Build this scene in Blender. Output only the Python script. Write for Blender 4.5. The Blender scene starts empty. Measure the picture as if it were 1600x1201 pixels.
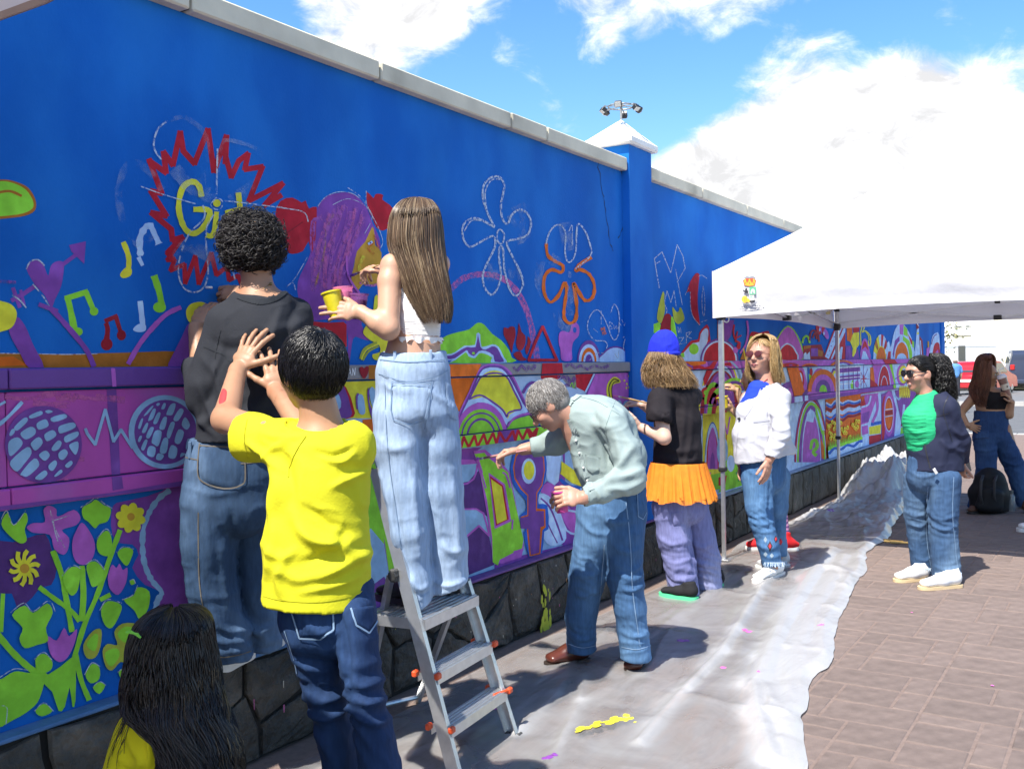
import bpy,bmesh,math,random
import numpy as np
from mathutils import Vector,Matrix
R_=random.Random(7)
SC=bpy.context.scene
COL=SC.collection
rad=math.radians
# ---------------------------------------------------------------- camera
EYE=np.array([0.,0.,1.5]);FPX=35/36*1600
_t,_p,_r=rad(32.02),rad(0.98),rad(1.0)
FW=np.array([math.cos(_t)*math.cos(_p),math.sin(_t)*math.cos(_p),-math.sin(_p)])
_R0=np.array([math.sin(_t),-math.cos(_t),0.]);_U0=np.cross(_R0,FW)
RT=math.cos(_r)*_R0 -math.sin(_r)*_U0;UP=math.cos(_r)*_U0 +math.sin(_r)*_R0
cam=bpy.data.cameras.new('camera');cam.lens=35;cam.sensor_width=36;cam.clip_end=2000;cam.clip_start=.05
camo=bpy.data.objects.new('camera',cam);COL.objects.link(camo)
camo.matrix_world=Matrix(((RT[0],UP[0],-FW[0],0),(RT[1],UP[1],-FW[1],0),(RT[2],UP[2],-FW[2],1.5),(0,0,0,1)))
SC.camera=camo
# ---------------------------------------------------------------- light
SUN_EL,SUN_AZ=rad(57),math.atan2(.06,-1.0)          # direction towards the sun: along -X, almost parallel to the wall
SUND=np.array([math.cos(SUN_EL)*math.cos(SUN_AZ),math.cos(SUN_EL)*math.sin(SUN_AZ),math.sin(SUN_EL)])
sl=bpy.data.lights.new('sun','SUN');sl.energy=3.9;sl.angle=rad(.53);sl.color=(1,.95,.87)
slo=bpy.data.objects.new('sun',sl);COL.objects.link(slo)
slo.rotation_euler=Vector(SUND).to_track_quat('Z','Y').to_euler();slo.location=(-5,0,20)
SC.view_settings.view_transform='Standard';SC.view_settings.look='None'
SC.view_settings.exposure=1.22;SC.view_settings.gamma=1;SC.view_settings.use_curve_mapping=False
SKY_STRENGTH=.15

def ray(x,y):return FW +(x-800)/FPX*RT -(y-600.5)/FPX*UP
def P(x,y,d):return EYE +ray(x,y)*d                  # photo pixel + depth -> world
def gnd(x,y,z=0.):
    r=ray(x,y);return EYE +r*((z-1.5)/r[2])
def onY(x,y,Y):
    r=ray(x,y);return EYE +r*(Y/r[1])
def proj(p):
    q=np.asarray(p,float)-EYE;d=q@FW
    return 800+FPX*(q@RT)/d,600.5-FPX*(q@UP)/d,d
def nz(v):
    v=np.asarray(v,float);return v/max(1e-9,np.linalg.norm(v))

# ---------------------------------------------------------------- materials
MATS={}
def nodes_of(name):
    m=bpy.data.materials.new(name);m.use_nodes=True
    nt=m.node_tree;b=nt.nodes['Principled BSDF'];return m,nt,b
def mat(name,col,rough=.6,var=.12,scale=8.,bump=0.,bscale=60.,metal=0.,spec=.5,island=0.,sub=0.,col2=None,c2scale=3.,c2lo=.45,c2hi=.6,detail=4.,stretch=None,trans=0.,alpha=1.,sheen=0.,coord='Object',bdist=.01):
    """procedural principled material: base colour broken up by noise, optional second colour in blotches, bump"""
    if name in MATS:return MATS[name]
    m,nt,b=nodes_of(name);N,L=nt.nodes,nt.links
    tc=N.new('ShaderNodeTexCoord');src=tc.outputs[coord]
    if stretch:
        mp=N.new('ShaderNodeMapping');mp.inputs['Scale'].default_value=stretch;L.new(src,mp.inputs[0]);src=mp.outputs[0]
    n1=N.new('ShaderNodeTexNoise');n1.inputs['Scale'].default_value=scale;n1.inputs['Detail'].default_value=detail;L.new(src,n1.inputs[0])
    mr=N.new('ShaderNodeMapRange');mr.inputs['From Min'].default_value=.3;mr.inputs['From Max'].default_value=.7
    mr.inputs['To Min'].default_value=1-var;mr.inputs['To Max'].default_value=1+var;L.new(n1.outputs[0],mr.inputs[0])
    base=None
    if col2:
        n2=N.new('ShaderNodeTexNoise');n2.inputs['Scale'].default_value=c2scale;n2.inputs['Detail'].default_value=6;L.new(src,n2.inputs[0])
        cr=N.new('ShaderNodeMapRange');cr.interpolation_type='SMOOTHSTEP';cr.inputs['From Min'].default_value=c2lo;cr.inputs['From Max'].default_value=c2hi;L.new(n2.outputs[0],cr.inputs[0])
        mx=N.new('ShaderNodeMix');mx.data_type='RGBA';mx.inputs[6].default_value=(*col,1);mx.inputs[7].default_value=(*col2,1);L.new(cr.outputs[0],mx.inputs[0]);base=mx.outputs[2]
    ml=N.new('ShaderNodeMix');ml.data_type='RGBA';ml.blend_type='MULTIPLY';ml.inputs[0].default_value=1
    if base:L.new(base,ml.inputs[6])
    else:ml.inputs[6].default_value=(*col,1)
    fac=mr.outputs[0]
    if island:
        g=N.new('ShaderNodeNewGeometry');ir=N.new('ShaderNodeMapRange');ir.inputs['To Min'].default_value=1-island;ir.inputs['To Max'].default_value=1+island
        L.new(g.outputs['Random Per Island'],ir.inputs[0])
        oi=N.new('ShaderNodeObjectInfo');ir2=N.new('ShaderNodeMapRange');ir2.inputs['To Min'].default_value=1-island;ir2.inputs['To Max'].default_value=1+island
        L.new(oi.outputs['Random'],ir2.inputs[0])
        mm=N.new('ShaderNodeMath');mm.operation='MULTIPLY';L.new(ir.outputs[0],mm.inputs[0]);L.new(fac,mm.inputs[1])
        m3=N.new('ShaderNodeMath');m3.operation='MULTIPLY';L.new(ir2.outputs[0],m3.inputs[0]);L.new(mm.outputs[0],m3.inputs[1]);fac=m3.outputs[0]
    L.new(fac,ml.inputs[7]);L.new(ml.outputs[2],b.inputs['Base Color'])
    b.inputs['Roughness'].default_value=rough;b.inputs['Metallic'].default_value=metal;b.inputs['Specular IOR Level'].default_value=spec
    if sub:b.inputs['Subsurface Weight'].default_value=sub;b.inputs['Subsurface Radius'].default_value=(.012,.004,.002)
    if sheen:b.inputs['Sheen Weight'].default_value=sheen
    if trans:b.inputs['Transmission Weight'].default_value=trans
    if alpha <1:b.inputs['Alpha'].default_value=alpha
    if bump:
        nb=N.new('ShaderNodeTexNoise');nb.inputs['Scale'].default_value=bscale;nb.inputs['Detail'].default_value=5;L.new(src,nb.inputs[0])
        bp=N.new('ShaderNodeBump');bp.inputs['Strength'].default_value=bump;bp.inputs['Distance'].default_value=bdist;L.new(nb.outputs[0],bp.inputs['Height']);L.new(bp.outputs[0],b.inputs['Normal'])
    MATS[name]=m;return m

def emis(name,col,s):
    m,nt,b=nodes_of(name);b.inputs['Emission Color'].default_value=(*col,1);b.inputs['Emission Strength'].default_value=s;return m

# ---------------------------------------------------------------- mesh building
class MB:
    def __init__(s):s.v=[];s.f=[];s.m=[]
    def add(s,vs,fs,mi=0):
        o=len(s.v);s.v.extend([tuple(map(float,v)) for v in vs]);s.f.extend([tuple(i+o for i in f) for f in fs]);s.m.extend([mi]*len(fs));return s
    def box(s,c,sz,mi=0,ax=None,bev=0.):
        """box centred at c with full sizes sz, along axes ax; bev chamfers the edges"""
        c=np.asarray(c,float);ax=np.eye(3) if ax is None else np.asarray(ax,float);h=np.asarray(sz,float)/2
        if bev <= 0:
            vs=[c +ax.T@(h*np.array(q)) for q in ((-1,-1,-1),(1,-1,-1),(1,1,-1),(-1,1,-1),(-1,-1,1),(1,-1,1),(1,1,1),(-1,1,1))]
            return s.add(vs,[(0,3,2,1),(4,5,6,7),(0,1,5,4),(1,2,6,5),(2,3,7,6),(3,0,4,7)],mi)
        vs=[];idx={}
        for sx in (-1,1):
            for sy in (-1,1):
                for sz_ in (-1,1):
                    for k in range(3):
                        q=np.array([sx,sy,sz_],float)*h;
                        for j in range(3):
                            if j !=k:q[j] -=bev*np.sign(q[j])
                        idx[(sx,sy,sz_,k)]=len(vs);vs.append(c+ax.T@q)
        fs=[]
        def sg(k,a,b_,s0):# face k=axis sign s0
            return None
        for k in range(3):
            a,b_=[j for j in range(3) if j !=k]
            for s0 in (-1,1):
                q=[]
                for (u,w) in ((-1,-1),(1,-1),(1,1),(-1,1)):
                    t=[0,0,0];t[k]=s0;t[a]=u;t[b_]=w;q.append(idx[(*t,k)])
                flip=(s0 >0) ^ (k ==1)
                fs.append(tuple(q if flip else q[::-1]))
        for k in range(3):
            a,b_=[j for j in range(3) if j !=k]
            for u in (-1,1):
                for w in (-1,1):
                    t0=[0,0,0];t0[a]=u;t0[b_]=w;t1=list(t0);t0[k]=-1;t1[k]=1
                    q=[idx[(*t0,a)],idx[(*t1,a)],idx[(*t1,b_)],idx[(*t0,b_)]]
                    flip=(u*w>0) ^ (k==1)
                    fs.append(tuple(q[::-1] if flip else q))
        for sx in (-1,1):
            for sy in (-1,1):
                for sz_ in (-1,1):
                    q=[idx[(sx,sy,sz_,k)] for k in range(3)]
                    fs.append(tuple(q if sx*sy*sz_>0 else q[::-1]))
        return s.add(vs,fs,mi)
    def bar(s,a,b,w,t,side=(0,0,1),mi=0,bev=0.):
        a=np.asarray(a,float);b=np.asarray(b,float);d=nz(b-a);sd=np.asarray(side,float);sd=nz(sd-d*(sd@d));n=np.cross(d,sd)
        return s.box((a+b)/2,(np.linalg.norm(b-a),w,t),mi,np.array([d,sd,n]),bev)
    def tube(s,pts,r,n=8,mi=0,cap=True,flat=None):
        pts=[np.asarray(p,float) for p in pts];k=len(pts);rs=r if hasattr(r,'__len__') else [r]*k
        d0=nz(pts[1]-pts[0]);u=nz(np.cross(d0,(0,0,1) if abs(d0[2]) <.9 else (1,0,0)));vs=[];fs=[]
        for i,p in enumerate(pts):
            d=nz(pts[min(i+1,k-1)]-pts[max(i-1,0)]);u=nz(u-d*(u@d));w=np.cross(d,u)
            for j in range(n):
                a=2*math.pi*j/n;vs.append(p+rs[i]*(math.cos(a)*u+math.sin(a)*w*(flat or 1)))
        for i in range(k-1):
            for j in range(n):fs.append((i*n+j,i*n+(j+1)%n,(i+1)*n+(j+1)%n,(i+1)*n+j))
        if cap:fs +=[tuple(range(n))[::-1],tuple(range((k-1)*n,k*n))]
        return s.add(vs,fs,mi)
    def lathe(s,c,prof,n=16,mi=0,ax=(0,0,1),ell=1.):
        """profile [(r, h)...] turned about ax through c"""
        ax=nz(ax);u=nz(np.cross(ax,(1,0,0) if abs(ax[0]) <.9 else (0,1,0)));w=np.cross(ax,u);c=np.asarray(c,float);vs=[];fs=[]
        for (r,h) in prof:
            for j in range(n):
                a=2*math.pi*j/n;vs.append(c+ax*h+r*(math.cos(a)*u+math.sin(a)*w*ell))
        for i in range(len(prof)-1):
            for j in range(n):fs.append((i*n+j,i*n+(j+1)%n,(i+1)*n+(j+1)%n,(i+1)*n+j))
        return s.add(vs,fs,mi)
    def poly(s,pts,mi=0):return s.add(pts,[tuple(range(len(pts)))],mi)
    def prism(s,poly,n,t,mi=0):
        """closed planar outline pushed along n by t"""
        n=nz(n)*t;a=[np.asarray(p,float) for p in poly];k=len(a)
        return s.add(a+[p+n for p in a],[tuple(range(k))[::-1],tuple(range(k,2*k))]+[(i,(i+1)%k,(i+1)%k+k,i+k) for i in range(k)],mi)
    def ball(s,c,r,n=10,mi=0,ax=None):
        r=np.asarray(r if hasattr(r,'__len__') else (r,)*3,float);ax=np.eye(3) if ax is None else np.asarray(ax);vs=[];fs=[];m=n//2+1
        for i in range(m+1):
            t=math.pi*i/m
            for j in range(n):
                a=2*math.pi*j/n;vs.append(np.asarray(c)+ax.T@(r*np.array([math.sin(t)*math.cos(a),math.sin(t)*math.sin(a),math.cos(t)])))
        for i in range(m):
            for j in range(n):fs.append((i*n+j,(i+1)*n+j,(i+1)*n+(j+1)%n,i*n+(j+1)%n))
        return s.add(vs,fs,mi)
    def mesh(s,name,mats,off=(0,0,0),smooth=False):
        me=bpy.data.meshes.new(name);o=np.asarray(off,float)
        me.from_pydata([tuple(np.array(v)-o) for v in s.v],[],s.f)
        for m in (mats if isinstance(mats,(list,tuple)) else [mats]):me.materials.append(m)
        if any(s.m):me.polygons.foreach_set('material_index',s.m)
        if smooth:me.polygons.foreach_set('use_smooth',[True]*len(s.f));
        me.update();return me

def wpos(o):
    p=Vector((0,0,0))
    while o is not None:p=p+o.location;o=o.parent
    return np.array(p)
def link(name,me,parent=None,loc=None):
    o=bpy.data.objects.new(name,me);COL.objects.link(o)
    if loc is not None:o.location=tuple(map(float,loc))
    if parent is not None:o.parent=parent
    return o
def tag(o,label=None,cat=None,group=None,kind=None):
    if label:o['label']=label
    if cat:o['category']=cat
    if group:o['group']=group
    if kind:o['kind']=kind
    return o
def thing(name,label,cat,loc,group=None):
    return tag(link(name,None,None,loc),label,cat,group)
def part(name,mb,mats,parent,smooth=False,label=None,kind=None,autosmooth=None):
    me=mb.mesh(name,mats,wpos(parent),smooth)
    if autosmooth:shade_auto(me,autosmooth)
    return tag(link(name,me,parent),label,None,None,kind)
def solo(name,mb,mats,loc,label=None,cat=None,group=None,kind=None,smooth=False,autosmooth=None):
    me=mb.mesh(name,mats,loc,smooth)
    if autosmooth:shade_auto(me,autosmooth)
    return tag(link(name,me,None,loc),label,cat,group,kind)
def shade_auto(me,ang):
    me.polygons.foreach_set('use_smooth',[True]*len(me.polygons));me.set_sharp_from_angle(angle=rad(ang))
def dup(o,loc=None,rotz=0.,label=None,parent=None):
    c=o.copy();COL.objects.link(c)
    if parent is not None:c.parent=parent
    else:
        c.location=loc;c.rotation_euler=(0,0,rotz)
        if label:c['label']=label
    for ch in list(o.children):dup(ch,parent=c)
    return c
def spline(pts,n=6,closed=False):
    """Catmull-Rom through 2-D or 3-D points"""
    p=np.asarray(pts,float);k=len(p);out=[]
    if k <3:return p
    rng=range(k if closed else k-1)
    for i in rng:
        a,b,c,d=(p[(i-1)%k],p[i],p[(i+1)%k],p[(i+2)%k]) if closed else (p[max(i-1,0)],p[i],p[i+1],p[min(i+2,k-1)])
        for t in np.arange(n)/n:out.append(.5*((2*b)+(-a+c)*t+(2*a-5*b+4*c-d)*t*t+(-a+3*b-3*c+d)*t**3))
    if not closed:out.append(p[-1])
    return np.array(out)

# ---------------------------------------------------------------- numpy noise
_rng=np.random.RandomState(3);_LAT=_rng.rand(32,32,32)
def vnoise(p,seed=0):
    """smooth value noise in -1..1 at points p (N,3)"""
    p=p+seed*7.31;i=np.floor(p).astype(int);f=p-i;f=f*f*(3-2*f);i &= 31;j=(i+1) & 31
    L=_LAT;x0,y0,z0=i.T;x1,y1,z1=j.T;fx,fy,fz=f.T
    a=L[x0,y0,z0]*(1-fx)+L[x1,y0,z0]*fx;b=L[x0,y1,z0]*(1-fx)+L[x1,y1,z0]*fx
    c=L[x0,y0,z1]*(1-fx)+L[x1,y0,z1]*fx;d=L[x0,y1,z1]*(1-fx)+L[x1,y1,z1]*fx
    return ((a*(1-fy)+b*fy)*(1-fz)+(c*(1-fy)+d*fy)*fz)*2-1
def fbm(p,o=3,seed=0):return sum(vnoise(p*2**k,seed+k)/2**k for k in range(o))
# ================================================================ sky
def make_world():
    w=bpy.data.worlds.new('World');SC.world=w;w.use_nodes=True
    nt=w.node_tree;N,L=nt.nodes,nt.links;N.clear()
    out=N.new('ShaderNodeOutputWorld');bg=N.new('ShaderNodeBackground');bg.inputs[1].default_value=SKY_STRENGTH
    sky=N.new('ShaderNodeTexSky');sky.sky_type='NISHITA';sky.sun_disc=False;sky.sun_elevation=SUN_EL
    sky.sun_rotation=math.atan2(SUND[0],SUND[1]);sky.air_density=1.0;sky.dust_density=.6;sky.ozone_density=1.6
    tc=N.new('ShaderNodeTexCoord')
    def math_(op,a,b=None,clamp=False):
        n=N.new('ShaderNodeMath');n.operation=op;n.use_clamp=clamp
        for i,q in enumerate((a,b)):
            if q is None:continue
            if isinstance(q,(int,float)):n.inputs[i].default_value=q
            else:L.new(q,n.inputs[i])
        return n.outputs[0]
    mp=N.new('ShaderNodeMapping');mp.inputs['Scale'].default_value=(1,1,1.7);L.new(tc.outputs['Generated'],mp.inputs[0])
    def noise(sc,det,dist=0.,rough=.55):
        n=N.new('ShaderNodeTexNoise');n.inputs['Scale'].default_value=sc;n.inputs['Detail'].default_value=det
        n.inputs['Roughness'].default_value=rough;n.inputs['Distortion'].default_value=dist;L.new(mp.outputs[0],n.inputs[0]);return n.outputs[0]
    n1=noise(5,9,.4,.6);n2=noise(17,9,.5,.65)
    lob=None
    # cumulus bank over the far end of the street and loose cloud higher up: (pixel x, y, radius px, weight)
    for x,y,r,wt in ((1290,290,250,.5),(1430,270,190,.42),(1130,320,190,.45),(1350,430,340,.45),(1050,320,110,.25),(1540,360,170,.25),
                        (610,0,190,.26),(560,-80,200,.28),(700,-120,180,.26),(960,-10,120,.22),(1200,0,160,.26),(1060,-100,200,.28),(850,205,100,.3),(810,80,60,.12),
                        (930,85,60,.14),(1470,20,110,.12),(1590,150,80,.16)):
        c=nz(ray(x,y));a=r/FPX
        vm=N.new('ShaderNodeVectorMath');vm.operation='DOT_PRODUCT';vm.inputs[1].default_value=tuple(c);L.new(tc.outputs['Generated'],vm.inputs[0])
        mr=N.new('ShaderNodeMapRange');mr.interpolation_type='SMOOTHSTEP';mr.inputs['From Min'].default_value=math.cos(a);mr.inputs['From Max'].default_value=math.cos(a*.15)
        mr.inputs['To Max'].default_value=wt;L.new(vm.outputs['Value'],mr.inputs[0])
        lob=mr.outputs[0] if lob is None else math_('ADD',lob,mr.outputs[0])
    lob=math_('MINIMUM',lob,.75)
    d=math_('ADD',math_('ADD',math_('MULTIPLY',n1,.95),math_('MULTIPLY',n2,.55)),lob)
    mr=N.new('ShaderNodeMapRange');mr.interpolation_type='SMOOTHSTEP';mr.inputs['From Min'].default_value=.95;mr.inputs['From Max'].default_value=1.27;L.new(d,mr.inputs[0])
    sep=N.new('ShaderNodeSeparateXYZ');L.new(tc.outputs['Generated'],sep.inputs[0])
    up=N.new('ShaderNodeMapRange');up.inputs['From Min'].default_value=-.02;up.inputs['From Max'].default_value=.05;L.new(sep.outputs[2],up.inputs[0])
    fac=math_('MULTIPLY',mr.outputs[0],up.outputs[0])
    cc=N.new('ShaderNodeMapRange');cc.inputs['From Min'].default_value=.35;cc.inputs['From Max'].default_value=.65;cc.inputs['To Min'].default_value=2.5;cc.inputs['To Max'].default_value=4.6;L.new(n2,cc.inputs[0])
    cm=N.new('ShaderNodeCombineColor');L.new(cc.outputs[0],cm.inputs[0]);L.new(cc.outputs[0],cm.inputs[1]);L.new(math_('MULTIPLY',cc.outputs[0],1.02),cm.inputs[2])
    hs=N.new('ShaderNodeHueSaturation');hs.inputs['Saturation'].default_value=1.3;hs.inputs['Value'].default_value=.74;L.new(sky.outputs[0],hs.inputs['Color'])
    mx=N.new('ShaderNodeMix');mx.data_type='RGBA';L.new(fac,mx.inputs[0]);L.new(hs.outputs[0],mx.inputs[6]);L.new(cm.outputs[0],mx.inputs[7])
    L.new(mx.outputs[2],bg.inputs[0]);L.new(bg.outputs[0],out.inputs[0])
make_world()

# ================================================================ ground
M_mortar=mat('sandy mortar',(.195,.142,.118),.95,.15,30,.3,120)
M_paver=mat('worn paver',(.165,.124,.106),.85,.18,14,.35,180,island=.09,col2=(.125,.095,.082),c2scale=2.2,c2lo=.5,c2hi=.75,bdist=.004)
M_asph=mat('asphalt',(.12,.12,.122),.9,.15,3,.3,150)
M_kerb=mat('pale kerb concrete',(.42,.40,.37),.85,.1,6,.2,80)
M_far=mat('dusty earth',(.30,.26,.21),.95,.15,.5)
M_white=mat('white road paint',(.75,.75,.73),.7,.1,8)
def flat(name,x0,x1,y0,y1,z,m,kind='structure',label=None):
    b=MB().poly([(x0,y0,z),(x1,y0,z),(x1,y1,z),(x0,y1,z)]);return solo(name,b,m,((x0+x1)/2,(y0+y1)/2,z),label,None,None,kind)
flat('ground',-900,900,-900,900,-.16,M_far)
b=MB().box((6.0,-8,-.067),(32.0,40,.128));pavement=solo('pavement',b,M_mortar,(6,-8,-.008),kind='structure')
flat('road',22.35,38.2,-80,80,-.13,M_asph)
b=MB()
for k in range(60):b.box((22.18,-28+k*.8,-.07),(.34,.79,.14),bev=.012)
part('kerb_stone',b,M_kerb,pavement,kind='stuff')
b=MB().box((45.2,-8,-.07),(13.1,120,.13));solo('parking_area',b,mat('parking asphalt',(.16,.16,.16),.9,.1,2),(45,-8,-.01),kind='structure')
b=MB().box((38.45,-8,-.06),(.3,120,.16));solo('far_kerb',b,M_kerb,(38.45,-8,-.06),kind='structure')
b=MB().poly([(22.9,-40,-.124),(23.1,-40,-.124),(23.1,20,-.124),(22.9,20,-.124)]);solo('road_marking',b,M_white,(23,-10,-.124),kind='structure')

# plastic edge as a function of X (from the wall outwards)
EDGE=np.array([[0.,.55],[2.2,.75],[3.2,.93],[3.69,1.03],[4.15,1.2],[4.55,1.27],[5.1,1.30],[5.8,1.47],[6.5,1.55],[7.08,1.60],[8.05,1.76],[8.9,1.78],[9.99,1.92],[11.5,2.1],[13.2,2.43],[13.6,2.7]])
def edgeY(X):return np.interp(X,EDGE[:,0],EDGE[:,1])
# pavers: random modular bond on a 0.105 m grid
def build_pavers():
    u=.122;x0,y0=2.9,-3.0;nx,ny=int(13.0/u),int(5.84/u);occ=np.zeros((nx,ny),bool);rr=random.Random(11);cells=[]
    sizes=[(2,3),(2,3),(2,2),(1,3),(2,2),(1,2),(3,3),(2,1),(1,2),(2,3)]
    for i in range(nx):
        for j in range(ny):
            if occ[i,j]:continue
            for sx,sy in sorted(sizes,key=lambda q:rr.random()) +[(1,1)]:
                if i+sx <= nx and j+sy <= ny and not occ[i:i+sx,j:j+sy].any():
                    occ[i:i+sx,j:j+sy]=True;cells.append((x0+i*u,y0+j*u,sx*u,sy*u));break
    near,rest=[],[]
    for c in cells:
        cx,cy=c[0]+c[2]/2,c[1]+c[3]/2
        px,py,d=proj((cx,cy,0))
        if cy >edgeY(cx)+.25:rest.append(c);continue
        if d <.5:continue
        if -20 <px <1640 and -20 <py <1240:near.append((d*(1.0 if cy <edgeY(cx)-.1 else 1.6),c))
        elif px <2300:rest.append(c)
    near.sort(key=lambda q:q[0]);rest +=[c for _,c in near[290:]];cache={}
    def one(mb,c,var=0):
        x,y,sx,sy=c;g=.0045
        ax,bx,ay,by=x+g,x+sx-g,y+g,y+sy-g;q=random.Random(hash((round(x,2),round(y,2),var)))
        dz=[q.uniform(-.0025,.0015) for _ in range(4)];e=.006
        vs=[(ax,ay,-.012),(bx,ay,-.012),(bx,by,-.012),(ax,by,-.012),(ax,ay,-.004),(bx,ay,-.004),(bx,by,-.004),(ax,by,-.004),
              (ax+e,ay+e,dz[0]),(bx-e,ay+e,dz[1]),(bx-e,by-e,dz[2]),(ax+e,by-e,dz[3])]
        fs=[(8,9,10,11)]
        for k in range(4):fs +=[(k,(k+1)%4,(k+1)%4+4,k+4),(k+4,(k+1)%4+4,(k+1)%4+8,k+8)]
        mb.add(vs,fs)
    for _,c in near[:290]:
        key=(round(c[2]/u),round(c[3]/u),int(c[0]*1000) % 3)
        if key not in cache:
            mb=MB();one(mb,(0,0,c[2],c[3]),key[2]);cache[key]=mb.mesh('paver',M_paver)
        o=link('paver',cache[key],pavement);o.location=tuple(np.array((c[0],c[1],0))-wpos(pavement))
    mb=MB()
    for c in rest:one(mb,c)
    part('paver_field',mb,M_paver,pavement,kind='stuff')
build_pavers()

# ================================================================ mural wall
WY,BY,PY,SY_,LY,STY=2.95,2.905,2.928,2.908,2.95,2.87
ZB0,ZB1,ZP0,ZS0,ZL0=1.458,1.524,1.16,1.093,.40
M_blue=mat('blue masonry paint',(.004,.118,.48),.8,.10,1.6,.35,90,spec=.2,col2=(.012,.165,.56),c2scale=2.0,c2lo=.36,c2hi=.70,bdist=.006,stretch=(1.2,1,.75))
M_cop=mat('grey cement coping',(.66,.60,.46),.8,.12,5,.3,50,col2=(.40,.36,.27),c2scale=2.2,c2lo=.52,c2hi=.75)
M_whitecem=mat('white cement',(.80,.79,.75),.8,.05,5,.15,50,col2=(.62,.6,.55),c2scale=6,c2lo=.6,c2hi=.75)
M_purp=mat('purple paint',(.15,.05,.30),.6,.10,6,.3,90,bdist=.004)
M_grey=mat('grey paint',(.25,.24,.25),.65,.10,6,.3,90,bdist=.004)
M_orch=mat('orchid paint',(.42,.095,.42),.6,.12,5,.3,90,col2=(.48,.07,.40),c2scale=3,bdist=.004)
M_stone=mat('dark basalt',(.040,.039,.035),.7,.4,9,.9,30,island=.35,col2=(.10,.086,.070),c2scale=5,c2lo=.48,c2hi=.72,bdist=.03)
M_stone2=mat('bounce-lit basalt slab',(.085,.083,.072),.8,.3,8,.7,40,island=.2,col2=(.045,.043,.038),c2scale=4,c2lo=.5,c2hi=.7,bdist=.012)  # paler than the near basalt: bounced light and haze put into the colour
M_mort=mat('dark joint mortar',(.018,.017,.016),.95,.3,20,.5,70)
XW0,XP0,XP1,XW1=-3.0,6.17,6.54,19.55
wall=thing('painted_wall','long blue boundary wall covered in a colourful half-finished mural, on a dark stone base','wall',(8,3.05,0))
for a,b_ in ((XW0,XP0),(XP1,XW1)):
    q=MB().box(((a+b_)/2,(WY+3.22)/2,1.61),(b_-a,3.22-WY,2.42));part('wall_panel',q,M_blue,wall)
q=MB().box(((XW0+XW1)/2,(2.895+3.2)/2,.2),(XW1-XW0,.305,.398));part('plinth_core',q,M_mort,wall)
# plinth top, one painted strip
LEDGE_COL=[(XW0,3.05,(.07,.17,.36)),(3.05,7.3,(.17,.07,.27)),(7.3,XW1,(.22,.30,.45))]
for k,(a,b_,c) in enumerate(LEDGE_COL):
    q=MB().box(((a+b_)/2,(2.878+WY)/2,.404),(b_-a-.003,WY-2.878,.014),bev=.004)
    part('plinth_ledge',q,mat('ledge paint %d' % k,c,.7,.2,12,.4,60),wall)
# coping stones, joints read off the photograph
jx=[float(onY(x,y,2.9)[0]) for x,y in ((300,10),(595,105),(800,185),(856,205))]
joints=[XW0+.3*k*3.2 for k in range(0,5)] +jx +[XP0-.005]
joints2=[XP1+.005] +[float(onY(x,y,2.9)[0]) for x,y in ((1098,305),(1168,335),(1225,357))]
while joints2[-1] <XW1-.9:joints2.append(joints2[-1]+1.22)
joints2[-1]=XW1
cop_parts=[]
for jj in (sorted(joints),joints2):
    for a,b_ in zip(jj[:-1],jj[1:]):
        if b_-a <.1:continue
        q=MB().box(((a+b_)/2,(2.9+3.27)/2,2.8625+R_.uniform(-.002,.002)),(b_-a-.012,3.27-2.9,.085),bev=.007)
        q.box((b_-.006,3.09,2.858),(.016,.34,.066),1)
        part('coping_stone',q,[M_cop,M_mort],wall)
pil=part('pillar',MB().box(((XP0+XP1)/2,(2.894+3.19)/2,1.697),(XP1-XP0-.004,3.19-2.894,2.60)),M_blue,wall)
cx,cy=(XP0+XP1)/2,3.035
q=MB().box((cx,cy,3.026),(.46,.36,.056),bev=.012)
h=.165;vs=[(cx-.215,cy-.165,3.054),(cx+.215,cy-.165,3.054),(cx+.215,cy+.165,3.054),(cx-.215,cy+.165,3.054),(cx,cy,3.054+h)]
q.add(vs,[(0,1,4),(1,2,4),(2,3,4),(3,0,4)]);part('pillar_cap',q,M_whitecem,pil)
pil2=part('pillar',MB().box((XW1-.16,(2.925+3.3)/2,1.46),(.36,3.3-2.925,2.9)),M_blue,wall)
# cracks in the render near the pillar
def ribbon(mb,pts,w,mi=0,nrm=(0,-1,0),jit=0.,seed=1):
    p=np.asarray(pts,float);k=len(p);n=np.asarray(nrm,float);rr=random.Random(seed);L_,R2=[],[]
    for i in range(k):
        d=nz(p[min(i+1,k-1)]-p[max(i-1,0)]);s=np.cross(n,d);ww=(w if not hasattr(w,'__len__') else w[i])*(1+jit*rr.uniform(-1,1))/2
        L_.append(p[i]+s*ww);R2.append(p[i]-s*ww)
    mb.add(L_+R2,[(i,i+1,k+i+1,k+i) for i in range(k-1)],mi)
for pts in ([(934,255),(942,300),(944,315),(950,350),(953,378),(958,392)],[(968,262),(977,300),(975,345),(966,372)]):
    q=MB();ribbon(q,[onY(x+R_.uniform(-1.5,1.5),y,WY-.0012) for x,y in spline(pts,5)],.008,jit=.7);part('render_crack',q,mat('dark crack line',(.01,.04,.13),.9),wall)  # cracks drawn as dark blue ribbons on the wall face
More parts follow.
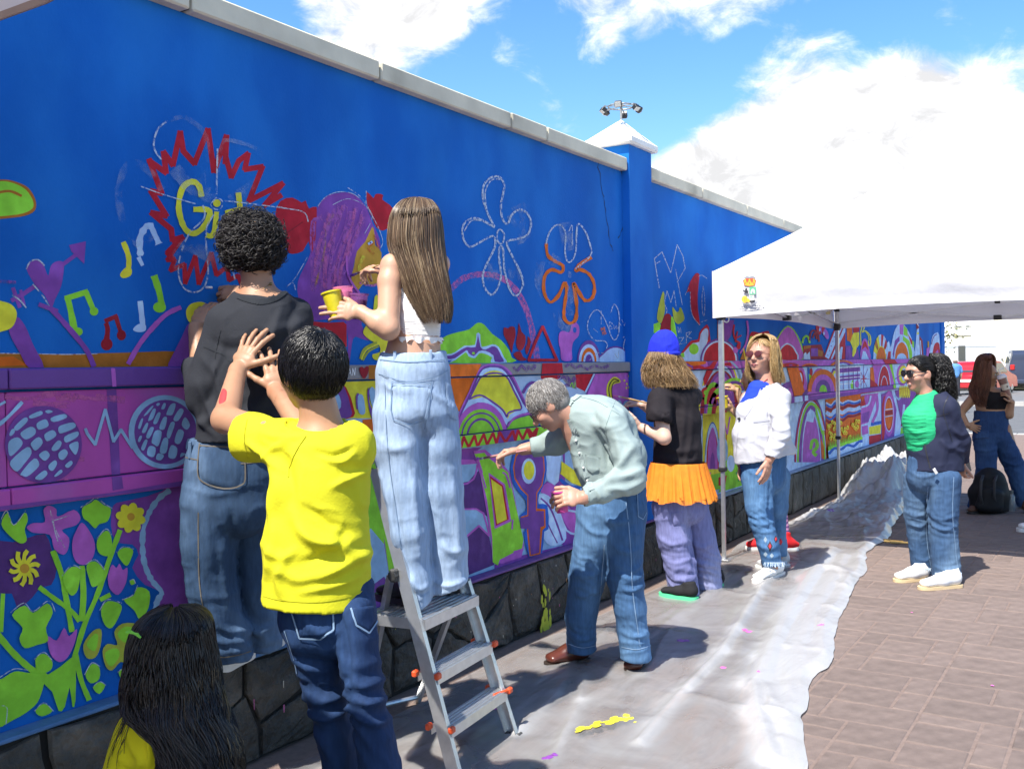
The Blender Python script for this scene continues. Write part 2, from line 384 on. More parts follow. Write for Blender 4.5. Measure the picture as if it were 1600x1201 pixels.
# moulded bands: ledge blocks, panel blocks and lower strip blocks, each with open joints
def bands():
    x=XW0;k=0
    while x <XW1:
        if x <XP0-.3 and x+.68 >XP0:w=XP0-x
        elif abs(x-XP0) <.01:w=.62
        else:w=min(.68,XW1-x)
        near=x <2.62
        q=MB().box((x+w/2,(BY+WY)/2-.0,(ZB0+ZB1)/2),(w-.004,WY-BY,ZB1-ZB0-.002),bev=.005);part('ledge_block',q,M_purp if near else M_grey,wall)
        q=MB().box((x+w/2,(PY+WY)/2,(ZP0+ZB0)/2-.003),(w-.003,WY-PY,ZB0-ZP0-.008),bev=.003);part('panel_block',q,M_orch if near else mat('pale blue paint',(.36,.50,.72),.6,.1,6,.3,90,bdist=.004),wall)
        q=MB().box((x+w/2,(SY_+WY)/2,(ZS0+ZP0)/2-.002),(w-.003,WY-SY_,ZP0-ZS0-.003),bev=.005);part('strip_block',q,M_orch if near else mat('violet paint',(.17,.06,.28),.6,.1,6,.3,90,bdist=.004),wall)
        x +=w;k +=1
bands()
# plinth stones: irregular polygons, each its own piece
def clip_half(poly,p,n):
    out=[]
    for i in range(len(poly)):
        a,b_=poly[i],poly[(i+1) % len(poly)];da,db=(a-p)@n,(b_-p)@n
        if da <= 0:out.append(a)
        if (da <0) !=(db <0) and abs(da-db) >1e-9:out.append(a+(b_-a)*(da/(da-db)))
    return out
def stones():
    rr=random.Random(5);seeds=[]
    x=1.0
    while x <8.2:
        w=rr.uniform(.30,.48)
        if rr.random() <.55:seeds +=[(x+w*.5+rr.uniform(-.1,.1),rr.uniform(.08,.15)),(x+w*.45+rr.uniform(-.1,.1),rr.uniform(.29,.36))]
        else:seeds +=[(x+w*.5,rr.uniform(.17,.25))]
        if rr.random() <.35:seeds.append((x+w,rr.uniform(.33,.39)))
        x +=w
    while x <XW1:seeds.append((x,rr.uniform(.16,.26)));x +=rr.uniform(.26,.42)
    S=np.array(seeds)
    for i,s in enumerate(S):
        poly=[np.array(v) for v in ((s[0]-.6,0.004),(s[0]+.6,0.004),(s[0]+.6,.395),(s[0]-.6,.395))]
        for j,t in enumerate(S):
            if i ==j or abs(t[0]-s[0]) >1.3:continue
            poly=clip_half(poly,(s+t)/2,nz(t-s))
            if len(poly) <3:break
        if len(poly) <3:continue
        c=sum(poly)/len(poly);far=s[0] >8.2
        # round and roughen the outline
        ring=[]
        for k in range(len(poly)):
            a,b_=poly[k],poly[(k+1) % len(poly)];n=max(1,int(np.linalg.norm(b_-a)/.07))
            for t in range(n):ring.append(a+(b_-a)*t/n)
        ring=[c+(v-c)*(1-.012/max(.05,np.linalg.norm(v-c)))+np.array([rr.uniform(-.010,.010),rr.uniform(-.010,.010)]) for v in ring]
        ring=[np.array([v[0],min(max(v[1],.004),.396)]) for v in ring]
        tx,tz=rr.uniform(-.03,.03),rr.uniform(-.03,.03);y0=STY+rr.uniform(-.002,.008);k=len(ring);vs=[]
        for f,dy,jit in ((1,.022,0),(.985,.008,.003),(.9,.001,.005),(.5,-.003,.010)):
            for v in ring:
                p=c+(v-c)*f;vs.append((p[0],y0+dy+tx*(p[0]-c[0])+tz*(p[1]-c[1])+rr.uniform(-jit,jit),p[1]))
        vs.append((c[0],y0-.002,c[1]));fs=[]
        for q in range(3):
            for j in range(k):fs.append((q*k+j,q*k+(j+1)%k,(q+1)*k+(j+1)%k,(q+1)*k+j))
        for j in range(k):fs.append((3*k+j,3*k+(j+1)%k,4*k))
        part('stone',MB().add(vs,fs),M_stone2 if far else M_stone,wall)
stones()
# spatters of paint that ran down on to the stones
q=MB();rr=random.Random(9)
for k in range(90):
    X=rr.uniform(2.2,7.5) if rr.random() <.8 else rr.uniform(7.5,13);z=rr.uniform(.05,.37);l=rr.uniform(.006,.05) if rr.random()<.5 else rr.uniform(.004,.01);w=rr.uniform(.004,.008)
    q.add([(X,STY-.012,z),(X+w,STY-.012,z),(X+w*.8,STY-.012,z-l),(X+w*.2,STY-.012,z-l)],[(0,1,2,3)],rr.choice((0,0,1,2,3)))
for px,py,w,h in ((852,945,.035,.2),(853,975,.06,.05),(1163,760,.03,.1)):
    p=onY(px,py,STY-.012)
    for k in range(26):
        x,z,a=p[0]+w*rr.gauss(0,.45),p[2]+h*rr.uniform(-.5,.5),rr.uniform(.004,.016);p[1] -=.0001;q.add([(x+a*math.cos(t)*rr.uniform(.6,1.2),p[1],z+a*2.2*math.sin(t)*rr.uniform(.6,1.2)) for t in np.arange(7)*.9],[tuple(range(7))],1)
part('paint_spatter',q,[mat('dried pale paint',(.55,.5,.4),.7),mat('dried lime paint',(.42,.45,.03),.7),mat('dried orange paint',(.5,.2,.06),.7),mat('dried pink paint',(.5,.12,.3),.7)],wall,kind='stuff')
# ================================================================ mural (paint films on the wall, a fraction of a millimetre proud)
from mathutils.geometry import tessellate_polygon
PAL=dict(red=(.42,.012,.025),drd=(.26,.01,.02),lime=(.235,.56,.035),olive=(.33,.36,.04),yel=(.66,.60,.035),org=(.62,.125,.008),brn=(.36,.125,.014),pur=(.15,.05,.255),dpu=(.085,.03,.16),
           orc=(.40,.10,.42),pnk=(.55,.12,.36),lb=(.40,.54,.76),sb=(.24,.40,.58),blu=(.015,.10,.43),dbl=(.01,.065,.30),gry=(.20,.19,.20),wht=(.75,.76,.76),gol=(.50,.27,.03),grn=(.08,.32,.08),blk=(.02,.02,.02),vio=(.20,.055,.30),ltp=(.30,.13,.40))
PAL={k:tuple(min(.9,x*1.2) for x in v) for k,v in PAL.items()}
def pm(c):
    if c =='chalk' or c =='dust':
        if c in MATS:return MATS[c]
        m,nt,b=nodes_of('chalk line' if c =='chalk' else 'chalk dust');N,L=nt.nodes,nt.links
        b.inputs['Base Color'].default_value=(.62,.68,.75,1) if c =='chalk' else (.45,.55,.68,1);b.inputs['Roughness'].default_value=.95
        tc=N.new('ShaderNodeTexCoord');n=N.new('ShaderNodeTexNoise');n.inputs['Scale'].default_value=70 if c =='chalk' else 14;n.inputs['Detail'].default_value=6;L.new(tc.outputs['Object'],n.inputs[0])
        r=N.new('ShaderNodeMapRange');lo,hi,mx=(.36,.56,.85) if c =='chalk' else (.42,.75,.35);r.inputs['From Min'].default_value=lo;r.inputs['From Max'].default_value=hi;r.inputs['To Max'].default_value=mx;L.new(n.outputs[0],r.inputs[0])
        L.new(r.outputs[0],b.inputs['Alpha']);MATS[c]=m;return m
    if c.startswith('~'):
        k=c
        if k in MATS:return MATS[k]
        m,nt,b=nodes_of('thin wash '+c[1:]);N,L=nt.nodes,nt.links;b.inputs['Base Color'].default_value=(*PAL[c[1:]],1);b.inputs['Roughness'].default_value=.7
        tc=N.new('ShaderNodeTexCoord');n=N.new('ShaderNodeTexNoise');n.inputs['Scale'].default_value=45;n.inputs['Detail'].default_value=6;L.new(tc.outputs['Object'],n.inputs[0])
        r=N.new('ShaderNodeMapRange');r.inputs['From Min'].default_value=.35;r.inputs['From Max'].default_value=.6;r.inputs['To Min'].default_value=.12;r.inputs['To Max'].default_value=.75;L.new(n.outputs[0],r.inputs[0]);L.new(r.outputs[0],b.inputs['Alpha']);MATS[k]=m;return m
    return mat('mural paint '+c,PAL[c],.75,.16,14,.35,95,bdist=.004,spec=.25,col2=tuple(min(1,c*1.35+.012) for c in PAL[c]),c2scale=9,c2lo=.5,c2hi=.78)
PLANES=dict(U=(WY,ZB1+.001,2.815),B=(BY,ZB0+.001,ZB1-.003),P=(PY,ZP0+.001,ZB0-.008),S=(SY_,ZS0+.002,ZP0-.004),L=(WY,.412,ZS0-.001),E=(2.905,ZB1,2.9))
def clipz(poly,z0,z1):
    for z,s in ((z0,1),(z1,-1)):
        out=[];n=len(poly)
        for i in range(n):
            a,b=poly[i],poly[(i+1) % n];da,db=(a[1]-z)*s,(b[1]-z)*s
            if da >= 0:out.append(a)
            if (da <0) !=(db <0):t=da/(da-db);out.append((a[0]+(b[0]-a[0])*t,a[1]+(b[1]-a[1])*t))
        poly=out
        if len(poly) <3:return []
    return poly
_mot={'n':0}
class Motif:
    """one painted figure; coordinates are photo pixels given as (x*1/s+ox, y*1/s+oy)"""
    def __init__(s,name,Z=(0,0,1.),planes='U',lvl=0,label=None):
        s.name,s.Z,s.pl,s.lvl,s.i,s.label,s.sub=name,Z,planes,lvl,0,label,0;_mot['n'] +=1;s.mo=(_mot['n'] % 4)*.00005;s.mb=MB();s.mats=[]
    def _mi(s,c):
        if c not in s.mats:s.mats.append(c)
        return s.mats.index(c)
    def _px(s,pts):ox,oy,k=s.Z;return np.array([(x/k+ox,y/k+oy) for x,y in pts])
    def _emit(s,px,c,pl,tri=True):
        mi=s._mi(c);off=.0006+s.lvl*.003+s.i*.0002+s.sub*.000025+s.mo
        for q in (pl or s.pl):
            Y,z0,z1=PLANES[q];w=[onY(x,y,Y) for x,y in px];poly=clipz([(v[0],v[2]) for v in w],z0,z1)
            if len(poly) <3:continue
            vs=[(x,Y-off,z) for x,z in poly]
            if len(vs) >4:
                for t in tessellate_polygon([[Vector((x,z,0)) for x,_,z in vs]]):s.mb.add([vs[k] for k in t],[(0,1,2)],mi)
            else:s.mb.add(vs,[tuple(range(len(vs)))],mi)
    def f(s,c,pts,sm=4,pl=None):
        px=s._px(pts);px=spline(px,sm,True) if sm >1 else px
        s._emit(px,c,pl);s.i +=1;return s
    def o(s,c,cx,cy,rx,ry=None,rot=0.,pl=None,n=20):
        ry=ry or rx;cr,sr=math.cos(rot),math.sin(rot)
        pts=[(cx+rx*math.cos(a)*cr-ry*math.sin(a)*sr,cy+rx*math.cos(a)*sr+ry*math.sin(a)*cr) for a in np.arange(n)*2*math.pi/n]
        s._emit(s._px(pts),c,pl);s.i +=1;return s
    def s(s,c,w,pts,sm=5,closed=False,pl=None,jit=.12):
        p=s._px(pts)
        if sm <= 1 and not closed:
            for i in range(len(p)-1):
                d=p[i+1]-p[i];d=d/max(1e-6,np.linalg.norm(d));n=np.array([-d[1],d[0]])*w/s.Z[2]/2;e=d*w/s.Z[2]*.22;s.sub=i % 2;s._emit(np.array([p[i]-e+n,p[i+1]+e+n,p[i+1]+e-n,p[i]-e-n]),c,pl)
            s.sub=0;s.i +=1;return s
        if sm >1:p=spline(p,sm,closed)
        if closed:p=np.vstack([p,p[:1]])
        k=len(p);wz=w/s.Z[2]/2;rr=random.Random(k*7+int(abs(p[0][0])))
        Lf,Rt=[],[]
        for i in range(k):
            d=p[min(i+1,k-1)]-p[max(i-1,0)];d=d/max(1e-6,np.linalg.norm(d));n=np.array([-d[1],d[0]])
            ww=wz*(1+jit*rr.uniform(-1,1));Lf.append(p[i]+n*ww);Rt.append(p[i]-n*ww)
        for i in range(k-1):s.sub=i % 2;s._emit(np.array([Lf[i],Lf[i+1],Rt[i+1],Rt[i]]),c,pl)
        s.sub=0
        s.i +=1;return s
    def arch(s,cx,by,bands,pl=None,lean=0.):
        """nested half-ellipses standing on y=by: bands = [(colour, rx, ry)...] from the outside in"""
        for c,rx,ry in bands:
            pts=[(cx+rx*math.cos(a)+lean*math.sin(a)*ry,by-ry*math.sin(a)) for a in np.linspace(0,math.pi,22)];s._emit(s._px(pts),c,pl);s.i +=1
        return s
    def done(s):
        if not s.mb.f:return None
        o=part(s.name,s.mb,[pm(c) for c in s.mats],wall)
        if s.label:o['label']=s.label
        return o
ZA=(0,0,2.963);ZB=(0,400,2.963);Z3=(240,300,4.289);Z5=(490,290,4.288);Z4=(500,250,2.963);ZC=(680,480,4.848);ZD=(960,380,5.);ZE=(0,540,4.62);ZF=(0,740,3.003);ZG=(700,640,5.003);ZH=(1200,480,5.004);ZI=(1000,490,4.619);ZJ=(1360,460,6.667);ZK=(380,480,4.619);ZL5=(500,500,2.963);ZM=(1000,450,2.963)
# ---------------- upper wall, left
m=Motif('painted_leaf',ZA);m.f('brn',[(-60,850),(0,832),(60,838),(130,870),(166,935),(150,985),(60,1008),(-60,1000)]).f('lime',[(-60,860),(0,840),(60,848),(120,880),(154,938),(138,975),(60,996),(-60,990)]).s('brn',12,[(-40,900),(40,885),(100,908)]);m.done()
m=Motif('painted_starburst',ZA,lvl=0)
m.s('red',26,[(690,745),(768,800),(757,705),(800,765),(834,612),(848,700),(900,758),(962,600),(990,795),(1048,630),(1043,755)],1)
m.s('red',25,[(1043,720),(1070,820),(1105,745),(1148,712),(1133,785),(1215,772),(1152,930),(1308,850),(1225,950),(1300,905)],1)
m.s('red',26,[(690,740),(748,895),(698,885),(770,1000),(700,985),(792,1062),(798,1112),(845,1098),(775,1170),(800,1200)],1)
m.Z=Z3
m.s('red',30,[(190,310),(90,455),(140,455),(112,525),(205,485),(210,610),(278,430),(302,615),(385,410),(420,555),(492,500),(505,590),(565,560),(590,620)],1)
m.done()
m=Motif('painted_word',ZA,lvl=1,label='yellow hand-painted word starting Gi in the red burst')
m.s('yel',26,[(930,912),(918,862),(885,842),(842,872),(824,960),(848,1050),(890,1082),(940,1050),(968,978),(892,970)]).o('yel',1001,941,18).s('yel',24,[(1000,980),(990,1060),(975,1092),(950,1088)]).s('yel',24,[(1100,892),(1108,960)]).s('yel',24,[(1040,988),(1085,975),(1130,980)]);m.done()
m=Motif('chalk_flower_sketch',ZA,lvl=2)
m.s('chalk',8,[(770,562),(725,600),(706,680),(742,742)]).s('dust',22,[(770,560),(845,545),(920,592),(950,650),(960,760)]).s('dust',18,[(1003,800),(1020,670),(1065,652),(1180,690),(1226,760),(1220,830)]).s('dust',34,[(640,1140),(570,1040),(543,900),(570,785),(620,755),(690,800),(745,880)]).s('chalk',5,[(640,862),(760,905),(900,945)]).s('chalk',5,[(1030,930),(1200,950),(1380,975)]).s('dust',40,[(930,760),(930,900),(990,920)]).s('dust',60,[(800,780),(870,860),(960,900)]).s('dust',50,[(1180,850),(1060,930)])
m.s('chalk',7,[(1000,690),(995,900)]);m.Z=Z3
m.s('chalk',11,[(320,90),(328,175),(225,285),(165,440),(158,560),(195,645),(262,673),(325,640),(355,545),(345,400),(342,250),(395,150)]).s('chalk',8,[(412,38),(448,60),(450,95),(425,118),(390,112),(376,80),(412,38)]).s('chalk',9,[(440,150),(470,330),(510,480),(535,590)]);m.s('dust',70,[(230,330),(150,420),(170,560)]).s('dust',90,[(180,330),(340,420),(480,520)]);m.done()
for c,strokes,dots in (('yel',[(25,[(570,1120),(595,1190),(592,1260),(582,1270)])],[]),):
    m=Motif('painted_music_note',ZA);[m.s(c,w,p) for w,p in strokes];m.f('yel',[(555,1270),(580,1240),(608,1245),(605,1275),(570,1288)]);m.done()
m=Motif('painted_music_note',ZA);m.s('lb',30,[(650,1185),(648,1100),(688,1042),(720,1095),(735,1130)],jit=.3).s('lb',20,[(640,1190),(660,1230)],jit=.4).s('dust',60,[(640,1130),(700,1080)]);m.done()
m=Motif('painted_music_note',ZB);m.s('lime',30,[(345,350),(328,260),(312,192)],3).s('lime',26,[(305,196),(402,166)],1).s('lime',26,[(396,165),(432,250)],3).o('lime',358,350,24,20).o('lime',434,256,20);m.done()
m=Motif('painted_music_note',ZB);m.s('drd',24,[(492,395),(498,340),(490,310)],3).s('drd',20,[(488,300),(540,278)],1).s('drd',20,[(535,278),(560,360)],3).o('drd',493,408,27,28).o('drd',561,366,21,24);m.done()
m=Motif('painted_music_note',ZB);m.s('lb',26,[(648,208),(655,270),(662,335)],3).f('lb',[(615,340),(640,315),(672,318),(672,345),(640,352)]);m.done()
m=Motif('painted_music_note',ZB);m.s('lime',32,[(712,90),(735,160),(748,225)],3).o('lime',738,237,30,25);m.done()
m=Motif('painted_heart',ZB);m.f('vio',[(122,60),(140,28),(170,20),(200,40),(222,92),(235,45),(262,25),(292,28),(295,60),(282,140),(252,205),(237,238),(205,180),(160,130)],3).s('vio',20,[(55,205),(100,180),(160,140)],1).s('vio',18,[(90,235),(60,150)],1).s('vio',14,[(110,225),(95,160)],1).s('vio',18,[(275,50),(350,-5),(385,-40)],1).f('vio',[(318,-50),(396,-68),(388,36),(330,-20)],1)
m.s('chalk',6,[(120,60),(140,25),(175,18),(205,45)]).s('chalk',6,[(150,130),(200,190),(235,250)]).s('chalk',7,[(55,180),(90,205),(120,240)]);m.done()
m=Motif('painted_band',ZB,'U');m.f('brn',[(-60,452),(0,450),(120,452),(300,455),(450,450),(600,446),(760,440),(905,442),(905,520),(-60,520)],1).f('org',[(-60,470),(60,465),(130,505),(-60,512)],1).f('org',[(850,470),(905,455),(905,512),(830,512)],1).s('chalk',4,[(0,450),(150,452),(300,455),(450,452)]);m.done()
m=Motif('painted_stem',ZB,lvl=1);m.f('vio',[(38,345),(72,282),(112,322),(150,410),(200,515),(130,515),(90,450)],3).f('yel',[(-60,200),(0,208),(50,225),(75,265),(60,320),(20,345),(-60,345)],3).s('vio',24,[(235,245),(290,305),(345,368),(400,440),(432,512)]).s('vio',20,[(180,225),(260,255)],1).s('~vio',14,[(-40,115),(70,122)]);m.done()
m=Motif('painted_stem',ZB,lvl=1);m.s('orc',22,[(835,237),(770,268),(710,325),(645,405),(590,500)]).f('vio',[(838,375),(872,310),(915,318),(915,400),(880,450),(850,515),(775,515),(800,450)],3).f('yel',[(858,255),(880,222),(930,212),(960,235),(960,300),(900,318),(868,300)],3);m.done()
# ---------------- portrait
m=Motif('painted_flower',Z3);m.f('red',[(815,150),(850,60),(930,38),(990,72),(1018,58),(1040,112),(1093,100),(1086,250),(1085,310),(1060,412),(1038,330),(1000,395),(930,415),(895,395),(880,330),(860,250)],2).s('chalk',8,[(980,125),(1020,150),(1035,200)]).s('chalk',6,[(820,95),(940,120)]).s('drd',8,[(900,270),(1000,200)]);m.done()
m=Motif('painted_portrait',Z5,label='painted woman in profile with long purple hair')
m.f('vio',[(8,190),(70,82),(150,52),(240,48),(312,92),(362,165),(395,255),(440,350),(446,440),(420,400),(390,300),(345,380),(290,440),(262,560),(250,640),(300,700),(335,820),(320,930),(370,1040),(280,1010),(256,1060),(242,1170),(225,1160),(215,910),(0,905),(-70,880),(-110,700),(-90,600),(-40,500),(-5,380)],2)
m.f('gol',[(392,275),(345,375),(290,440),(268,545),(250,640),(298,700),(330,660),(400,668),(440,640),(455,450),(412,400),(408,330)],2)
rr=random.Random(4)
for k in range(22):
    t=k/21;x0=40+t*290;c=rr.choice(['~orc','~orc','~pnk','~gol','~orc'])
    m.s(c,rr.uniform(10,26),[(x0+rr.uniform(-10,40),95+abs(t-.55)*190+rr.uniform(0,60)),(x0-30+rr.uniform(-14,14)*2,300+rr.uniform(-60,40)),(x0*.8-50+rr.uniform(-20,20),520+rr.uniform(-60,40)),(x0*.7-60+rr.uniform(-20,20),660+rr.uniform(0,60))],4)
m.s('orc',14,[(215,470),(222,580),(250,650),(300,720)]).s('~yel',22,[(330,470),(300,560),(330,640)]).s('~org',16,[(400,460),(360,420),(400,380)]).s('lb',16,[(362,392),(384,378)],1).o('dpu',374,384,6).s('~org',14,[(400,330),(430,420)]).s('~pnk',16,[(300,650),(380,670),(430,655)])
m.s('chalk',5,[(20,140),(70,80),(150,45),(240,50),(300,85)]).s('chalk',5,[(220,15),(300,70),(360,150)]).s('chalk',4,[(120,130),(220,90),(330,130),(385,210),(330,330)]).s('chalk',5,[(360,160),(420,270),(455,370),(440,420)]).s('chalk',5,[(-50,480),(-120,600),(-150,640)]).s('chalk',6,[(-190,680),(-150,650),(-130,700)]);m.done()
m=Motif('painted_flower',Z5);m.f('red',[(355,42),(400,85),(412,60),(440,55),(466,66),(460,95),(510,130),(538,170),(528,205),(495,250),(498,282),(462,302),(420,280),(392,215),(362,150)],2).s('chalk',5,[(352,35),(350,110),(360,160)]).s('chalk',4,[(530,150),(555,155)]);m.done()
m=Motif('painted_block',Z5);m.f('red',[(-60,905),(100,918),(200,912),(220,930),(222,1080),(160,1075),(100,990),(-60,970)],1).f('red',[(-60,960),(40,960),(140,1080),(-60,1085)],1);m.done()
m=Motif('painted_petal',Z5,lvl=1);m.f('yel',[(405,745),(430,742),(445,800),(450,900),(490,1000),(488,1090),(440,1165),(400,1162),(390,1130),(440,1115),(435,1070),(375,1035),(335,1000),(328,975),(350,935),(385,920)],2).s('olive',16,[(308,1160),(340,1090),(420,1050)]).s('olive',14,[(325,1170),(365,1110),(430,1075)]).s('yel',10,[(315,1165),(350,1100),(425,1062)]);m.done()
# ---------------- upper wall, middle
m=Motif('chalk_flower_sketch',Z4,lvl=1)
m.s('chalk',9,[(805,308),(775,250),(752,180),(755,120),(785,84),(825,78),(850,112),(845,160),(835,210),(842,272),(866,297),(885,255),(920,230),(955,245),(975,290),(960,345),(915,365),(862,380),(885,440),(925,520),(937,580),(905,630),(872,590),(850,500),(845,415),(832,400),(825,440),(835,545),(800,622),(765,600),(750,540),(770,480),(808,400),(798,352),(740,380),(690,402),(660,360),(662,300),(700,270),(745,278),(806,312)],3)
m.s('chalk',6,[(770,240),(762,150),(790,95),(830,90)]).s('chalk',5,[(665,330),(700,280),(760,285)]).s('chalk',7,[(833,320),(850,345),(845,380),(830,388),(816,365),(820,330),(833,320)]).s('dust',60,[(880,290),(930,260),(950,330),(900,370)]).s('dust',50,[(800,480),(790,560)]).s('dust',50,[(890,500),(900,560)]).s('dust',40,[(890,240),(960,210)]);m.done()
m=Motif('painted_flower',Z4,lvl=1,label='half-painted flower with orange outline over chalk')
m.s('org',15,[(1045,385),(1052,440),(1085,468),(1122,490),(1115,520),(1070,508),(1038,540),(1035,610),(1062,658),(1100,630),(1130,570),(1140,600),(1128,690),(1130,735),(1155,756),(1182,735),(1185,660),(1170,570),(1190,600),(1225,650),(1260,635),(1268,580),(1245,530),(1205,508),(1180,512),(1205,480),(1255,450)],4,jit=.25)
m.s('chalk',7,[(1043,390),(1060,335),(1090,302),(1120,308),(1135,345),(1132,420),(1140,465),(1160,470),(1182,420),(1190,300),(1225,330),(1250,400),(1248,445),(1180,505)]).s('chalk',5,[(1150,330),(1165,305),(1165,400)]).o('dust',1152,530,10,16).s('dust',60,[(1130,290),(1150,420)]).s('dust',40,[(1020,470),(1010,560),(1040,640)]).s('dust',30,[(1085,690),(1100,740),(1130,780),(1170,770)]).s('dust',50,[(1060,450),(1100,480)]).s('dust',36,[(1160,580),(1155,720)]);m.done()
m=Motif('painted_arc',ZA,lvl=0);m.Z=(0,0,1.);m.s('~pnk',9,[(704,452),(722,436),(745,429),(775,431),(800,446),(818,474),(830,510),(840,566)]);m.done()
m=Motif('painted_hill',ZC);m.f('lime',[(14,290),(60,230),(110,205),(180,186),(255,168),(300,130),(330,116),(372,132),(430,200),(500,250),(556,320),(578,380),(582,418),(10,418)],2).f('lb',[(10,290),(40,330),(90,355),(150,340),(220,290),(300,285),(312,200),(340,205),(350,300),(430,280),(480,300),(520,380),(540,418),(420,418),(430,380),(370,350),(330,350),(300,385),(250,370),(230,340),(150,400),(100,418),(10,418)],2).f('pur',[(10,310),(60,355),(120,365),(190,325),(240,300),(305,300),(322,205),(342,300),(380,320),(430,295),(470,310),(500,370),(520,412),(450,412),(440,365),(380,330),(330,332),(290,370),(250,345),(235,325),(150,385),(80,390),(10,350)],2).f('blu',[(5,390),(60,402),(130,400),(100,420),(5,420)],1).o('lime',288,348,12,10);m.done()
m=Motif('painted_heart',ZC,lvl=1);m.f('drd',[(513,180),(520,152),(548,160),(565,146),(598,152),(605,215),(585,290),(578,345),(560,300),(540,255),(518,215)],2);m.done()
m=Motif('painted_heart',ZC,lvl=1);m.f('drd',[(630,118),(650,185),(678,215),(680,270),(655,322),(625,322),(608,270),(622,190)],2);m.done()
m=Motif('painted_heart',ZC,lvl=1);m.f('drd',[(698,218),(722,262),(705,330),(688,360),(678,310),(695,270)],2);m.done()
m=Motif('painted_heart',ZC,lvl=1);m.f('drd',[(588,352),(640,332),(660,375),(692,395),(660,405),(620,398)],2);m.done()
m=Motif('painted_triangle',ZC,'U',lvl=2);m.s('red',20,[(700,400),(750,270),(808,145),(860,270),(918,405)],1).s('red',22,[(700,400),(920,400)],1);m.done()
m=Motif('painted_vase',ZC,lvl=1);m.f('orc',[(935,200),(965,178),(1012,188),(1030,130),(1062,116),(1086,150),(1082,215),(1042,262),(1030,330),(1030,400),(955,400),(945,320),(932,270)],3).o('blu',1053,172,14,22);m.done()
m=Motif('painted_rainbow',ZC,lvl=1);m.arch(1160,412,[('pur',88,162),('lb',76,132),('org',58,106),('lb',42,74),('pur',28,56)]).s('chalk',5,[(1165,400),(1220,350),(1270,345)]);m.done()
m=Motif('painted_hill',ZC,lvl=1);m.f('pur',[(1225,412),(1265,345),(1315,305),(1370,295),(1425,312),(1465,362),(1482,412)],2).f('lb',[(1238,412),(1275,352),(1320,315),(1370,306),(1420,322),(1455,365),(1470,412)],2).s('chalk',5,[(1355,350),(1380,385),(1385,330)]);m.done()
m=Motif('chalk_letter_sketch',ZC,lvl=2);m.s('chalk',7,[(1290,312),(1298,280),(1270,255),(1200,248),(1155,190),(1148,120),(1180,45),(1222,20),(1258,55),(1295,130),(1330,225),(1358,246),(1384,190),(1388,70),(1370,0),(1345,-20),(1325,40)]).s('chalk',6,[(1420,320),(1425,260),(1455,190),(1470,60)]).s('chalk',5,[(1190,160),(1225,190)]).s('chalk',5,[(1415,230),(1450,210)]).s('chalk',5,[(1250,130),(1250,25)]).s('~org',34,[(1262,160),(1275,200)],1)
m.s('chalk',4,[(1310,170),(1312,110),(1335,125),(1316,140),(1340,158),(1312,170)],1).s('chalk',4,[(1345,135),(1350,165),(1365,140),(1370,165)],1).s('chalk',4,[(1380,165),(1385,110),(1400,140)],1).s('chalk',4,[(1405,95),(1425,140),(1450,60),(1430,65)],1);m.done()
# ---------------- ledge band and panel, left
m=Motif('painted_stripe',ZE,'BPS',lvl=0);m.s('orc',30,[(815,150),(825,290)],1,pl='B').f('pur',[(768,300),(838,300),(850,520),(868,935),(805,945),(785,620)],1,pl='P').f('pur',[(805,940),(875,925),(890,1030),(812,1045)],1,pl='S');m.f('pur',[(-60,1165),(800,1060),(1400,960),(1400,1020),(-60,1215)],1,pl='S');m.done()
m=Motif('painted_speaker',ZE,'P',lvl=1);m.o('pur',308,712,278,278,n=36)
for q in ([(62,640),(78,605),(98,600),(100,625),(75,650)],[(60,690),(120,660),(158,695),(140,735),(75,795),(55,760)],[(72,830),(190,730),(222,775),(170,850),(120,905),(80,880)],[(145,918),(240,812),(278,855),(245,900),(190,942),(155,935)],[(98,585),(160,525),(190,520),(188,550),(130,605),(105,610)],[(145,625),(210,585),(248,600),(245,640),(185,675),(150,655)],[(205,505),(285,470),(298,495),(220,525)],[(318,472),(345,463),(375,475),(340,488)],[(258,560),(320,530),(342,560),(335,585),(272,605)],[(360,520),(455,492),(472,520),(380,550)],[(412,600),(430,575),(520,553),(535,590),(440,630),(418,625)],[(458,655),(550,618),(552,655),(470,698)],[(312,640),(370,608),(398,635),(385,660),(330,688)],[(215,700),(270,658),(300,700),(250,755),(222,730)],[(365,735),(410,683),(436,700),(415,745),(375,758)],[(490,715),(550,690),(557,735),(538,785),(510,760)],[(272,785),(320,755),(350,790),(318,828),(290,815)],[(412,775),(455,745),(480,775),(450,820),(420,815)],[(342,860),(385,825),(402,850),(372,900),(345,890)],[(248,945),(310,898),(332,925),(290,965),(250,962)],[(380,938),(425,893),(440,910),(400,940)],[(458,862),(500,828),(513,850),(480,880)]):m.f('sb',q,3)
m.s('sb',26,[(-60,600),(40,520),(150,405)],3,jit=.3).s('sb',18,[(-20,430),(25,405)],1);m.done()
m=Motif('painted_wave',ZE,'P',lvl=1);m.s('sb',22,[(612,600),(625,635),(682,712),(755,460),(815,690),(868,605),(950,735)],1);m.done()
m=Motif('painted_speaker',ZE,'P',lvl=1);m.o('sb',1185,622,262,266,n=36).o('pur',1190,622,226,232,n=36)
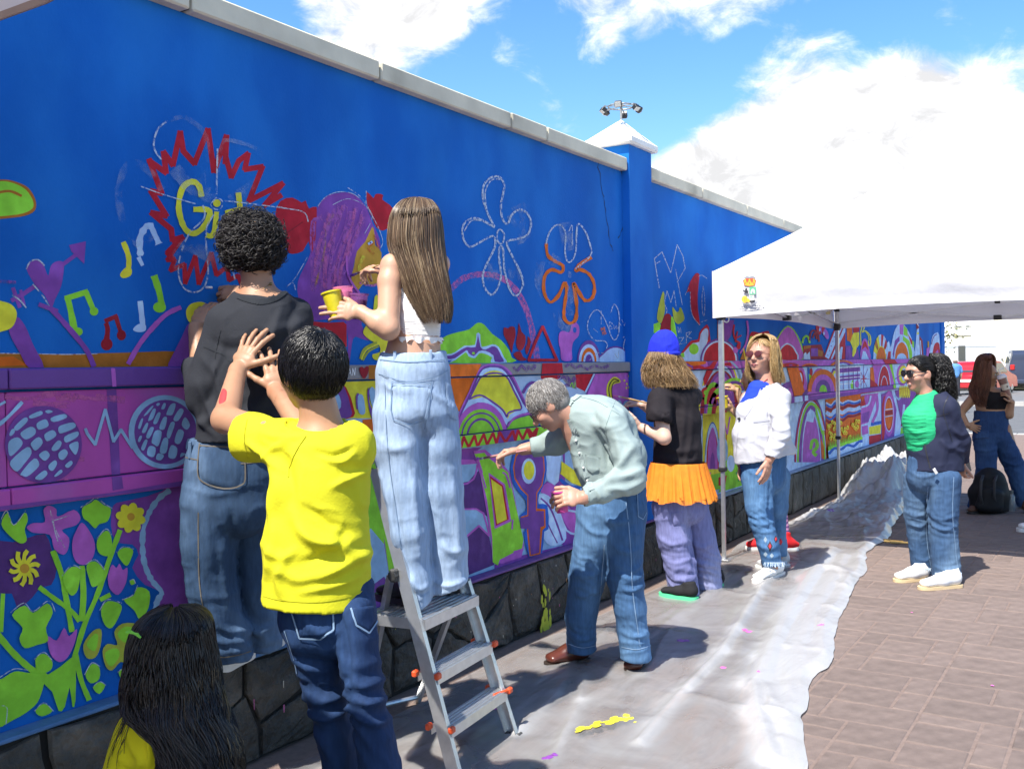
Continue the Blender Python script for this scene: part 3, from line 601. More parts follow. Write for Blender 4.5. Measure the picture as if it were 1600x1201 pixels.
for q in ([(1122,425),(1135,412),(1150,418),(1135,435)],[(1158,455),(1175,415),(1192,420),(1180,455)],[(1195,490),(1225,425),(1262,420),(1240,495),(1205,500)],[(1245,530),(1290,455),(1320,470),(1280,540)],[(1305,570),(1330,515),(1365,570),(1340,605)],[(1030,505),(1085,438),(1100,440),(1060,490)],[(1062,535),(1095,460),(1118,460),(1100,520),(1075,540)],[(1098,555),(1130,485),(1152,490),(1125,560)],[(1142,595),(1170,520),(1198,520),(1180,600)],[(1195,640),(1225,555),(1255,560),(1225,650),(1210,670)],[(1252,690),(1280,605),(1320,625),(1290,705)],[(988,590),(1010,530),(1025,530),(1005,595)],[(1015,620),(1045,560),(1062,565),(1040,625)],[(1045,655),(1075,590),(1102,595),(1070,665)],[(1085,690),(1110,615),(1158,620),(1135,720),(1100,710)],[(1143,765),(1170,670),(1205,675),(1190,770)],[(1205,800),(1225,718),(1270,740),(1255,810)],[(985,685),(1000,650),(1015,655),(1000,692)],[(1008,740),(1035,680),(1055,685),(1030,752)],[(1052,785),(1065,725),(1112,735),(1100,800)],[(1115,815),(1130,775),(1172,790),(1150,825)],[(1290,795),(1300,772),(1330,780),(1295,802)],[(1330,740),(1345,670),(1380,690),(1360,745)]):m.f('sb',q,3)
m.done()
m=Motif('painted_wash',ZE,'P',lvl=0);rr=random.Random(2)
for k in range(12):
    x,y=rr.uniform(0,1300),rr.uniform(320,420) if k%2 else rr.uniform(800,980);m.s('~pnk',rr.uniform(18,50),[(x,y),(x+rr.uniform(60,160),y+rr.uniform(-30,20)),(x+rr.uniform(160,300),y+rr.uniform(-20,30))])
m.done()
# ---------------- lower wall, left: flowers
m=Motif('painted_backdrop',ZF,'L',lvl=0);m.f('vio',[(530,150),(575,130),(690,105),(760,80),(1000,20),(1000,1000),(900,1000),(720,660),(760,560),(680,520),(620,440),(650,380),(620,330),(545,320),(520,240)],2).f('dpu',[(-60,330),(60,320),(130,300),(210,282),(240,350),(265,440),(240,520),(190,530),(150,580),(80,630),(55,560),(-60,545)],2)
m.s('sb',24,[(798,75),(745,115),(700,180),(672,260),(668,350),(680,430),(712,500),(757,553),(740,590),(722,645),(700,760)],jit=.3);m.done()
def petals(m,c,cx,cy,r,n,k=.62,rot=0.,core=None):
    for i in range(n):
        a=rot+2*math.pi*i/n;m.o(c,cx+r*k*math.cos(a),cy+r*k*math.sin(a),r*.5,r*.36,a,n=12)
    m.o(c,cx,cy,r*.45)
m=Motif('painted_flower',ZF,'L',lvl=2)
for i in range(10):
    a=i*2*math.pi/10+.2;m.s('yel',20,[(108+18*math.cos(a),440+18*math.sin(a)),(108+52*math.cos(a+.1),440+58*math.sin(a+.1)),(108+70*math.cos(a+.32),440+84*math.sin(a+.32))],3)
m.o('gol',108,442,22);m.done()
m=Motif('painted_flower',ZF,'L',lvl=2);petals(m,'yel',607,205,62,8,.66,.2);m.o('gol',607,200,18);m.done()
m=Motif('painted_flower',ZF,'L',lvl=2);m.f('orc',[(198,170),(222,148),(258,165),(265,200),(340,168),(372,205),(350,240),(285,262),(318,300),(312,355),(290,378),(248,350),(228,285),(150,275),(120,250),(150,230),(205,225)],3).s('chalk',5,[(240,190),(250,260),(270,330)]).s('chalk',4,[(240,220),(320,195)]).s('chalk',4,[(230,170),(245,240),(300,350)]);m.done()
for q in ([(335,310),(350,270),(378,228),(415,270),(440,330),(430,390),(395,425),(355,415),(335,370)],[(502,470),(520,425),(540,440),(555,420),(570,450),(592,440),(585,510),(550,565),(515,545),(502,510)],[(218,760),(260,780),(295,720),(318,760),(355,725),(345,790),(310,860),(270,880),(230,840)]):
    m=Motif('painted_tulip',ZF,'L',lvl=2);m.f('orc',q,3);m.done()
m=Motif('painted_stem',ZF,'L',lvl=1)
for w,q in ((26,[(245,360),(285,470),(310,600),(335,740)]),(22,[(180,530),(260,590),(330,640),(370,690)]),(28,[(380,430),(388,560),(380,690)]),(24,[(560,262),(510,400),(455,560),(395,700),(345,860)]),(20,[(515,565),(465,590)]),(30,[(-30,730),(50,830),(150,920),(230,960)]),(24,[(350,840),(375,960),(415,1060)]),(20,[(10,560),(0,740)])):m.s('lime',w,q)
m.f('lime',[(160,870),(220,940),(330,860),(350,880),(350,1060),(335,1090),(322,1000),(300,1090),(270,1110),(240,1020),(180,960)],2);m.done()
for q in ([(0,235),(30,180),(60,240),(110,180),(125,215),(110,260),(120,310),(90,325),(40,290)],[(380,160),(420,135),(445,120),(480,145),(515,165),(500,220),(460,235),(440,255),(410,225),(385,205)],[(450,310),(490,265),(515,290),(520,370),(490,385),(455,365)],[(545,370),(575,345),(618,355),(610,395),(590,430),(565,410)],[(290,480),(330,435),(370,450),(360,540),(330,570),(300,530)],[(400,430),(440,408),(480,450),(475,500),(430,530),(412,490)],[(575,590),(620,570),(640,530),(695,550),(690,630),(650,680),(625,640)],[(468,640),(500,595),(560,610),(560,650),(520,720),(485,705)],[(50,660),(110,615),(150,650),(215,605),(242,650),(210,720),(220,780),(170,800),(110,815),(85,770),(100,720)],[(-60,980),(0,960),(60,925),(120,930),(200,950),(180,1050),(140,1100),(60,1150),(-60,1190)],[(160,870),(200,840),(240,880),(230,920),(180,930)],[(395,940),(425,890),(460,905),(460,960),(420,980)],[(430,1000),(460,975),(488,990),(460,1030)],[(550,930),(590,905),(610,960),(580,975)],[(160,1110),(200,1075),(240,1110),(190,1135)],[(603,500),(620,495),(628,512),(610,520)],[(0,1090),(25,1100),(20,1170),(-20,1180)]):
    m=Motif('painted_leaf',ZF,'L',lvl=2);m.f('lime',q,3)
    c=np.mean(q,0);m.s('chalk',4,[(c[0]+(x-c[0])*1.12,c[1]+(y-c[1])*1.12) for x,y in q[:max(3,len(q)//2)]]);m.done()
m=Motif('painted_clover',ZF,'L',lvl=2);m.f('olive',[(475,830),(500,795),(545,800),(530,740),(570,700),(640,705),(655,760),(610,800),(640,850),(600,890),(560,880),(520,920),(490,900)],3).f('lime',[(545,750),(580,715),(630,725),(630,765),(580,790)],3).f('lime',[(488,835),(540,815),(555,850),(520,900),(495,880)],3).f('lime',[(575,830),(610,815),(615,860),(590,875)],3);m.done()
m=Motif('painted_leaf',ZF,'L',lvl=2);m.f('olive',[(385,800),(430,735),(470,730),(465,810),(440,860),(400,860)],3).f('lime',[(400,800),(435,750),(455,760),(440,830)],3);m.done()
# ---------------- band between the climbing boy and the ladder
m=Motif('painted_lettering',ZK,'B',lvl=1,label='thin white hand lettering on the grey ledge')
m.s('wht',5,[(690,492),(690,445),(712,452),(692,470),(715,492)],1).o('wht',735,470,16,22).o('gry',735,470,12,18).s('wht',5,[(752,494),(762,442),(775,492)],1).s('wht',5,[(785,492),(785,440),(800,490),(803,438)],1).s('wht',4,[(756,476),(772,474)],1);m.done()
m=Motif('painted_heart',ZK,'B',lvl=1);m.f('drd',[(835,440),(852,428),(868,440),(885,426),(902,432),(895,480),(868,515),(842,480)],3);m.done()
m=Motif('painted_panel',ZK,'BPS',lvl=0);m.f('brn',[(905,405),(1000,405),(1000,520),(905,520)],1,pl='B').f('yel',[(560,520),(1080,520),(1080,800),(560,800)],1,pl='P').f('org',[(860,810),(1090,790),(1090,960),(860,980)],1,pl='PS').f('red',[(860,1000),(1090,960),(1090,1080),(860,1100)],1,pl='SL');m.done()
m=Motif('painted_wave',ZK,'P',lvl=1);m.f('red',[(640,520),(740,580),(792,720),(790,790),(640,790)],2).f('pur',[(640,520),(725,575),(772,720),(770,790),(640,790)],2).f('sb',[(640,600),(690,640),(700,720),(640,760)],2).f('pur',[(808,640),(830,620),(832,700),(815,740)],2).f('sb',[(822,640),(860,640),(875,760),(830,760)],3).f('pur',[(890,620),(905,580),(905,680),(935,760),(930,810),(905,740)],3).f('sb',[(905,600),(930,575),(960,640),(950,810),(935,740),(915,680)],3);m.done()
m=Motif('painted_backdrop',(0,0,1.),'L',lvl=0);m.f('vio',[(275,780),(560,715),(700,690),(700,930),(560,960),(275,1050)],1).f('orc',[(400,860),(470,800),(540,850),(545,960),(420,990)],3).f('lb',[(330,800),(390,790),(380,900),(340,930)],3);m.done()
m=Motif('painted_backdrop',(0,0,1.),'L',lvl=0);m.f('lime',[(545,735),(600,720),(600,960),(545,980)],1).f('sb',[(560,840),(600,850),(612,1000),(560,1010)],2).f('pur',[(560,930),(600,900),(640,985),(560,1010)],1);m.done()
# ---------------- middle panel: tent shapes
m=Motif('painted_band',ZC,'B',lvl=1);m.f('org',[(60,420),(350,420),(300,530),(60,530)],1).f('brn',[(-220,415),(-80,415),(-80,540),(-220,540)],1).f('red',[(810,410),(955,405),(965,500),(800,510)],1).s('~pur',24,[(590,450),(620,480),(650,440),(690,480),(700,450),(740,470),(750,430)],2).s('~pur',22,[(980,450),(1020,430),(1060,460),(1100,440),(1150,470),(1200,440),(1260,460),(1310,440)],2);m.done()
m=Motif('painted_panel',ZC,'P',lvl=0);m.f('org',[(60,520),(330,520),(180,790),(150,760),(100,540)],1).f('red',[(800,500),(970,490),(940,540),(870,560),(800,540)],1).f('red',[(1060,500),(1200,490),(1140,640),(1060,600)],1).f('gry',[(930,500),(1060,500),(1070,620),(1010,600)],1).s('~pur',34,[(930,540),(980,520),(1020,560),(1060,530)]).s('~pur',30,[(960,600),(1040,580)]).s('lime',6,[(1020,600),(1035,570),(1045,610),(1060,570)]);m.done()
m=Motif('painted_tent',ZC,'BPS',lvl=1)
m.f('orc',[(150,930),(180,790),(250,640),(310,500),(360,440),(440,428),(510,440),(570,490),(620,580),(690,730),(760,860),(850,960),(960,1120),(150,1120)],2)
m.f('pur',[(160,930),(190,790),(262,640),(320,500),(370,448),(440,436),(505,450),(560,500),(612,590),(680,730),(745,860),(800,940),(160,960)],2)
m.f('lb',[(170,930),(200,800),(275,650),(335,500),(380,462),(440,455),(500,468),(545,515),(595,600),(660,730),(700,790),(640,810),(545,870),(540,895),(520,870),(440,790),(350,720),(280,740),(200,830)],2)
m.f('yel',[(245,700),(300,600),(350,520),(390,490),(440,478),(490,488),(530,520),(580,620),(650,750),(620,780),(560,810),(545,845),(510,790),(430,720),(350,680)],2)
m.s('pur',14,[(250,700),(320,560),(350,525),(430,498),(530,520),(590,630),(650,760),(600,780),(548,800),(538,830),(505,775),(420,710),(350,668),(300,672),(255,695)],3)
m.f('lime',[(550,900),(600,850),(680,825),(740,825),(800,940),(860,990),(540,990)],2).s('orc',14,[(545,900),(590,840),(660,810),(735,800)],3)
m.arch(340,985,[('orc',200,265),('lime',172,215),('pur',152,190),('lime',140,178),('pur',112,148),('lime',98,130)],lean=0.02)
m.done()
m=Motif('painted_zigzag',ZC,'S',lvl=2);m.f('lime',[(140,960),(900,880),(900,1000),(140,1100)],1).f('pur',[(460,920),(620,900),(600,1030),(470,1040)],1)
zz=[(150,990),(185,1070),(208,980),(245,1060),(290,970),(312,1055),(360,960),(385,1040),(430,950),(455,1030),(480,945),(525,1020),(580,935),(600,1005),(620,930),(655,1000),(690,920),(712,985),(765,915)]
m.s('red',20,zz,1,jit=.05).s('red',22,[(765,915),(745,985),(700,925)],1);m.done()
m=Motif('painted_panel',ZC,'P',lvl=1);m.s('pur',22,[(660,650),(690,600),(730,570),(780,580)],3).f('yel',[(760,780),(850,840),(880,890),(800,905)],1).f('pur',[(1140,650),(1210,495),(1560,485),(1560,850),(1140,850)],1).f('orc',[(1150,650),(1215,497),(1560,487),(1560,850),(1150,850)],1).s('lb',12,[(1135,640),(1205,495)],1);m.done()
m=Motif('painted_moon',ZC,'P',lvl=2);m.f('yel',[(1390,545),(1350,525),(1305,565),(1290,630),(1305,700),(1340,705),(1330,640),(1345,585),(1395,570)],3).s('blk',8,[(1385,555),(1345,545),(1312,590),(1310,650),(1325,700)],3).s('blk',7,[(1385,560),(1345,570),(1330,620),(1335,690)],3)
for x,y in ((1425,555),(1460,520),(1465,555),(1445,580),(1460,605),(1440,610),(1470,580)):m.o('yel',x,y,7,8,n=8)
m.s('sb',14,[(1370,740),(1385,705),(1410,745),(1440,710),(1470,750),(1490,720),(1480,790),(1455,790),(1500,740)],3);m.done()
m=Motif('painted_ring',ZD,'BP',lvl=2);m.f('org',[(165,925),(240,920),(240,985),(165,985)],1,pl='B').f('brn',[(165,995),(190,990),(190,1100),(165,1100)],1,pl='P').f('lb',[(160,985),(420,985),(420,1300),(160,1300)],1,pl='P')
for c,rx,ry in (('drd',85,170),('yel',78,156),('org',70,140),('lime',60,125),('vio',42,84),('org',32,64),('yel',24,48),('lime',12,26)):m.o(c,242,1140,rx,ry,pl='P',n=24)
m.s('wht',6,[(200,922),(205,985)],1,pl='B').s('wht',6,[(225,922),(232,985)],1,pl='B');m.done()
# ---------------- middle lower wall
m=Motif('painted_backdrop',ZG,'L',lvl=0);m.f('sb',[(-120,300),(900,150),(1700,60),(1700,1100),(-120,1500)],1).f('vio',[(-120,325),(270,290),(210,330),(230,420),(80,430),(-120,420)],1).f('orc',[(-120,380),(200,390),(230,420),(-120,445)],1).f('dpu',[(-120,620),(160,560),(250,470),(340,800),(300,830),(200,775),(-120,790)],2).f('dpu',[(-120,1010),(140,990),(250,905),(320,980),(360,1210),(-120,1400)],1).s('orc',14,[(-120,620),(150,575),(215,500),(225,430)],2).s('orc',14,[(-120,790),(220,775),(290,860),(320,980)],2).s('orc',14,[(-120,1010),(130,1000),(240,905),(320,985)],1).f('vio',[(360,1210),(560,1140),(1100,1010),(1700,880),(1700,1000),(360,1260)],1);m.done()
m=Motif('painted_figure',ZG,'L',lvl=1);m.f('orc',[(195,320),(285,310),(420,420),(480,490),(590,1060),(570,1150),(420,1200),(345,1195),(330,990),(250,520)],1).f('lime',[(202,345),(280,335),(310,375),(400,440),(465,490),(500,640),(585,1010),(575,1080),(400,1170),(385,1215),(345,1190),(340,990),(300,700),(260,540),(240,420)],1).f('orc',[(312,490),(440,580),(490,870),(360,930)],1).f('red',[(322,515),(425,590),(470,855),(370,905)],1).f('yel',[(330,540),(415,600),(455,855),(378,890)],1).s('orc',14,[(420,490),(450,510),(480,610)],2).s('orc',12,[(250,470),(290,610)],1).s('orc',12,[(500,860),(495,930)],1).s('orc',16,[(510,1110),(580,1090)],1).s('orc',10,[(225,370),(262,490)],1);m.done()
m=Motif('painted_female_symbol',ZG,'L',lvl=2);cxs,cys=622,470
m.f('blu',[(530,300),(570,258),(640,235),(710,265),(755,350),(765,470),(740,590),(705,660),(702,735),(770,745),(778,930),(745,950),(725,1130),(625,1150),(585,960),(600,940),(555,830),(600,790),(600,710),(540,640),(495,560),(480,460),(500,360)],2)
m.f('org',[(560,290),(640,255),(700,285),(742,370),(750,470),(730,590),(690,650),(688,770),(752,775),(756,915),(730,940),(715,1125),(630,1145),(608,940),(618,920),(560,835),(612,820),(612,670),(560,620),(512,540),(500,450),(520,350)],1)
m.f('pur',[(560,320),(640,290),(700,310),(735,380),(742,470),(722,585),(682,645),(680,790),(742,790),(745,905),(715,915),(705,1115),(640,1132),(618,930),(560,925),(556,845),(620,828),(620,665),(570,615),(520,530),(510,450),(525,370)],1)
m.o('lb',622,478,56,100).o('yel',625,472,42,74);m.done()
m=Motif('painted_petal',ZG,'L',lvl=1);m.f('vio',[(730,600),(770,555),(830,600),(900,420),(890,330),(910,330),(910,640),(1200,700),(1200,1000),(900,1060),(720,960)],1).f('lb',[(745,350),(885,330),(860,560),(825,590),(770,545),(760,480)],1).f('orc',[(720,640),(770,570),(830,590),(860,640),(960,780),(1100,800),(1100,970),(960,960),(860,790)],2).f('lb',[(705,660),(780,670),(850,760),(905,900),(920,1000),(880,1050),(800,1060),(740,1000),(700,800)],2).s('pur',14,[(720,690),(790,760),(850,900),(890,1020)],3).s('pur',10,[(720,740),(780,900),(850,1040)],3).f('yel',[(890,420),(940,480),(1020,580),(900,520),(872,500)],1).s('blu',26,[(870,540),(940,595),(1040,610)],3).f('yel',[(880,400),(1050,520),(1040,600),(960,570),(880,505)],1).s('lb',16,[(850,760),(920,940),(1020,975)],3).s('lb',16,[(900,780),(1020,800)],1);m.done()
m=Motif('painted_backdrop',(0,0,1.),'L',lvl=1);m.f('orc',[(1000,790),(1022,770),(1022,830),(1000,832)],1).f('brn',[(940,640),(1030,630),(1030,740),(940,760)],1).f('red',[(1000,660),(1045,650),(1045,700),(1000,720)],1).f('pur',[(1000,700),(1060,690),(1060,780),(1000,800)],1);m.done()
# ---------------- right half of the mural
m=Motif('painted_tower',ZD,'U',lvl=0);m.f('lb',[(144,665),(185,690),(215,672),(255,682),(300,660),(300,920),(150,920)],1).f('orc',[(243,660),(262,640),(285,670),(292,720),(265,732),(250,700)],3).s('drd',12,[(187,755),(190,805)],1).o('yel',225,808,9,12).f('blu',[(200,900),(245,895),(245,918),(200,918)],1);m.done()
m=Motif('chalk_letter_sketch',ZD,'U',lvl=0);m.s('chalk',6,[(350,350),(330,230),(312,120),(372,68),(440,232),(490,12),(535,100),(552,195),(490,305)],1).s('chalk',5,[(478,205),(500,330),(530,480)],1).s('chalk',5,[(388,470),(410,372),(440,462),(465,370),(482,500)],1).s('chalk',5,[(316,165),(358,140)],1).s('chalk',5,[(388,470),(410,520),(400,560)],2).s('chalk',5,[(495,650),(500,700),(515,660),(520,700)],1).s('chalk',5,[(500,740),(540,735),(505,790),(545,780)],1).s('chalk',5,[(560,780),(560,700),(600,690),(565,730),(605,745)],1);m.done()
m=Motif('painted_leaf',ZD,'U',lvl=1);m.f('olive',[(374,380),(388,400),(386,440),(392,500),(388,550),(362,625),(335,605),(330,570),(345,480)],3);m.done()
m=Motif('painted_leaf',ZD,'U',lvl=1);m.f('olive',[(450,498),(480,535),(500,530),(505,505),(520,508),(545,585),(520,620),(488,630),(460,590)],3);m.done()
m=Motif('painted_hill',ZD,'U',lvl=1);m.f('drd',[(355,660),(375,590),(400,552),(430,555),(448,600),(450,740),(350,740)],2).f('lime',[(440,575),(462,600),(478,680),(484,740),(442,720)],2).f('lime',[(295,635),(345,615),(358,640),(345,705),(295,700)],1);m.done()
m=Motif('painted_numeral',ZD,'U',lvl=1,label='red numeral one outlined in chalk');m.f('red',[(632,236),(658,240),(660,270),(648,400),(650,520),(666,640),(640,612),(608,560),(592,480),(585,375),(560,388),(590,300)],2).s('chalk',5,[(655,260),(680,250),(720,275)],2).s('chalk',5,[(590,380),(592,500),(615,580),(665,640)],3).s('chalk',5,[(690,335),(702,430),(700,560),(685,540),(680,420),(690,335)],3).s('chalk',4,[(675,615),(720,600)],1).s('chalk',4,[(548,405),(575,350)],1);m.done()
m=Motif('painted_rabbit',ZD,'U',lvl=1);m.f('red',[(500,885),(560,800),(600,760),(650,750),(660,700),(700,650),(735,655),(735,920),(500,920)],2).f('lb',[(500,900),(560,830),(610,780),(660,770),(670,710),(705,665),(730,680),(725,760),(700,830),(690,880),(690,918),(500,918)],2).o('lime',617,826,38,42).f('lime',[(500,860),(540,855),(545,890),(500,890)],1);m.done()
m=Motif('painted_arch',ZD,'U',lvl=2);m.arch(815,918,[('pur',150,175),('lb',138,158),('red',126,146)]).f('org',[(800,600),(852,600),(855,690),(840,740),(800,742)],1).f('vio',[(852,600),(930,600),(905,720),(870,770),(840,740)],1);m.done()
m=Motif('painted_branch',ZD,'U',lvl=2);m.s('red',14,[(930,635),(925,700),(945,760),(975,780),(965,810)],3).s('red',10,[(955,690),(940,770)],1).s('red',9,[(985,720),(940,745)],1).o('orc',940,835,20,24).o('red',965,805,16,24).s('orc',14,[(1030,605),(1038,690),(1020,790),(975,860)],3).f('brn',[(975,910),(1010,820),(1030,910)],1).s('yel',6,[(1000,820),(1018,910)],1);m.done()
m=Motif('painted_bush',ZD,'U',lvl=1);m.f('red',[(1050,910),(1052,720),(1090,690),(1130,700),(1200,684),(1205,735),(1180,910)],2).o('lime',1068,765,18,40).o('lime',1110,740,20,30).o('lb',1080,830,24,40);m.done()
m=Motif('painted_hill',ZH,'U',lvl=1);m.f('lime',[(55,270),(95,195),(150,142),(205,178),(250,262),(272,330),(272,408),(20,408)],2).f('orc',[(65,270),(102,200),(150,152),(200,186),(240,265),(262,330),(262,408),(20,408)],2).f('lb',[(75,405),(88,330),(120,292),(150,280),(190,300),(215,335),(236,408)],2).f('red',[(84,405),(97,335),(125,302),(150,290),(183,308),(205,340),(226,408)],2);m.done()
m=Motif('painted_arch',ZH,'U',lvl=2);m.s('lime',16,[(265,280),(272,245),(290,225),(310,235),(322,280)],3).s('drd',14,[(320,260),(330,200),(355,180),(385,215),(395,270)],3).s('drd',12,[(345,240),(362,200),(378,250)],3).f('drd',[(270,300),(410,290),(435,360),(440,406),(270,406)],1).f('vio',[(330,320),(385,320),(385,382),(330,382)],1).f('brn',[(275,305),(330,295),(330,315),(275,330)],1).f('brn',[(385,330),(425,345),(420,385),(385,380)],1).f('lb',[(272,365),(290,350),(298,370),(320,345),(325,406),(272,406)],1);m.done()
m=Motif('painted_feather',ZH,'U',lvl=2)
for a,b,c in ((380,150,'red'),(405,140,'orc'),(425,165,'red'),(440,185,'orc')):m.o(c,b*0+a+10,b+25,17,42,-.3,n=14)
m.o('lb',400,175,6,14).o('lb',432,205,6,14);m.done()
m=Motif('painted_stripes',ZH,'U',lvl=2);m.f('red',[(425,406),(500,200),(535,130),(600,130),(600,406)],1).f('lb',[(440,385),(520,180),(550,135),(585,140),(470,405)],1).f('lime',[(548,132),(590,128),(585,165)],1).f('lb',[(485,405),(585,165),(600,165),(600,250),(515,405)],1).f('red',[(498,405),(600,190),(600,300),(540,405)],1).f('lb',[(540,405),(565,310),(580,310),(570,405)],1)
for k in range(7):m.o('pur',462+k*13,375-k*36,4,5,n=6)
m.done()
m=Motif('painted_blocks',ZH,'U',lvl=1);m.f('org',[(612,135),(655,135),(660,240),(640,270),(615,260)],1).f('red',[(660,130),(712,125),(712,190),(668,205)],1).f('yel',[(665,200),(710,195),(712,290),(690,320),(680,390),(655,385),(660,320),(640,270)],1).f('vio',[(605,300),(645,300),(660,400),(700,320),(715,406),(605,406)],1);m.done()
m=Motif('painted_spiral',ZH,'U',lvl=1);m.s('yel',8,[(725,300),(722,200),(738,142),(750,160),(735,195),(760,185),(795,220),(800,280),(788,300),(782,260)],4).s('yel',6,[(760,190),(782,220),(788,260)],3);m.done()
m=Motif('painted_arch',ZH,'U',lvl=2);m.f('orc',[(718,406),(725,300),(745,245),(770,260),(790,340),(798,406)],2).f('red',[(728,330),(748,262),(770,290),(782,340),(760,310),(742,320)],2).f('lb',[(725,406),(740,340),(758,345),(785,406)],1);m.done()
m=Motif('painted_fan',ZH,'U',lvl=2)
cx_,cy_=880,405
for k,c in enumerate(['lb','yel','brn','yel','lb','red','lb','red','lb','vio']):
    a0,a1=math.pi*(1-k/10),math.pi*(1-(k+1)/10);m.f(c,[(cx_+62*math.cos(a0),cy_-195*math.sin(a0)),(cx_+62*math.cos(a1),cy_-195*math.sin(a1)),(cx_,cy_)],1)
m.arch(880,406,[('yel',40,102),('org',36,95)]).f('lb',[(920,406),(925,280),(940,262),(958,330),(955,406)],1).f('red',[(925,406),(935,345),(955,345),(955,406)],1);m.done()
m=Motif('painted_arch',ZJ,'U',lvl=2);m.f('lb',[(205,668),(215,520),(250,370),(300,302),(350,320),(400,400),(440,520),(440,668)],2).f('orc',[(298,302),(340,312),(335,420),(300,415)],1).f('lime',[(340,318),(380,360),(385,440),(340,420)],1).f('red',[(380,400),(430,480),(445,520),(420,520)],1).f('vio',[(225,620),(250,480),(300,430),(298,500),(240,660)],1).f('lime',[(335,430),(400,480),(430,600),(430,668),(390,668),(380,560),(330,500)],1).arch(320,668,[('lb',80,190),('org',70,170),('lb',50,55)]);m.done()
m=Motif('painted_tower',ZJ,'U',lvl=2);m.f('lb',[(450,668),(470,480),(485,290),(498,290),(505,480),(520,668)],1).f('drd',[(474,310),(500,305),(500,350),(478,365)],1).s('wht',6,[(478,300),(500,330)],1).o('yel',490,405,10,14).f('drd',[(505,430),(540,480),(550,668),(515,668)],1).s('lb',10,[(515,480),(530,668)],1).f('lime',[(430,480),(450,490),(450,560),(430,540)],1).s('gol',16,[(598,490),(600,560)],1).f('orc',[(580,560),(610,545),(615,668),(575,668)],1);m.done()
m=Motif('painted_arch',ZJ,'U',lvl=2);m.f('lb',[(610,668),(625,520),(645,430),(680,400),(712,420),(715,668)],2).s('pur',9,[(630,520),(655,440),(690,412)],3).f('red',[(645,668),(655,540),(685,500),(715,520),(715,668)],2).f('orc',[(665,668),(675,600),(700,570),(715,668)],1);m.done()
# filler: dense band of colour over ledge, panel and lower wall under the white tent
def quilt(name,Z,planes,x0,x1,y0,y1,n,seed,cols,lvl=0):
    rr=random.Random(seed);m=Motif(name,Z,planes,lvl=lvl)
    for k in range(n):
        x=x0+(x1-x0)*(k+rr.random()*.8)/n;w=(x1-x0)/n*rr.uniform(.7,1.5);y=rr.uniform(y0,y1);h=(y1-y0)*rr.uniform(.25,.6)
        t=rr.random();c=rr.choice(cols)
        if t <.4:m.arch(x,min(y+h,y1+10),[(rr.choice(cols),w,h*1.3),(rr.choice(cols),w*.75,h),(rr.choice(cols),w*.5,h*.7),(rr.choice(cols),w*.25,h*.4)])
        elif t <.6:m.o(rr.choice(cols),x,y,w*.7,h*.5).o(rr.choice(cols),x,y,w*.5,h*.35).o(rr.choice(cols),x,y,w*.2,h*.16)
        elif t <.8:m.f(c,[(x-w,y0-10),(x-w*.2,y0-10),(x+w*.7,y1+10),(x-w*.1,y1+10)],1)
        else:m.s(c,w*.35,[(x-w,y),(x-w*.3,y-h*.4),(x+w*.3,y+h*.3),(x+w,y-h*.2)],3)
    m.done()
m=Motif('painted_backdrop',(0,0,1.),'BPSL',lvl=0);m.f('lb',[(1000,560),(1472,560),(1472,660),(1300,690),(1000,700)],1,pl='P').f('orc',[(1000,560),(1472,555),(1472,600),(1000,600)],1,pl='B').f('vio',[(1000,600),(1480,580),(1480,640),(1000,720)],1,pl='S').f('lb',[(1000,620),(1480,600),(1480,690),(1000,880)],1,pl='L');m.done()
quilt('painted_quilt',(0,0,1.),'B',1030,1470,563,578,22,3,['red','lb','orc','vio','org','lb','drd'],1)
m=Motif('painted_rainbow',ZD,'BPS',lvl=1)
m.arch(815,1330,[('yel',165,445),('orc',152,430),('vio',142,405),('lb',136,380),('drd',150,340),('vio',120,330),('orc',104,300),('pur',84,260),('orc',66,225),('lime',95,205),('red',62,160),('yel',30,80)],lean=.05).f('red',[(690,1060),(720,980),(770,920),(800,920),(720,1080),(700,1120)],1).s('vio',16,[(980,920),(1000,1000),(1040,1100)],1).s('sb',14,[(880,905),(960,980),(1000,1120)],3);m.done()
m=Motif('painted_butterfly',ZI,'SPL',lvl=1);m.f('yel',[(450,640),(720,600),(740,1000),(700,1180),(450,1200)],1).arch(520,1120,[('blu',58,340),('lb',54,330),('red',46,285),('lb',34,255),('orc',36,300),('vio',18,120)]).s('orc',10,[(625,870),(600,760)],1).s('orc',10,[(625,870),(645,745)],1).s('brn',8,[(620,870),(615,1090)],1).o('sb',590,990,40,110).o('lime',660,1120,60,90).o('lb',650,1080,28,60).f('lime',[(680,1160),(715,1040),(750,1110),(760,1230),(560,1290),(600,1190)],1).f('lime',[(440,1180),(640,1130),(640,1250),(440,1290)],1)
for x,y in ((700,1090),(715,1130),(690,1150),(720,1170),(705,1200),(735,1140),(740,1190)):m.o('grn',x,y,6,12,n=8)
m.f('red',[(560,1180),(620,1165),(610,1230),(560,1240)],1);m.done()
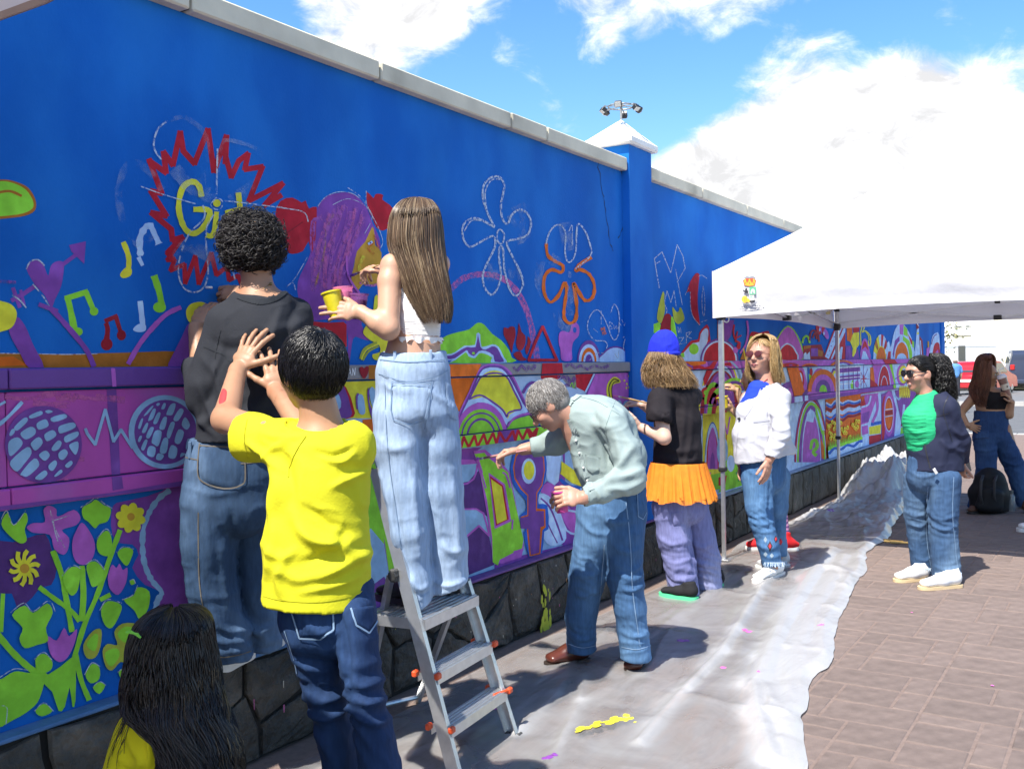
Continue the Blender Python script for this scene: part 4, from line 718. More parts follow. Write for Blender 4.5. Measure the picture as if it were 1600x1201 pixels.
m=Motif('painted_eye',ZH,'P',lvl=1);m.f('orc',[(160,690),(175,540),(200,470),(240,455),(280,490),(305,690)],2).f('lime',[(180,520),(205,480),(222,540),(200,630),(185,600)],2).f('red',[(188,550),(198,520),(210,545),(198,575)],1).o('red',248,570,32,80).o('lb',248,565,18,55).o('red',250,600,10,40).s('lb',8,[(225,500),(215,600),(235,680)],3).f('blu',[(305,470),(320,470),(340,680),(310,690)],1).f('lime',[(315,520),(355,540),(345,670),(320,600)],1).f('lb',[(340,470),(700,455),(700,640),(340,670)],1).o('orc',400,555,55,80).o('lb',400,560,42,62).o('orc',405,550,30,60).o('lb',398,560,14,45).f('red',[(385,600),(410,580),(405,665),(388,668)],1).o('red',333,505,12,30).o('red',470,560,12,22).o('pur',512,560,28,85).o('yel',515,560,20,66).o('lb',518,560,10,45).s('lime',10,[(530,480),(545,600),(540,655)],3);m.done()
m=Motif('painted_ladder_grid',ZH,'P',lvl=2);m.f('lb',[(530,460),(720,450),(720,640),(530,655)],1).f('vio',[(540,480),(715,465),(715,500),(540,515)],1).f('vio',[(540,540),(715,520),(715,560),(540,580)],1).f('lime',[(640,600),(660,560),(672,640),(645,645)],1)
for y in (470,510,550,595,640):m.s('wht',6,[(530,y+8),(720,y-8)],1)
for x in (545,580,625,660,695):m.s('pur',5,[(x,470),(x+3,640)],1)
m.o('orc',690,600,16,28);m.done()
m=Motif('painted_star',ZH,'P',lvl=1);m.f('red',[(700,455),(722,452),(730,672),(712,672)],1).f('lb',[(722,450),(800,445),(800,665),(726,672)],1)
for k in range(8):m.s('vio',4,[(745+0,560),(745+45*math.cos(k*.785),560+110*math.sin(k*.785))],1)
m.s('red',8,[(728,560),(765,555)],1).s('red',8,[(745,530),(747,590)],1);m.done()
m=Motif('painted_arch',ZH,'BP',lvl=2);m.f('orc',[(800,665),(810,470),(840,405),(930,405),(965,520),(995,640)],1).f('org',[(795,470),(820,470),(840,662),(795,665)],1).arch(905,655,[('lb',52,205),('red',46,195),('lb',30,120),('red',26,112)]).f('red',[(795,560),(850,600),(870,655),(795,668)],1);m.done()
m=Motif('painted_face',ZH,'BPS',lvl=2);m.f('lime',[(935,410),(960,405),(1000,630),(980,635)],1).f('lb',[(960,405),(1160,400),(1160,620),(1000,630)],1).o('orc',1045,530,45,85).o('yel',1055,525,38,70).o('lb',1060,525,20,50).o('gol',1060,520,10,28).s('pur',6,[(990,560),(1100,490)],1);m.done()
m=Motif('painted_sunflower',ZH,'SPL',lvl=3)
for k in range(6):m.o('yel',1028+k*14,660,8,50,n=12);m.o('gol',1028+k*14,660,3,40,n=8)
m.done()
m=Motif('painted_band',ZH,'S',lvl=1);m.f('vio',[(100,690),(730,600),(730,680),(100,780)],1).f('lb',[(205,700),(265,690),(270,735),(205,745)],1).f('lb',[(285,690),(310,688),(312,725),(285,732)],1).f('red',[(720,670),(1180,620),(1180,640),(720,690)],1).s('orc',10,[(330,690),(500,672),(700,650)],1);m.done()
m=Motif('painted_rainbow',ZH,'L',lvl=1);m.f('lb',[(150,740),(440,700),(450,1190),(150,1250)],1).arch(335,1210,[('pur',135,520),('red',128,495),('lb',118,480),('lime',112,470),('vio',98,445),('lb',76,410),('orc',70,380)],lean=0.).f('lb',[(300,830),(330,790),(350,840),(365,810),(350,900),(300,890)],1).f('lime',[(365,750),(405,800),(440,1000),(415,990),(370,850)],1).f('lb',[(375,780),(410,860),(440,960),(420,960)],1).s('lime',26,[(330,1110),(340,1050),(370,1040),(380,1090),(350,1130),(375,1160)],3).f('org',[(405,1010),(435,1090),(435,1185),(415,1180)],1);m.done()
m=Motif('painted_sunset',ZH,'L',lvl=2);m.f('org',[(445,720),(720,675),(722,1080),(450,1180)],1)
for c,y,w in (('lb',735,14),('blu',750,16),('drd',775,22),('lb',810,30),('blu',845,18),('drd',872,18)):m.s(c,w,[(448,y+10),(490,y+30),(530,y-10),(575,y+15),(620,y-5-(y-735)*.1),(670,y+5-(y-735)*.2),(720,y-10-(y-735)*.25)],3)
rr=random.Random(8)
for k in range(42):
    x=rr.uniform(458,705);y=rr.uniform(890,1040)-(x-455)*.12;m.o('yel',x,y,10,17,n=8);m.o('org',x,y+3,5,8,n=6)
for k in range(26):x=455+k*10;m.f('lime' if k%2 else 'olive',[(x,1110-(k*3)),(x+5,1035-k*2.4),(x+12,1110-k*3)],1)
m.f('lime',[(450,1090),(720,1010),(722,1050),(450,1140)],1).f('lb',[(450,1120),(722,1030),(722,1085),(455,1185)],1).s('blu',20,[(455,1145),(500,1100),(550,1110),(600,1075),(650,1085),(690,1050),(720,1045)],3);m.done()
m=Motif('painted_cat',ZH,'L',lvl=2);m.f('lb',[(722,680),(880,655),(880,1060),(722,1085)],1).f('orc',[(722,690),(770,680),(860,670),(780,900),(722,920)],1).f('red',[(722,700),(745,690),(760,760),(722,780)],1).f('vio',[(728,830),(790,810),(785,890),(728,905)],1).s('lb',14,[(725,780),(780,760),(800,690)],3).f('org',[(722,700),(735,740),(750,700),(760,690)],1).f('yel',[(785,935),(880,915),(875,985),(788,995)],1).f('blu',[(800,900),(885,885),(885,910),(800,928)],1).f('red',[(785,1005),(900,985),(910,1045),(785,1075)],1).s('orc',20,[(845,690),(850,800),(810,900)],3).f('orc',[(728,930),(775,920),(778,985),(730,1000)],1).f('lb',[(724,1010),(780,1000),(780,1080),(724,1088)],1);m.done()
m=Motif('painted_orange_ring',ZH,'L',lvl=3);m.f('vio',[(880,680),(960,650),(1000,800),(980,1020),(880,1060)],1).f('red',[(885,760),(900,700),(940,660),(900,1040),(885,1040)],1).o('orc',940,830,42,180).o('lb',940,835,36,140).o('red',940,835,32,130).o('org',938,835,27,115).s('lb',7,[(910,800),(968,792)],1).f('drd',[(912,812),(968,802),(968,835),(914,842)],1).s('lb',7,[(912,855),(968,845)],1);m.done()
m=Motif('painted_stripes',ZH,'L',lvl=2);m.f('lb',[(955,650),(985,645),(1040,960),(1030,1000),(985,1010)],1).f('vio',[(990,650),(1180,625),(1180,970),(1045,990),(1040,900)],1).s('sb',16,[(985,690),(1020,720),(1030,690)],3).s('lb',16,[(1060,760),(1050,900),(1040,990)],3).f('lime',[(1035,940),(1180,920),(1180,970),(1030,990)],1).f('drd',[(1035,915),(1180,895),(1180,915),(1035,930)],1);m.done()
quilt('painted_quilt',(0,0,1.),'L',1420,1462,600,665,5,6,['red','lb','orc','vio','org','lime'],2)
quilt('painted_quilt',(0,0,1.),'P',1425,1462,575,605,4,8,['red','lb','orc','vio','org','lime'],2)
quilt('painted_quilt',(0,0,1.),'P',1075,1300,582,640,13,31,['red','lb','orc','vio','org','yel','lime','pur'],1)
quilt('painted_quilt',(0,0,1.),'L',1060,1110,700,790,3,32,['red','lb','orc','vio','yel','lime'],1)
quilt('painted_quilt',(0,0,1.),'L',1168,1245,680,790,4,33,['lime','lb','orc','vio','red','pur'],1)
quilt('painted_quilt',(0,0,1.),'P',596,690,585,690,5,41,['org','lb','vio','yel','lime','orc'],0)
quilt('painted_quilt',(0,0,1.),'P',855,935,590,680,4,42,['red','lb','vio','yel','lime','orc'],0)
quilt('painted_quilt',(0,0,1.),'L',612,705,730,900,4,43,['lime','lb','vio','orc','pur'],0)
# ================================================================ canopies
def cloth_mat():
    m,nt,b=nodes_of('white canopy fabric');N,L=nt.nodes,nt.links
    tc=N.new('ShaderNodeTexCoord');n=N.new('ShaderNodeTexNoise');n.inputs['Scale'].default_value=2.2;n.inputs['Detail'].default_value=5;L.new(tc.outputs['Object'],n.inputs[0])
    r=N.new('ShaderNodeMix');r.data_type='RGBA';r.inputs[6].default_value=(.80,.79,.78,1);r.inputs[7].default_value=(.86,.855,.85,1);L.new(n.outputs[0],r.inputs[0]);L.new(r.outputs[2],b.inputs['Base Color'])
    b.inputs['Roughness'].default_value=.55
    tr=N.new('ShaderNodeBsdfTranslucent');tr.inputs[0].default_value=(.80,.77,.80,1);mx=N.new('ShaderNodeMixShader');mx.inputs[0].default_value=.22
    nb=N.new('ShaderNodeTexNoise');nb.inputs['Scale'].default_value=9;nb.inputs['Detail'].default_value=3;L.new(tc.outputs['Object'],nb.inputs[0]);bp=N.new('ShaderNodeBump');bp.inputs['Strength'].default_value=.25;bp.inputs['Distance'].default_value=.02;L.new(nb.outputs[0],bp.inputs['Height']);L.new(bp.outputs[0],b.inputs['Normal']);L.new(bp.outputs[0],tr.inputs['Normal'])
    L.new(b.outputs[0],mx.inputs[1]);L.new(tr.outputs[0],mx.inputs[2]);L.new(mx.outputs[0],nt.nodes['Material Output'].inputs[0]);return m
M_cloth=cloth_mat()
M_alu=mat('brushed aluminium',(.62,.63,.64),.38,.08,30,.05,200,metal=.85,spec=.5)
M_blk=mat('black plastic',(.018,.018,.02),.45,.1,20)
M_trim=mat('worn hem tape',(.36,.29,.25),.8)
def canopy(name,label,x0,x1,y0,y1,ze,zt,zp,legs,seed=0):
    t=thing(name,label,'canopy tent',((x0+x1)/2,(y0+y1)/2,0))
    cs=[np.array(c) for c in ((x0,y1),(x0,y0),(x1,y0),(x1,y1))];ctr=np.array([(x0+x1)/2,(y0+y1)/2]);roof=MB();n,mm=24,14
    for k in range(4):
        a,b_=cs[k],cs[(k+1)%4];vs=[]
        for j in range(mm+1):
            tt=j/mm
            for i in range(n+1):
                s=i/n;e=a+(b_-a)*s;p=e+(ctr-e)*tt;bow=math.sin(math.pi*s)
                z=zt+(zp-zt)*(.80*tt+.20*tt**2.2) -.07*bow*(1-tt)**1.5*math.sin(math.pi*min(1,tt*1.4+.25)) +.008*vnoise(np.array([[p[0]*3,p[1]*3,seed]]))[0]*(1-tt)
                vs.append((p[0],p[1],z))
        roof.add(vs,[(j*(n+1)+i,j*(n+1)+i+1,(j+1)*(n+1)+i+1,(j+1)*(n+1)+i) for j in range(mm) for i in range(n)])
    part('canopy_roof',roof,M_cloth,t,True)
    val=[]
    for k in range(4):
        a,b_=cs[k],cs[(k+1)%4];d=(b_-a)/np.linalg.norm(b_-a);nrm=np.array([d[1],-d[0]]);nrm=nrm if nrm@(ctr-a) <0 else -nrm;vs=[];N_,V_=44,7
        L_=np.linalg.norm(b_-a)
        for j in range(V_+1):
            v=j/V_
            for i in range(N_+1):
                s=i/N_;e=a+(b_-a)*s;env=math.sin(math.pi*s)**.5
                w=.03*math.sin(math.pi*min(1,v*1.25))*env+(.012*vnoise(np.array([[s*L_*3.1,v*1.3+k*9,seed+2.]]))[0]+.008*vnoise(np.array([[s*L_*8,v*3+k*5,seed+7.]]))[0])*env +.004
                zb=ze +.035*math.sin(math.pi*s)**.8
                top=zt -.07*math.sin(math.pi*s)*math.sin(math.pi*.25) +.0
                vs.append((e[0]+nrm[0]*w,e[1]+nrm[1]*w,top+(zb-top)*v))
        q=MB().add(vs,[(j*(N_+1)+i,j*(N_+1)+i+1,(j+1)*(N_+1)+i+1,(j+1)*(N_+1)+i) for j in range(V_) for i in range(N_)])
        o=part('valance',q,M_cloth,t,True);val.append(o)
        h=MB();bot=vs[-(N_+1):];ribbon(h,[np.array(p)-[nrm[0]*.002,nrm[1]*.002,-.006] for p in bot],.012,nrm=(nrm[0],nrm[1],0));ribbon(h,[np.array(p)+[nrm[0]*.002,nrm[1]*.002,.006] for p in bot],.012,nrm=(nrm[0],nrm[1],0));
        if seed:part('hem_tape',h,M_trim,o)
    ins=.045
    for (cx_,cy_) in legs:
        px,py=cx_+(ins if cx_ ==x0 else -ins),cy_+(ins if cy_ ==y0 else -ins)
        q=MB().box((px,py,1.36),(.036,.036,1.36),bev=.004);lg=part('leg',q,M_alu,t)
        part('inner_leg',MB().box((px,py,.40),(.028,.028,.76),bev=.003),M_alu,lg)
        part('height_clamp',MB().box((px,py,.70),(.052,.056,.035),bev=.006).box((px+.03,py,.70),(.03,.02,.02),bev=.004),M_blk,lg)
        part('foot_plate',MB().box((px,py,.015),(.10,.10,.008),bev=.002),M_alu,lg)
        part('slider_bracket',MB().box((px,py,1.865),(.062,.062,.07),bev=.008).box((px+.035,py,1.85),(.03,.03,.05),bev=.005),M_blk,lg)
        part('top_bracket',MB().box((px,py,2.05),(.05,.05,.05),bev=.006),M_blk,lg)
    tr=MB();zt2,zb2=ze+.21,ze+.06
    for k in range(4):
        a,b_=cs[k]+(ctr-cs[k])*.02,cs[(k+1)%4]+(ctr-cs[(k+1)%4])*.02
        if not any(np.allclose(cs[k],l) for l in legs) and not any(np.allclose(cs[(k+1)%4],l) for l in legs):continue
        m=(a+b_)/2;q1,q2=a+(b_-a)*.25,a+(b_-a)*.75
        A=lambda p,z:(p[0],p[1],z)
        for p,r in ((a,m),(m,b_)):
            tr.bar(A(p,zb2),A(r,zt2),.012,.024);tr.bar(A(p,zt2),A(r,zb2),.012,.024)
        part('truss_joint',MB().box(A(m,zb2),(.07,.07,.045),bev=.006),M_blk,t);part('truss_joint',MB().box(A(m,zt2),(.05,.05,.03),bev=.005),M_blk,t)
        tr.bar(A(m,zt2),(ctr[0],ctr[1],zp-.45),.014,.02)
    part('scissor_truss',tr,M_alu,t)
    if len(legs) ==4:part('centre_pole',MB().tube([(ctr[0],ctr[1],zp-.75),(ctr[0],ctr[1],zp-.03)],.018),M_alu,t)
    return t,val
tx0,tx1,ty0,ty1=7.20,10.77,-.45,2.70
tent,valances=canopy('canopy_tent','white pop-up canopy tent with a municipal crest, standing against the mural wall',tx0,tx1,ty0,ty1,1.845,2.20,3.42,[(tx0,ty1),(tx1,ty1),(tx0,ty0),(tx1,ty0)])
canopy('canopy_tent','edge of a second white canopy overhead at the near left corner',-2.3,.91,-.6,2.65,2.03,2.36,3.4,[(-2.3,2.65),(-2.3,-.6),(.91,-.6)],5)
# white ring hanging at the tent corner
p=onY(1135,499,2.62);q=MB();q.tube([p+np.array([.0,0,0])+.02*np.array([0,math.cos(a),math.sin(a)*1.1]) for a in np.linspace(0,2*math.pi,13)],.005,6,cap=False);part('tie_ring',q,mat('white plastic',(.8,.8,.8),.4),tent,True)
# crest on the near valance: crown, quartered shield, boat and small print
def onX(px,py,X):
    r=ray(px,py);return EYE+r*(X/r[0])
XV=tx0-.026
cre=MB();cols=[('crest gold',(.72,.42,.04)),('crest red',(.6,.10,.04)),('crest green',(.13,.45,.24)),('crest black',(.03,.03,.035)),('crest yellow',(.75,.52,.05)),('crest white',(.8,.8,.8)),('crest grey',(.30,.31,.33))]
cm=[mat(n,c,.6,.05) for n,c in cols];_ci=[0]
def cf(mi,pts):
    _ci[0] +=1;pts=[onX(960+x/5,380+y/5,XV-_ci[0]*.0002) for x,y in pts];
    for t3 in tessellate_polygon([[Vector((v[1],v[2],0)) for v in pts]]):cre.add([pts[i] for i in t3],[(0,1,2)],mi)
def circ(cx_,cy_,rx,ry,n=14):return [(cx_+rx*math.cos(a),cy_+ry*math.sin(a)) for a in np.arange(n)*2*math.pi/n]
cf(6,[(1012,268),(1035,256),(1055,262),(1078,254),(1104,266),(1100,276),(1055,270),(1018,278)])
cf(1,[(1004,290),(1030,272),(1055,276),(1082,272),(1108,290),(1098,330),(1055,338),(1014,330)]);cf(0,[(1010,296),(1024,286),(1036,312),(1055,284),(1076,312),(1088,286),(1102,296),(1092,328),(1055,334),(1020,328)])
for x in (1022,1055,1088):cf(4,circ(x,286,6,8));cf(1,circ(x,312,4,6))
cf(3,[(1006,362),(1020,372),(1024,350),(1038,352),(1036,368),(1046,374),(1044,392),(1032,386),(1022,398),(1020,384),(1006,376)])
cf(2,[(1054,342),(1106,340),(1104,398),(1056,404)]);cf(5,[(1064,394),(1066,372),(1074,358),(1090,358),(1097,372),(1098,392),(1090,392),(1088,376),(1074,376),(1072,394)]);cf(6,[(1076,392),(1078,378),(1086,378),(1088,390)])
cf(4,circ(1018,438,24,28));cf(0,circ(1024,440,14,20));cf(5,[(1050,410),(1090,405),(1094,440),(1060,448)]);cf(2,[(1058,416),(1084,412),(1080,420),(1062,424)]);cf(4,[(1044,430),(1062,445),(1058,462),(1036,458)]);cf(3,[(1052,462),(1062,446),(1098,450),(1092,462)])
cf(6,[(990,462),(1030,472),(1075,472),(1118,455),(1110,470),(1060,480),(1010,474)])
rr=random.Random(3)
for row,y0 in enumerate((514,498,528)):
    x=972+row*14
    while x <(1180 if row ==0 else 1150):
        w=rr.uniform(4,10);h=rr.uniform(4,7);y=y0-(x-972)*.07
        if rr.random() <.8:cf(3,[(x,y),(x+w,y-w*.07),(x+w,y+h-w*.07),(x,y+h)])
        x +=w+3
part('printed_crest',cre,cm,valances[0])
# lettering showing through the wall-side valance, seen from its back
def text_mesh(txt,size,mats,name,parent,M,thick=0.):
    cu=bpy.data.curves.new(name,'FONT');cu.body=txt;cu.size=size;cu.align_x='CENTER';cu.align_y='CENTER';cu.extrude=thick
    o=bpy.data.objects.new(name,cu);COL.objects.link(o);dg=bpy.context.evaluated_depsgraph_get();me=bpy.data.meshes.new_from_object(o.evaluated_get(dg));bpy.data.objects.remove(o);bpy.data.curves.remove(cu)
    me.transform(M);me.transform(Matrix.Translation(Vector(tuple(-wpos(parent)))));me.materials.clear();me.materials.append(mats);ob=link(name,me,parent);return ob
M_thru=mat('print showing through cloth',(.42,.43,.52),.7)
p0,p1=onY(1352,497,ty1-.028),onY(1399,491,ty1-.028);YT=ty1-.030
ctr_=(p0+p1)/2
# reading direction runs towards -X seen from the outside, so it reads mirrored from here
text_mesh('MASPALOMAS',.125,M_thru,'printed_lettering',valances[3],Matrix(((-1,0,0,ctr_[0]),(0,0,-1,YT),(0,1,0,ctr_[2]),(0,0,0,1))))
q=MB();k=0
for x,y,rx,ry,mi in ((1366,483,4,3.5,0),(1371,480,4,3,1),(1376,482,4,4,1),(1381,478,4.2,4,2),(1386,478,3,4,2),(1392,477,3.2,4.5,3),(1398,476,2.4,3,4),(1388,482,3,2.5,3)):
    k +=1;q.poly([onY(x+rx*math.cos(a),y+ry*math.sin(a),YT-.0003*k) for a in np.arange(10)*.6283],mi)
part('printed_emblem',q,[mat('faded lime print',(.50,.53,.22),.7),mat('faded olive print',(.52,.45,.2),.7),mat('faded orange print',(.62,.40,.22),.7),mat('faded red print',(.55,.28,.25),.7),mat('faded grey print',(.45,.45,.42),.7)],valances[3])
q=MB();k=0
for x,y,rx,ry,mi in ((1297,484,4,3,0),(1294,489,4,2.6,1),(1300,480,2,3,0)):
    k +=1;q.poly([onY(x+rx*math.cos(a),y+ry*math.sin(a),YT-.0003*k) for a in np.arange(10)*.6283],mi)
part('printed_emblem',q,[MATS['faded orange print'],MATS['faded olive print']],valances[3])

# ================================================================ lamp cluster on the pillar
LX,LY=(XP0+XP1)/2,3.035
lt=thing('light_cluster','ring of small floodlights on a short pole above the white pillar cap','floodlight',(LX,LY,3.215))
M_gal=mat('galvanised steel',(.36,.36,.35),.5,.15,20,metal=.6)
part('pole',MB().tube([(LX,LY,3.205),(LX,LY,3.325)],.008).tube([(LX,LY,3.31),(LX,LY,3.325)],.02),M_gal,lt)
q=MB();q.tube([(LX+.09*math.cos(a),LY+.09*math.sin(a),3.31) for a in np.linspace(0,2*math.pi,19)],.005,6,cap=False)
for k in range(6):a=k*math.pi/3+.3;q.tube([(LX,LY,3.315),(LX+.125*math.cos(a),LY+.125*math.sin(a),3.305)],.004,5)
part('ring_frame',q,M_gal,lt)
for k in range(6):
    a=k*math.pi/3+.3;c=np.array([LX+.125*math.cos(a),LY+.125*math.sin(a),3.30+(.0 if k%2 else -.012)]);d=np.array([math.cos(a),math.sin(a),-.5 if k%2 else -1.4]);d=nz(d);s=nz(np.cross(d,(0,0,1)));u=np.cross(s,d)
    o=part('floodlight',MB().box(c+d*.012,(.03,.05,.036),ax=np.array([d,s,u]),bev=.004),M_blk,lt);part('bracket',MB().bar(c-d*.004,c+np.array([0,0,.02]),.045,.005,s),M_gal,o)
    part('lens',MB().box(c+d*.0285,(.003,.042,.03),ax=np.array([d,s,u])),mat('lamp glass',(.5,.5,.48),.2),o)

# ================================================================ plastic sheet
def film_mat():
    m,nt,b=nodes_of('polythene film');N,L=nt.nodes,nt.links
    b.inputs['Base Color'].default_value=(.47,.47,.485,1);b.inputs['Roughness'].default_value=.2;b.inputs['Specular IOR Level'].default_value=.6
    at=N.new('ShaderNodeAttribute');at.attribute_name='layers'
    tc=N.new('ShaderNodeTexCoord');n=N.new('ShaderNodeTexNoise');n.inputs['Scale'].default_value=3.5;n.inputs['Detail'].default_value=8;n.inputs['Distortion'].default_value=.8;L.new(tc.outputs['Object'],n.inputs[0])
    mr=N.new('ShaderNodeMapRange');mr.inputs['From Min'].default_value=.3;mr.inputs['From Max'].default_value=.7;mr.inputs['To Min'].default_value=-.2;mr.inputs['To Max'].default_value=.2;L.new(n.outputs[0],mr.inputs[0])
    ad=N.new('ShaderNodeMath');ad.use_clamp=True;L.new(at.outputs['Fac'],ad.inputs[0]);L.new(mr.outputs[0],ad.inputs[1])
    mp=N.new('ShaderNodeMapping');mp.inputs['Scale'].default_value=(.6,4,3);mp.inputs['Rotation'].default_value=(0,0,-.25);L.new(tc.outputs['Object'],mp.inputs[0])
    nb=N.new('ShaderNodeTexNoise');nb.inputs['Scale'].default_value=5;nb.inputs['Detail'].default_value=6;nb.inputs['Distortion'].default_value=.6;L.new(mp.outputs[0],nb.inputs[0]);bp=N.new('ShaderNodeBump');bp.inputs['Strength'].default_value=.3;bp.inputs['Distance'].default_value=.02;L.new(nb.outputs[0],bp.inputs['Height']);L.new(bp.outputs[0],b.inputs['Normal'])
    tl=N.new('ShaderNodeBsdfTranslucent');tl.inputs[0].default_value=(.7,.7,.72,1);m1=N.new('ShaderNodeMixShader');m1.inputs[0].default_value=.3;lc=N.new('ShaderNodeMapRange');lc.inputs['From Min'].default_value=.6;lc.inputs['From Max'].default_value=1.;lc.inputs['To Min'].default_value=.44;lc.inputs['To Max'].default_value=.58;L.new(at.outputs['Fac'],lc.inputs[0]);cg=N.new('ShaderNodeCombineColor');[L.new(lc.outputs[0],cg.inputs[i]) for i in range(3)];L.new(cg.outputs[0],b.inputs['Base Color']);L.new(b.outputs[0],m1.inputs[1]);L.new(tl.outputs[0],m1.inputs[2])
    tp=N.new('ShaderNodeBsdfTransparent');mx=N.new('ShaderNodeMixShader');L.new(ad.outputs[0],mx.inputs[0]);L.new(tp.outputs[0],mx.inputs[1]);L.new(m1.outputs[0],mx.inputs[2]);L.new(mx.outputs[0],nt.nodes['Material Output'].inputs[0]);return m
M_film=film_mat()
def seg_d(p,a,b_):
    ab=b_-a;t=np.clip(((p-a)@ab)/(ab@ab),0,1);q=a+t[:,None]*ab;return np.linalg.norm(p-q,axis=1),t
def gl(*pts):return [gnd(x,y)[:2] for x,y in pts]
RIDGES=[(gl((1000,1165),(1068,1085),(1128,1022),(1150,985),(1185,930),(1205,900)),.026,.035,.30),
          (gl((1205,1190),(1185,1120),(1178,1075),(1200,1030),(1225,970),(1265,905),(1300,860)),.03,.06,.34),
          (gl((1240,1201),(1235,1100),(1245,1010),(1285,930),(1320,870)),.02,.07,.3),
          (gl((805,1150),(870,1090),(880,1070)),.02,.03,.16),(gl((805,1150),(1000,1060),(1050,1030)),.012,.03,.12),(gl((860,1201),(905,1100),(912,1060)),.018,.025,.2),
          (gl((640,1180),(720,1150),(800,1145)),.014,.025,.15),(gl((1010,1000),(1120,920),(1180,880)),.012,.05,.12),(gl((1140,860),(1200,830),(1290,800)),.03,.06,.2),(gl((1160,835),(1250,810),(1330,790)),.03,.08,.2)]
def film_h(X,Y):
    p=np.stack([X,Y],1);P3=np.stack([X*.45+Y*.3,Y*3.4-X*.8,0*X],1)
    n=fbm(P3*1.6,3,1);h=.003+.008*(1-np.abs(n))**4 +.0022*np.abs(vnoise(P3*6,4))+.016*np.clip(1-np.abs(vnoise(P3*.8+3,8))*5,0,1)**2+.010*np.clip(1-np.abs(vnoise(np.stack([X*1.5,Y*1.2,0*X],1),11))*7,0,1)**2;lay=.52+.11*n
    e=edgeY(X);de=Y-e;band=np.exp(-np.clip(de-.05,0,None)/.09);w=vnoise(np.stack([X*1.6,(Y-e)*16,0*X],1),2);w2=vnoise(np.stack([X*5,(Y-e)*24,0*X],1),3)
    h +=band*(.014+.016*np.abs(w)+.004*np.abs(w2));lay +=band*.42
    for pts,amp,wd,la in RIDGES:
        for a,b_ in zip(pts[:-1],pts[1:]):
            d,t=seg_d(p,np.array(a),np.array(b_));g=np.exp(-(d/wd)**2);h=np.maximum(h,amp*g+.003);lay +=1.15*la*np.exp(-(d/(wd*1.6))**2)
    far=np.clip((X-8.2)/2,0,1);crump=np.abs(vnoise(np.stack([X*3.2,Y*4,0*X+3],1)))+.6*np.abs(vnoise(np.stack([X*7.7,Y*9,0*X+5],1)))+.3*np.abs(vnoise(np.stack([X*17,Y*19,0*X+5],1)))
    h +=far*.05*crump;lay +=far*.22
    hp=np.exp(-((X-12.3)/1.15)**4-((Y-2.44)/.34)**4);h +=hp*(.08+.20*(1-.9*np.abs(vnoise(np.stack([X*2.4,Y*3,0*X],1),9)))+.12*crump);lay +=hp*.5
    return h,np.clip(lay,.3,1.)
def plastic():
    xs=np.arange(1.0,13.5,.018);nv=110;V=[];
    yw=2.87-.13+.03*np.sin(xs*1.7)+.03*vnoise(np.stack([xs*2,0*xs,0*xs],1));ye=edgeY(xs)+.022*vnoise(np.stack([xs*3,0*xs+4,0*xs],1))+.008*vnoise(np.stack([xs*11,0*xs+4,0*xs],1))
    u=np.linspace(0,1,nv+1)
    X=np.repeat(xs[:,None],nv+1,1);Y=ye[:,None]+(yw-ye)[:,None]*u[None]
    h,lay=film_h(X.ravel(),Y.ravel());edge=np.minimum(np.minimum(u,1-u)*18,1);h=h*np.tile(.15+.85*edge,len(xs))+.003
    nx=len(xs);idx=np.arange(nx*(nv+1)).reshape(nx,nv+1)
    F=np.stack([idx[:-1,:-1],idx[1:,:-1],idx[1:,1:],idx[:-1,1:]],-1).reshape(-1,4)
    me=bpy.data.meshes.new('plastic_sheet');o3=np.array([6.,2.,0.]);me.from_pydata((np.stack([X.ravel(),Y.ravel(),h],1)-o3).tolist(),[],F.tolist())
    at=me.attributes.new('layers','FLOAT','POINT');at.data.foreach_set('value',lay.astype(np.float32));me.polygons.foreach_set('use_smooth',[True]*len(F));me.materials.append(M_film);me.update()
    tag(link('plastic_sheet',me,None,o3),'crumpled translucent plastic dust sheet spread on the paving along the wall','plastic sheet')
plastic()
# dropped paint on the film and the paving
def splat(name,px,py,col,r,n,seed,label,on=True,el=1.):
    rr=random.Random(seed);c=gnd(px,py);q=MB();n *= 2
    for k in range(n):
        a=rr.uniform(0,6.28);s=r*(.42 if k ==0 else rr.uniform(.07,.24));d=0 if k ==0 else (r*.36+s*.8)*rr.uniform(.6,1.)
        if n >20:s=rr.uniform(.006,.017);a=2.5+rr.uniform(-.3,.3);d=(k/n-.5)*.20
        x,y=c[0]+d*el*math.cos(a)+(n >20)*rr.gauss(0,.012),c[1]+d*math.sin(a)+(n >20)*rr.gauss(0,.012);m=14
        ring=[(x+s*el*rr.uniform(.8,1.1)*math.cos(b),y+s*rr.uniform(.8,1.1)*math.sin(b)) for b in np.arange(m)*6.283/m]
        z=(film_h(np.array([x]+[v[0] for v in ring]),np.array([y]+[v[1] for v in ring]))[0] if on else np.zeros(m+1))+.003+k*.0002
        q.add([(x,y,z[0]+.002)]+[(v[0],v[1],zz) for v,zz in zip(ring,z[1:])],[(0,i+1,(i+1)%m+1) for i in range(m)])
    return solo('paint_splash',q,mat('wet paint %s' % col,PAL[col],.35,.1),(*c[:2],.01),label,'paint splash','paint drips on the floor')
splat('a',945,1138,'yel',.10,16,1,'bright yellow paint splash on the plastic sheet near the ladder foot',el=1.6)
splat('b',1168,988,'pnk',.05,7,2,'pink paint drips on the plastic between man and paving');splat('c',1066,1004,'vio',.06,5,3,'purple smear on the plastic in the shadow of the man in brown shoes')
splat('d',1130,1048,'pnk',.035,4,4,'faint pink drip on the plastic right of the brown shoes');splat('e',1283,983,'pnk',.035,4,5,'pink drip on the outer fold of the plastic')
splat('f',860,1190,'vio',.05,5,6,'purple smear on the plastic at the front beside the ladder');splat('g',905,1150,'vio',.02,4,7,'small purple dots left of the yellow splash')
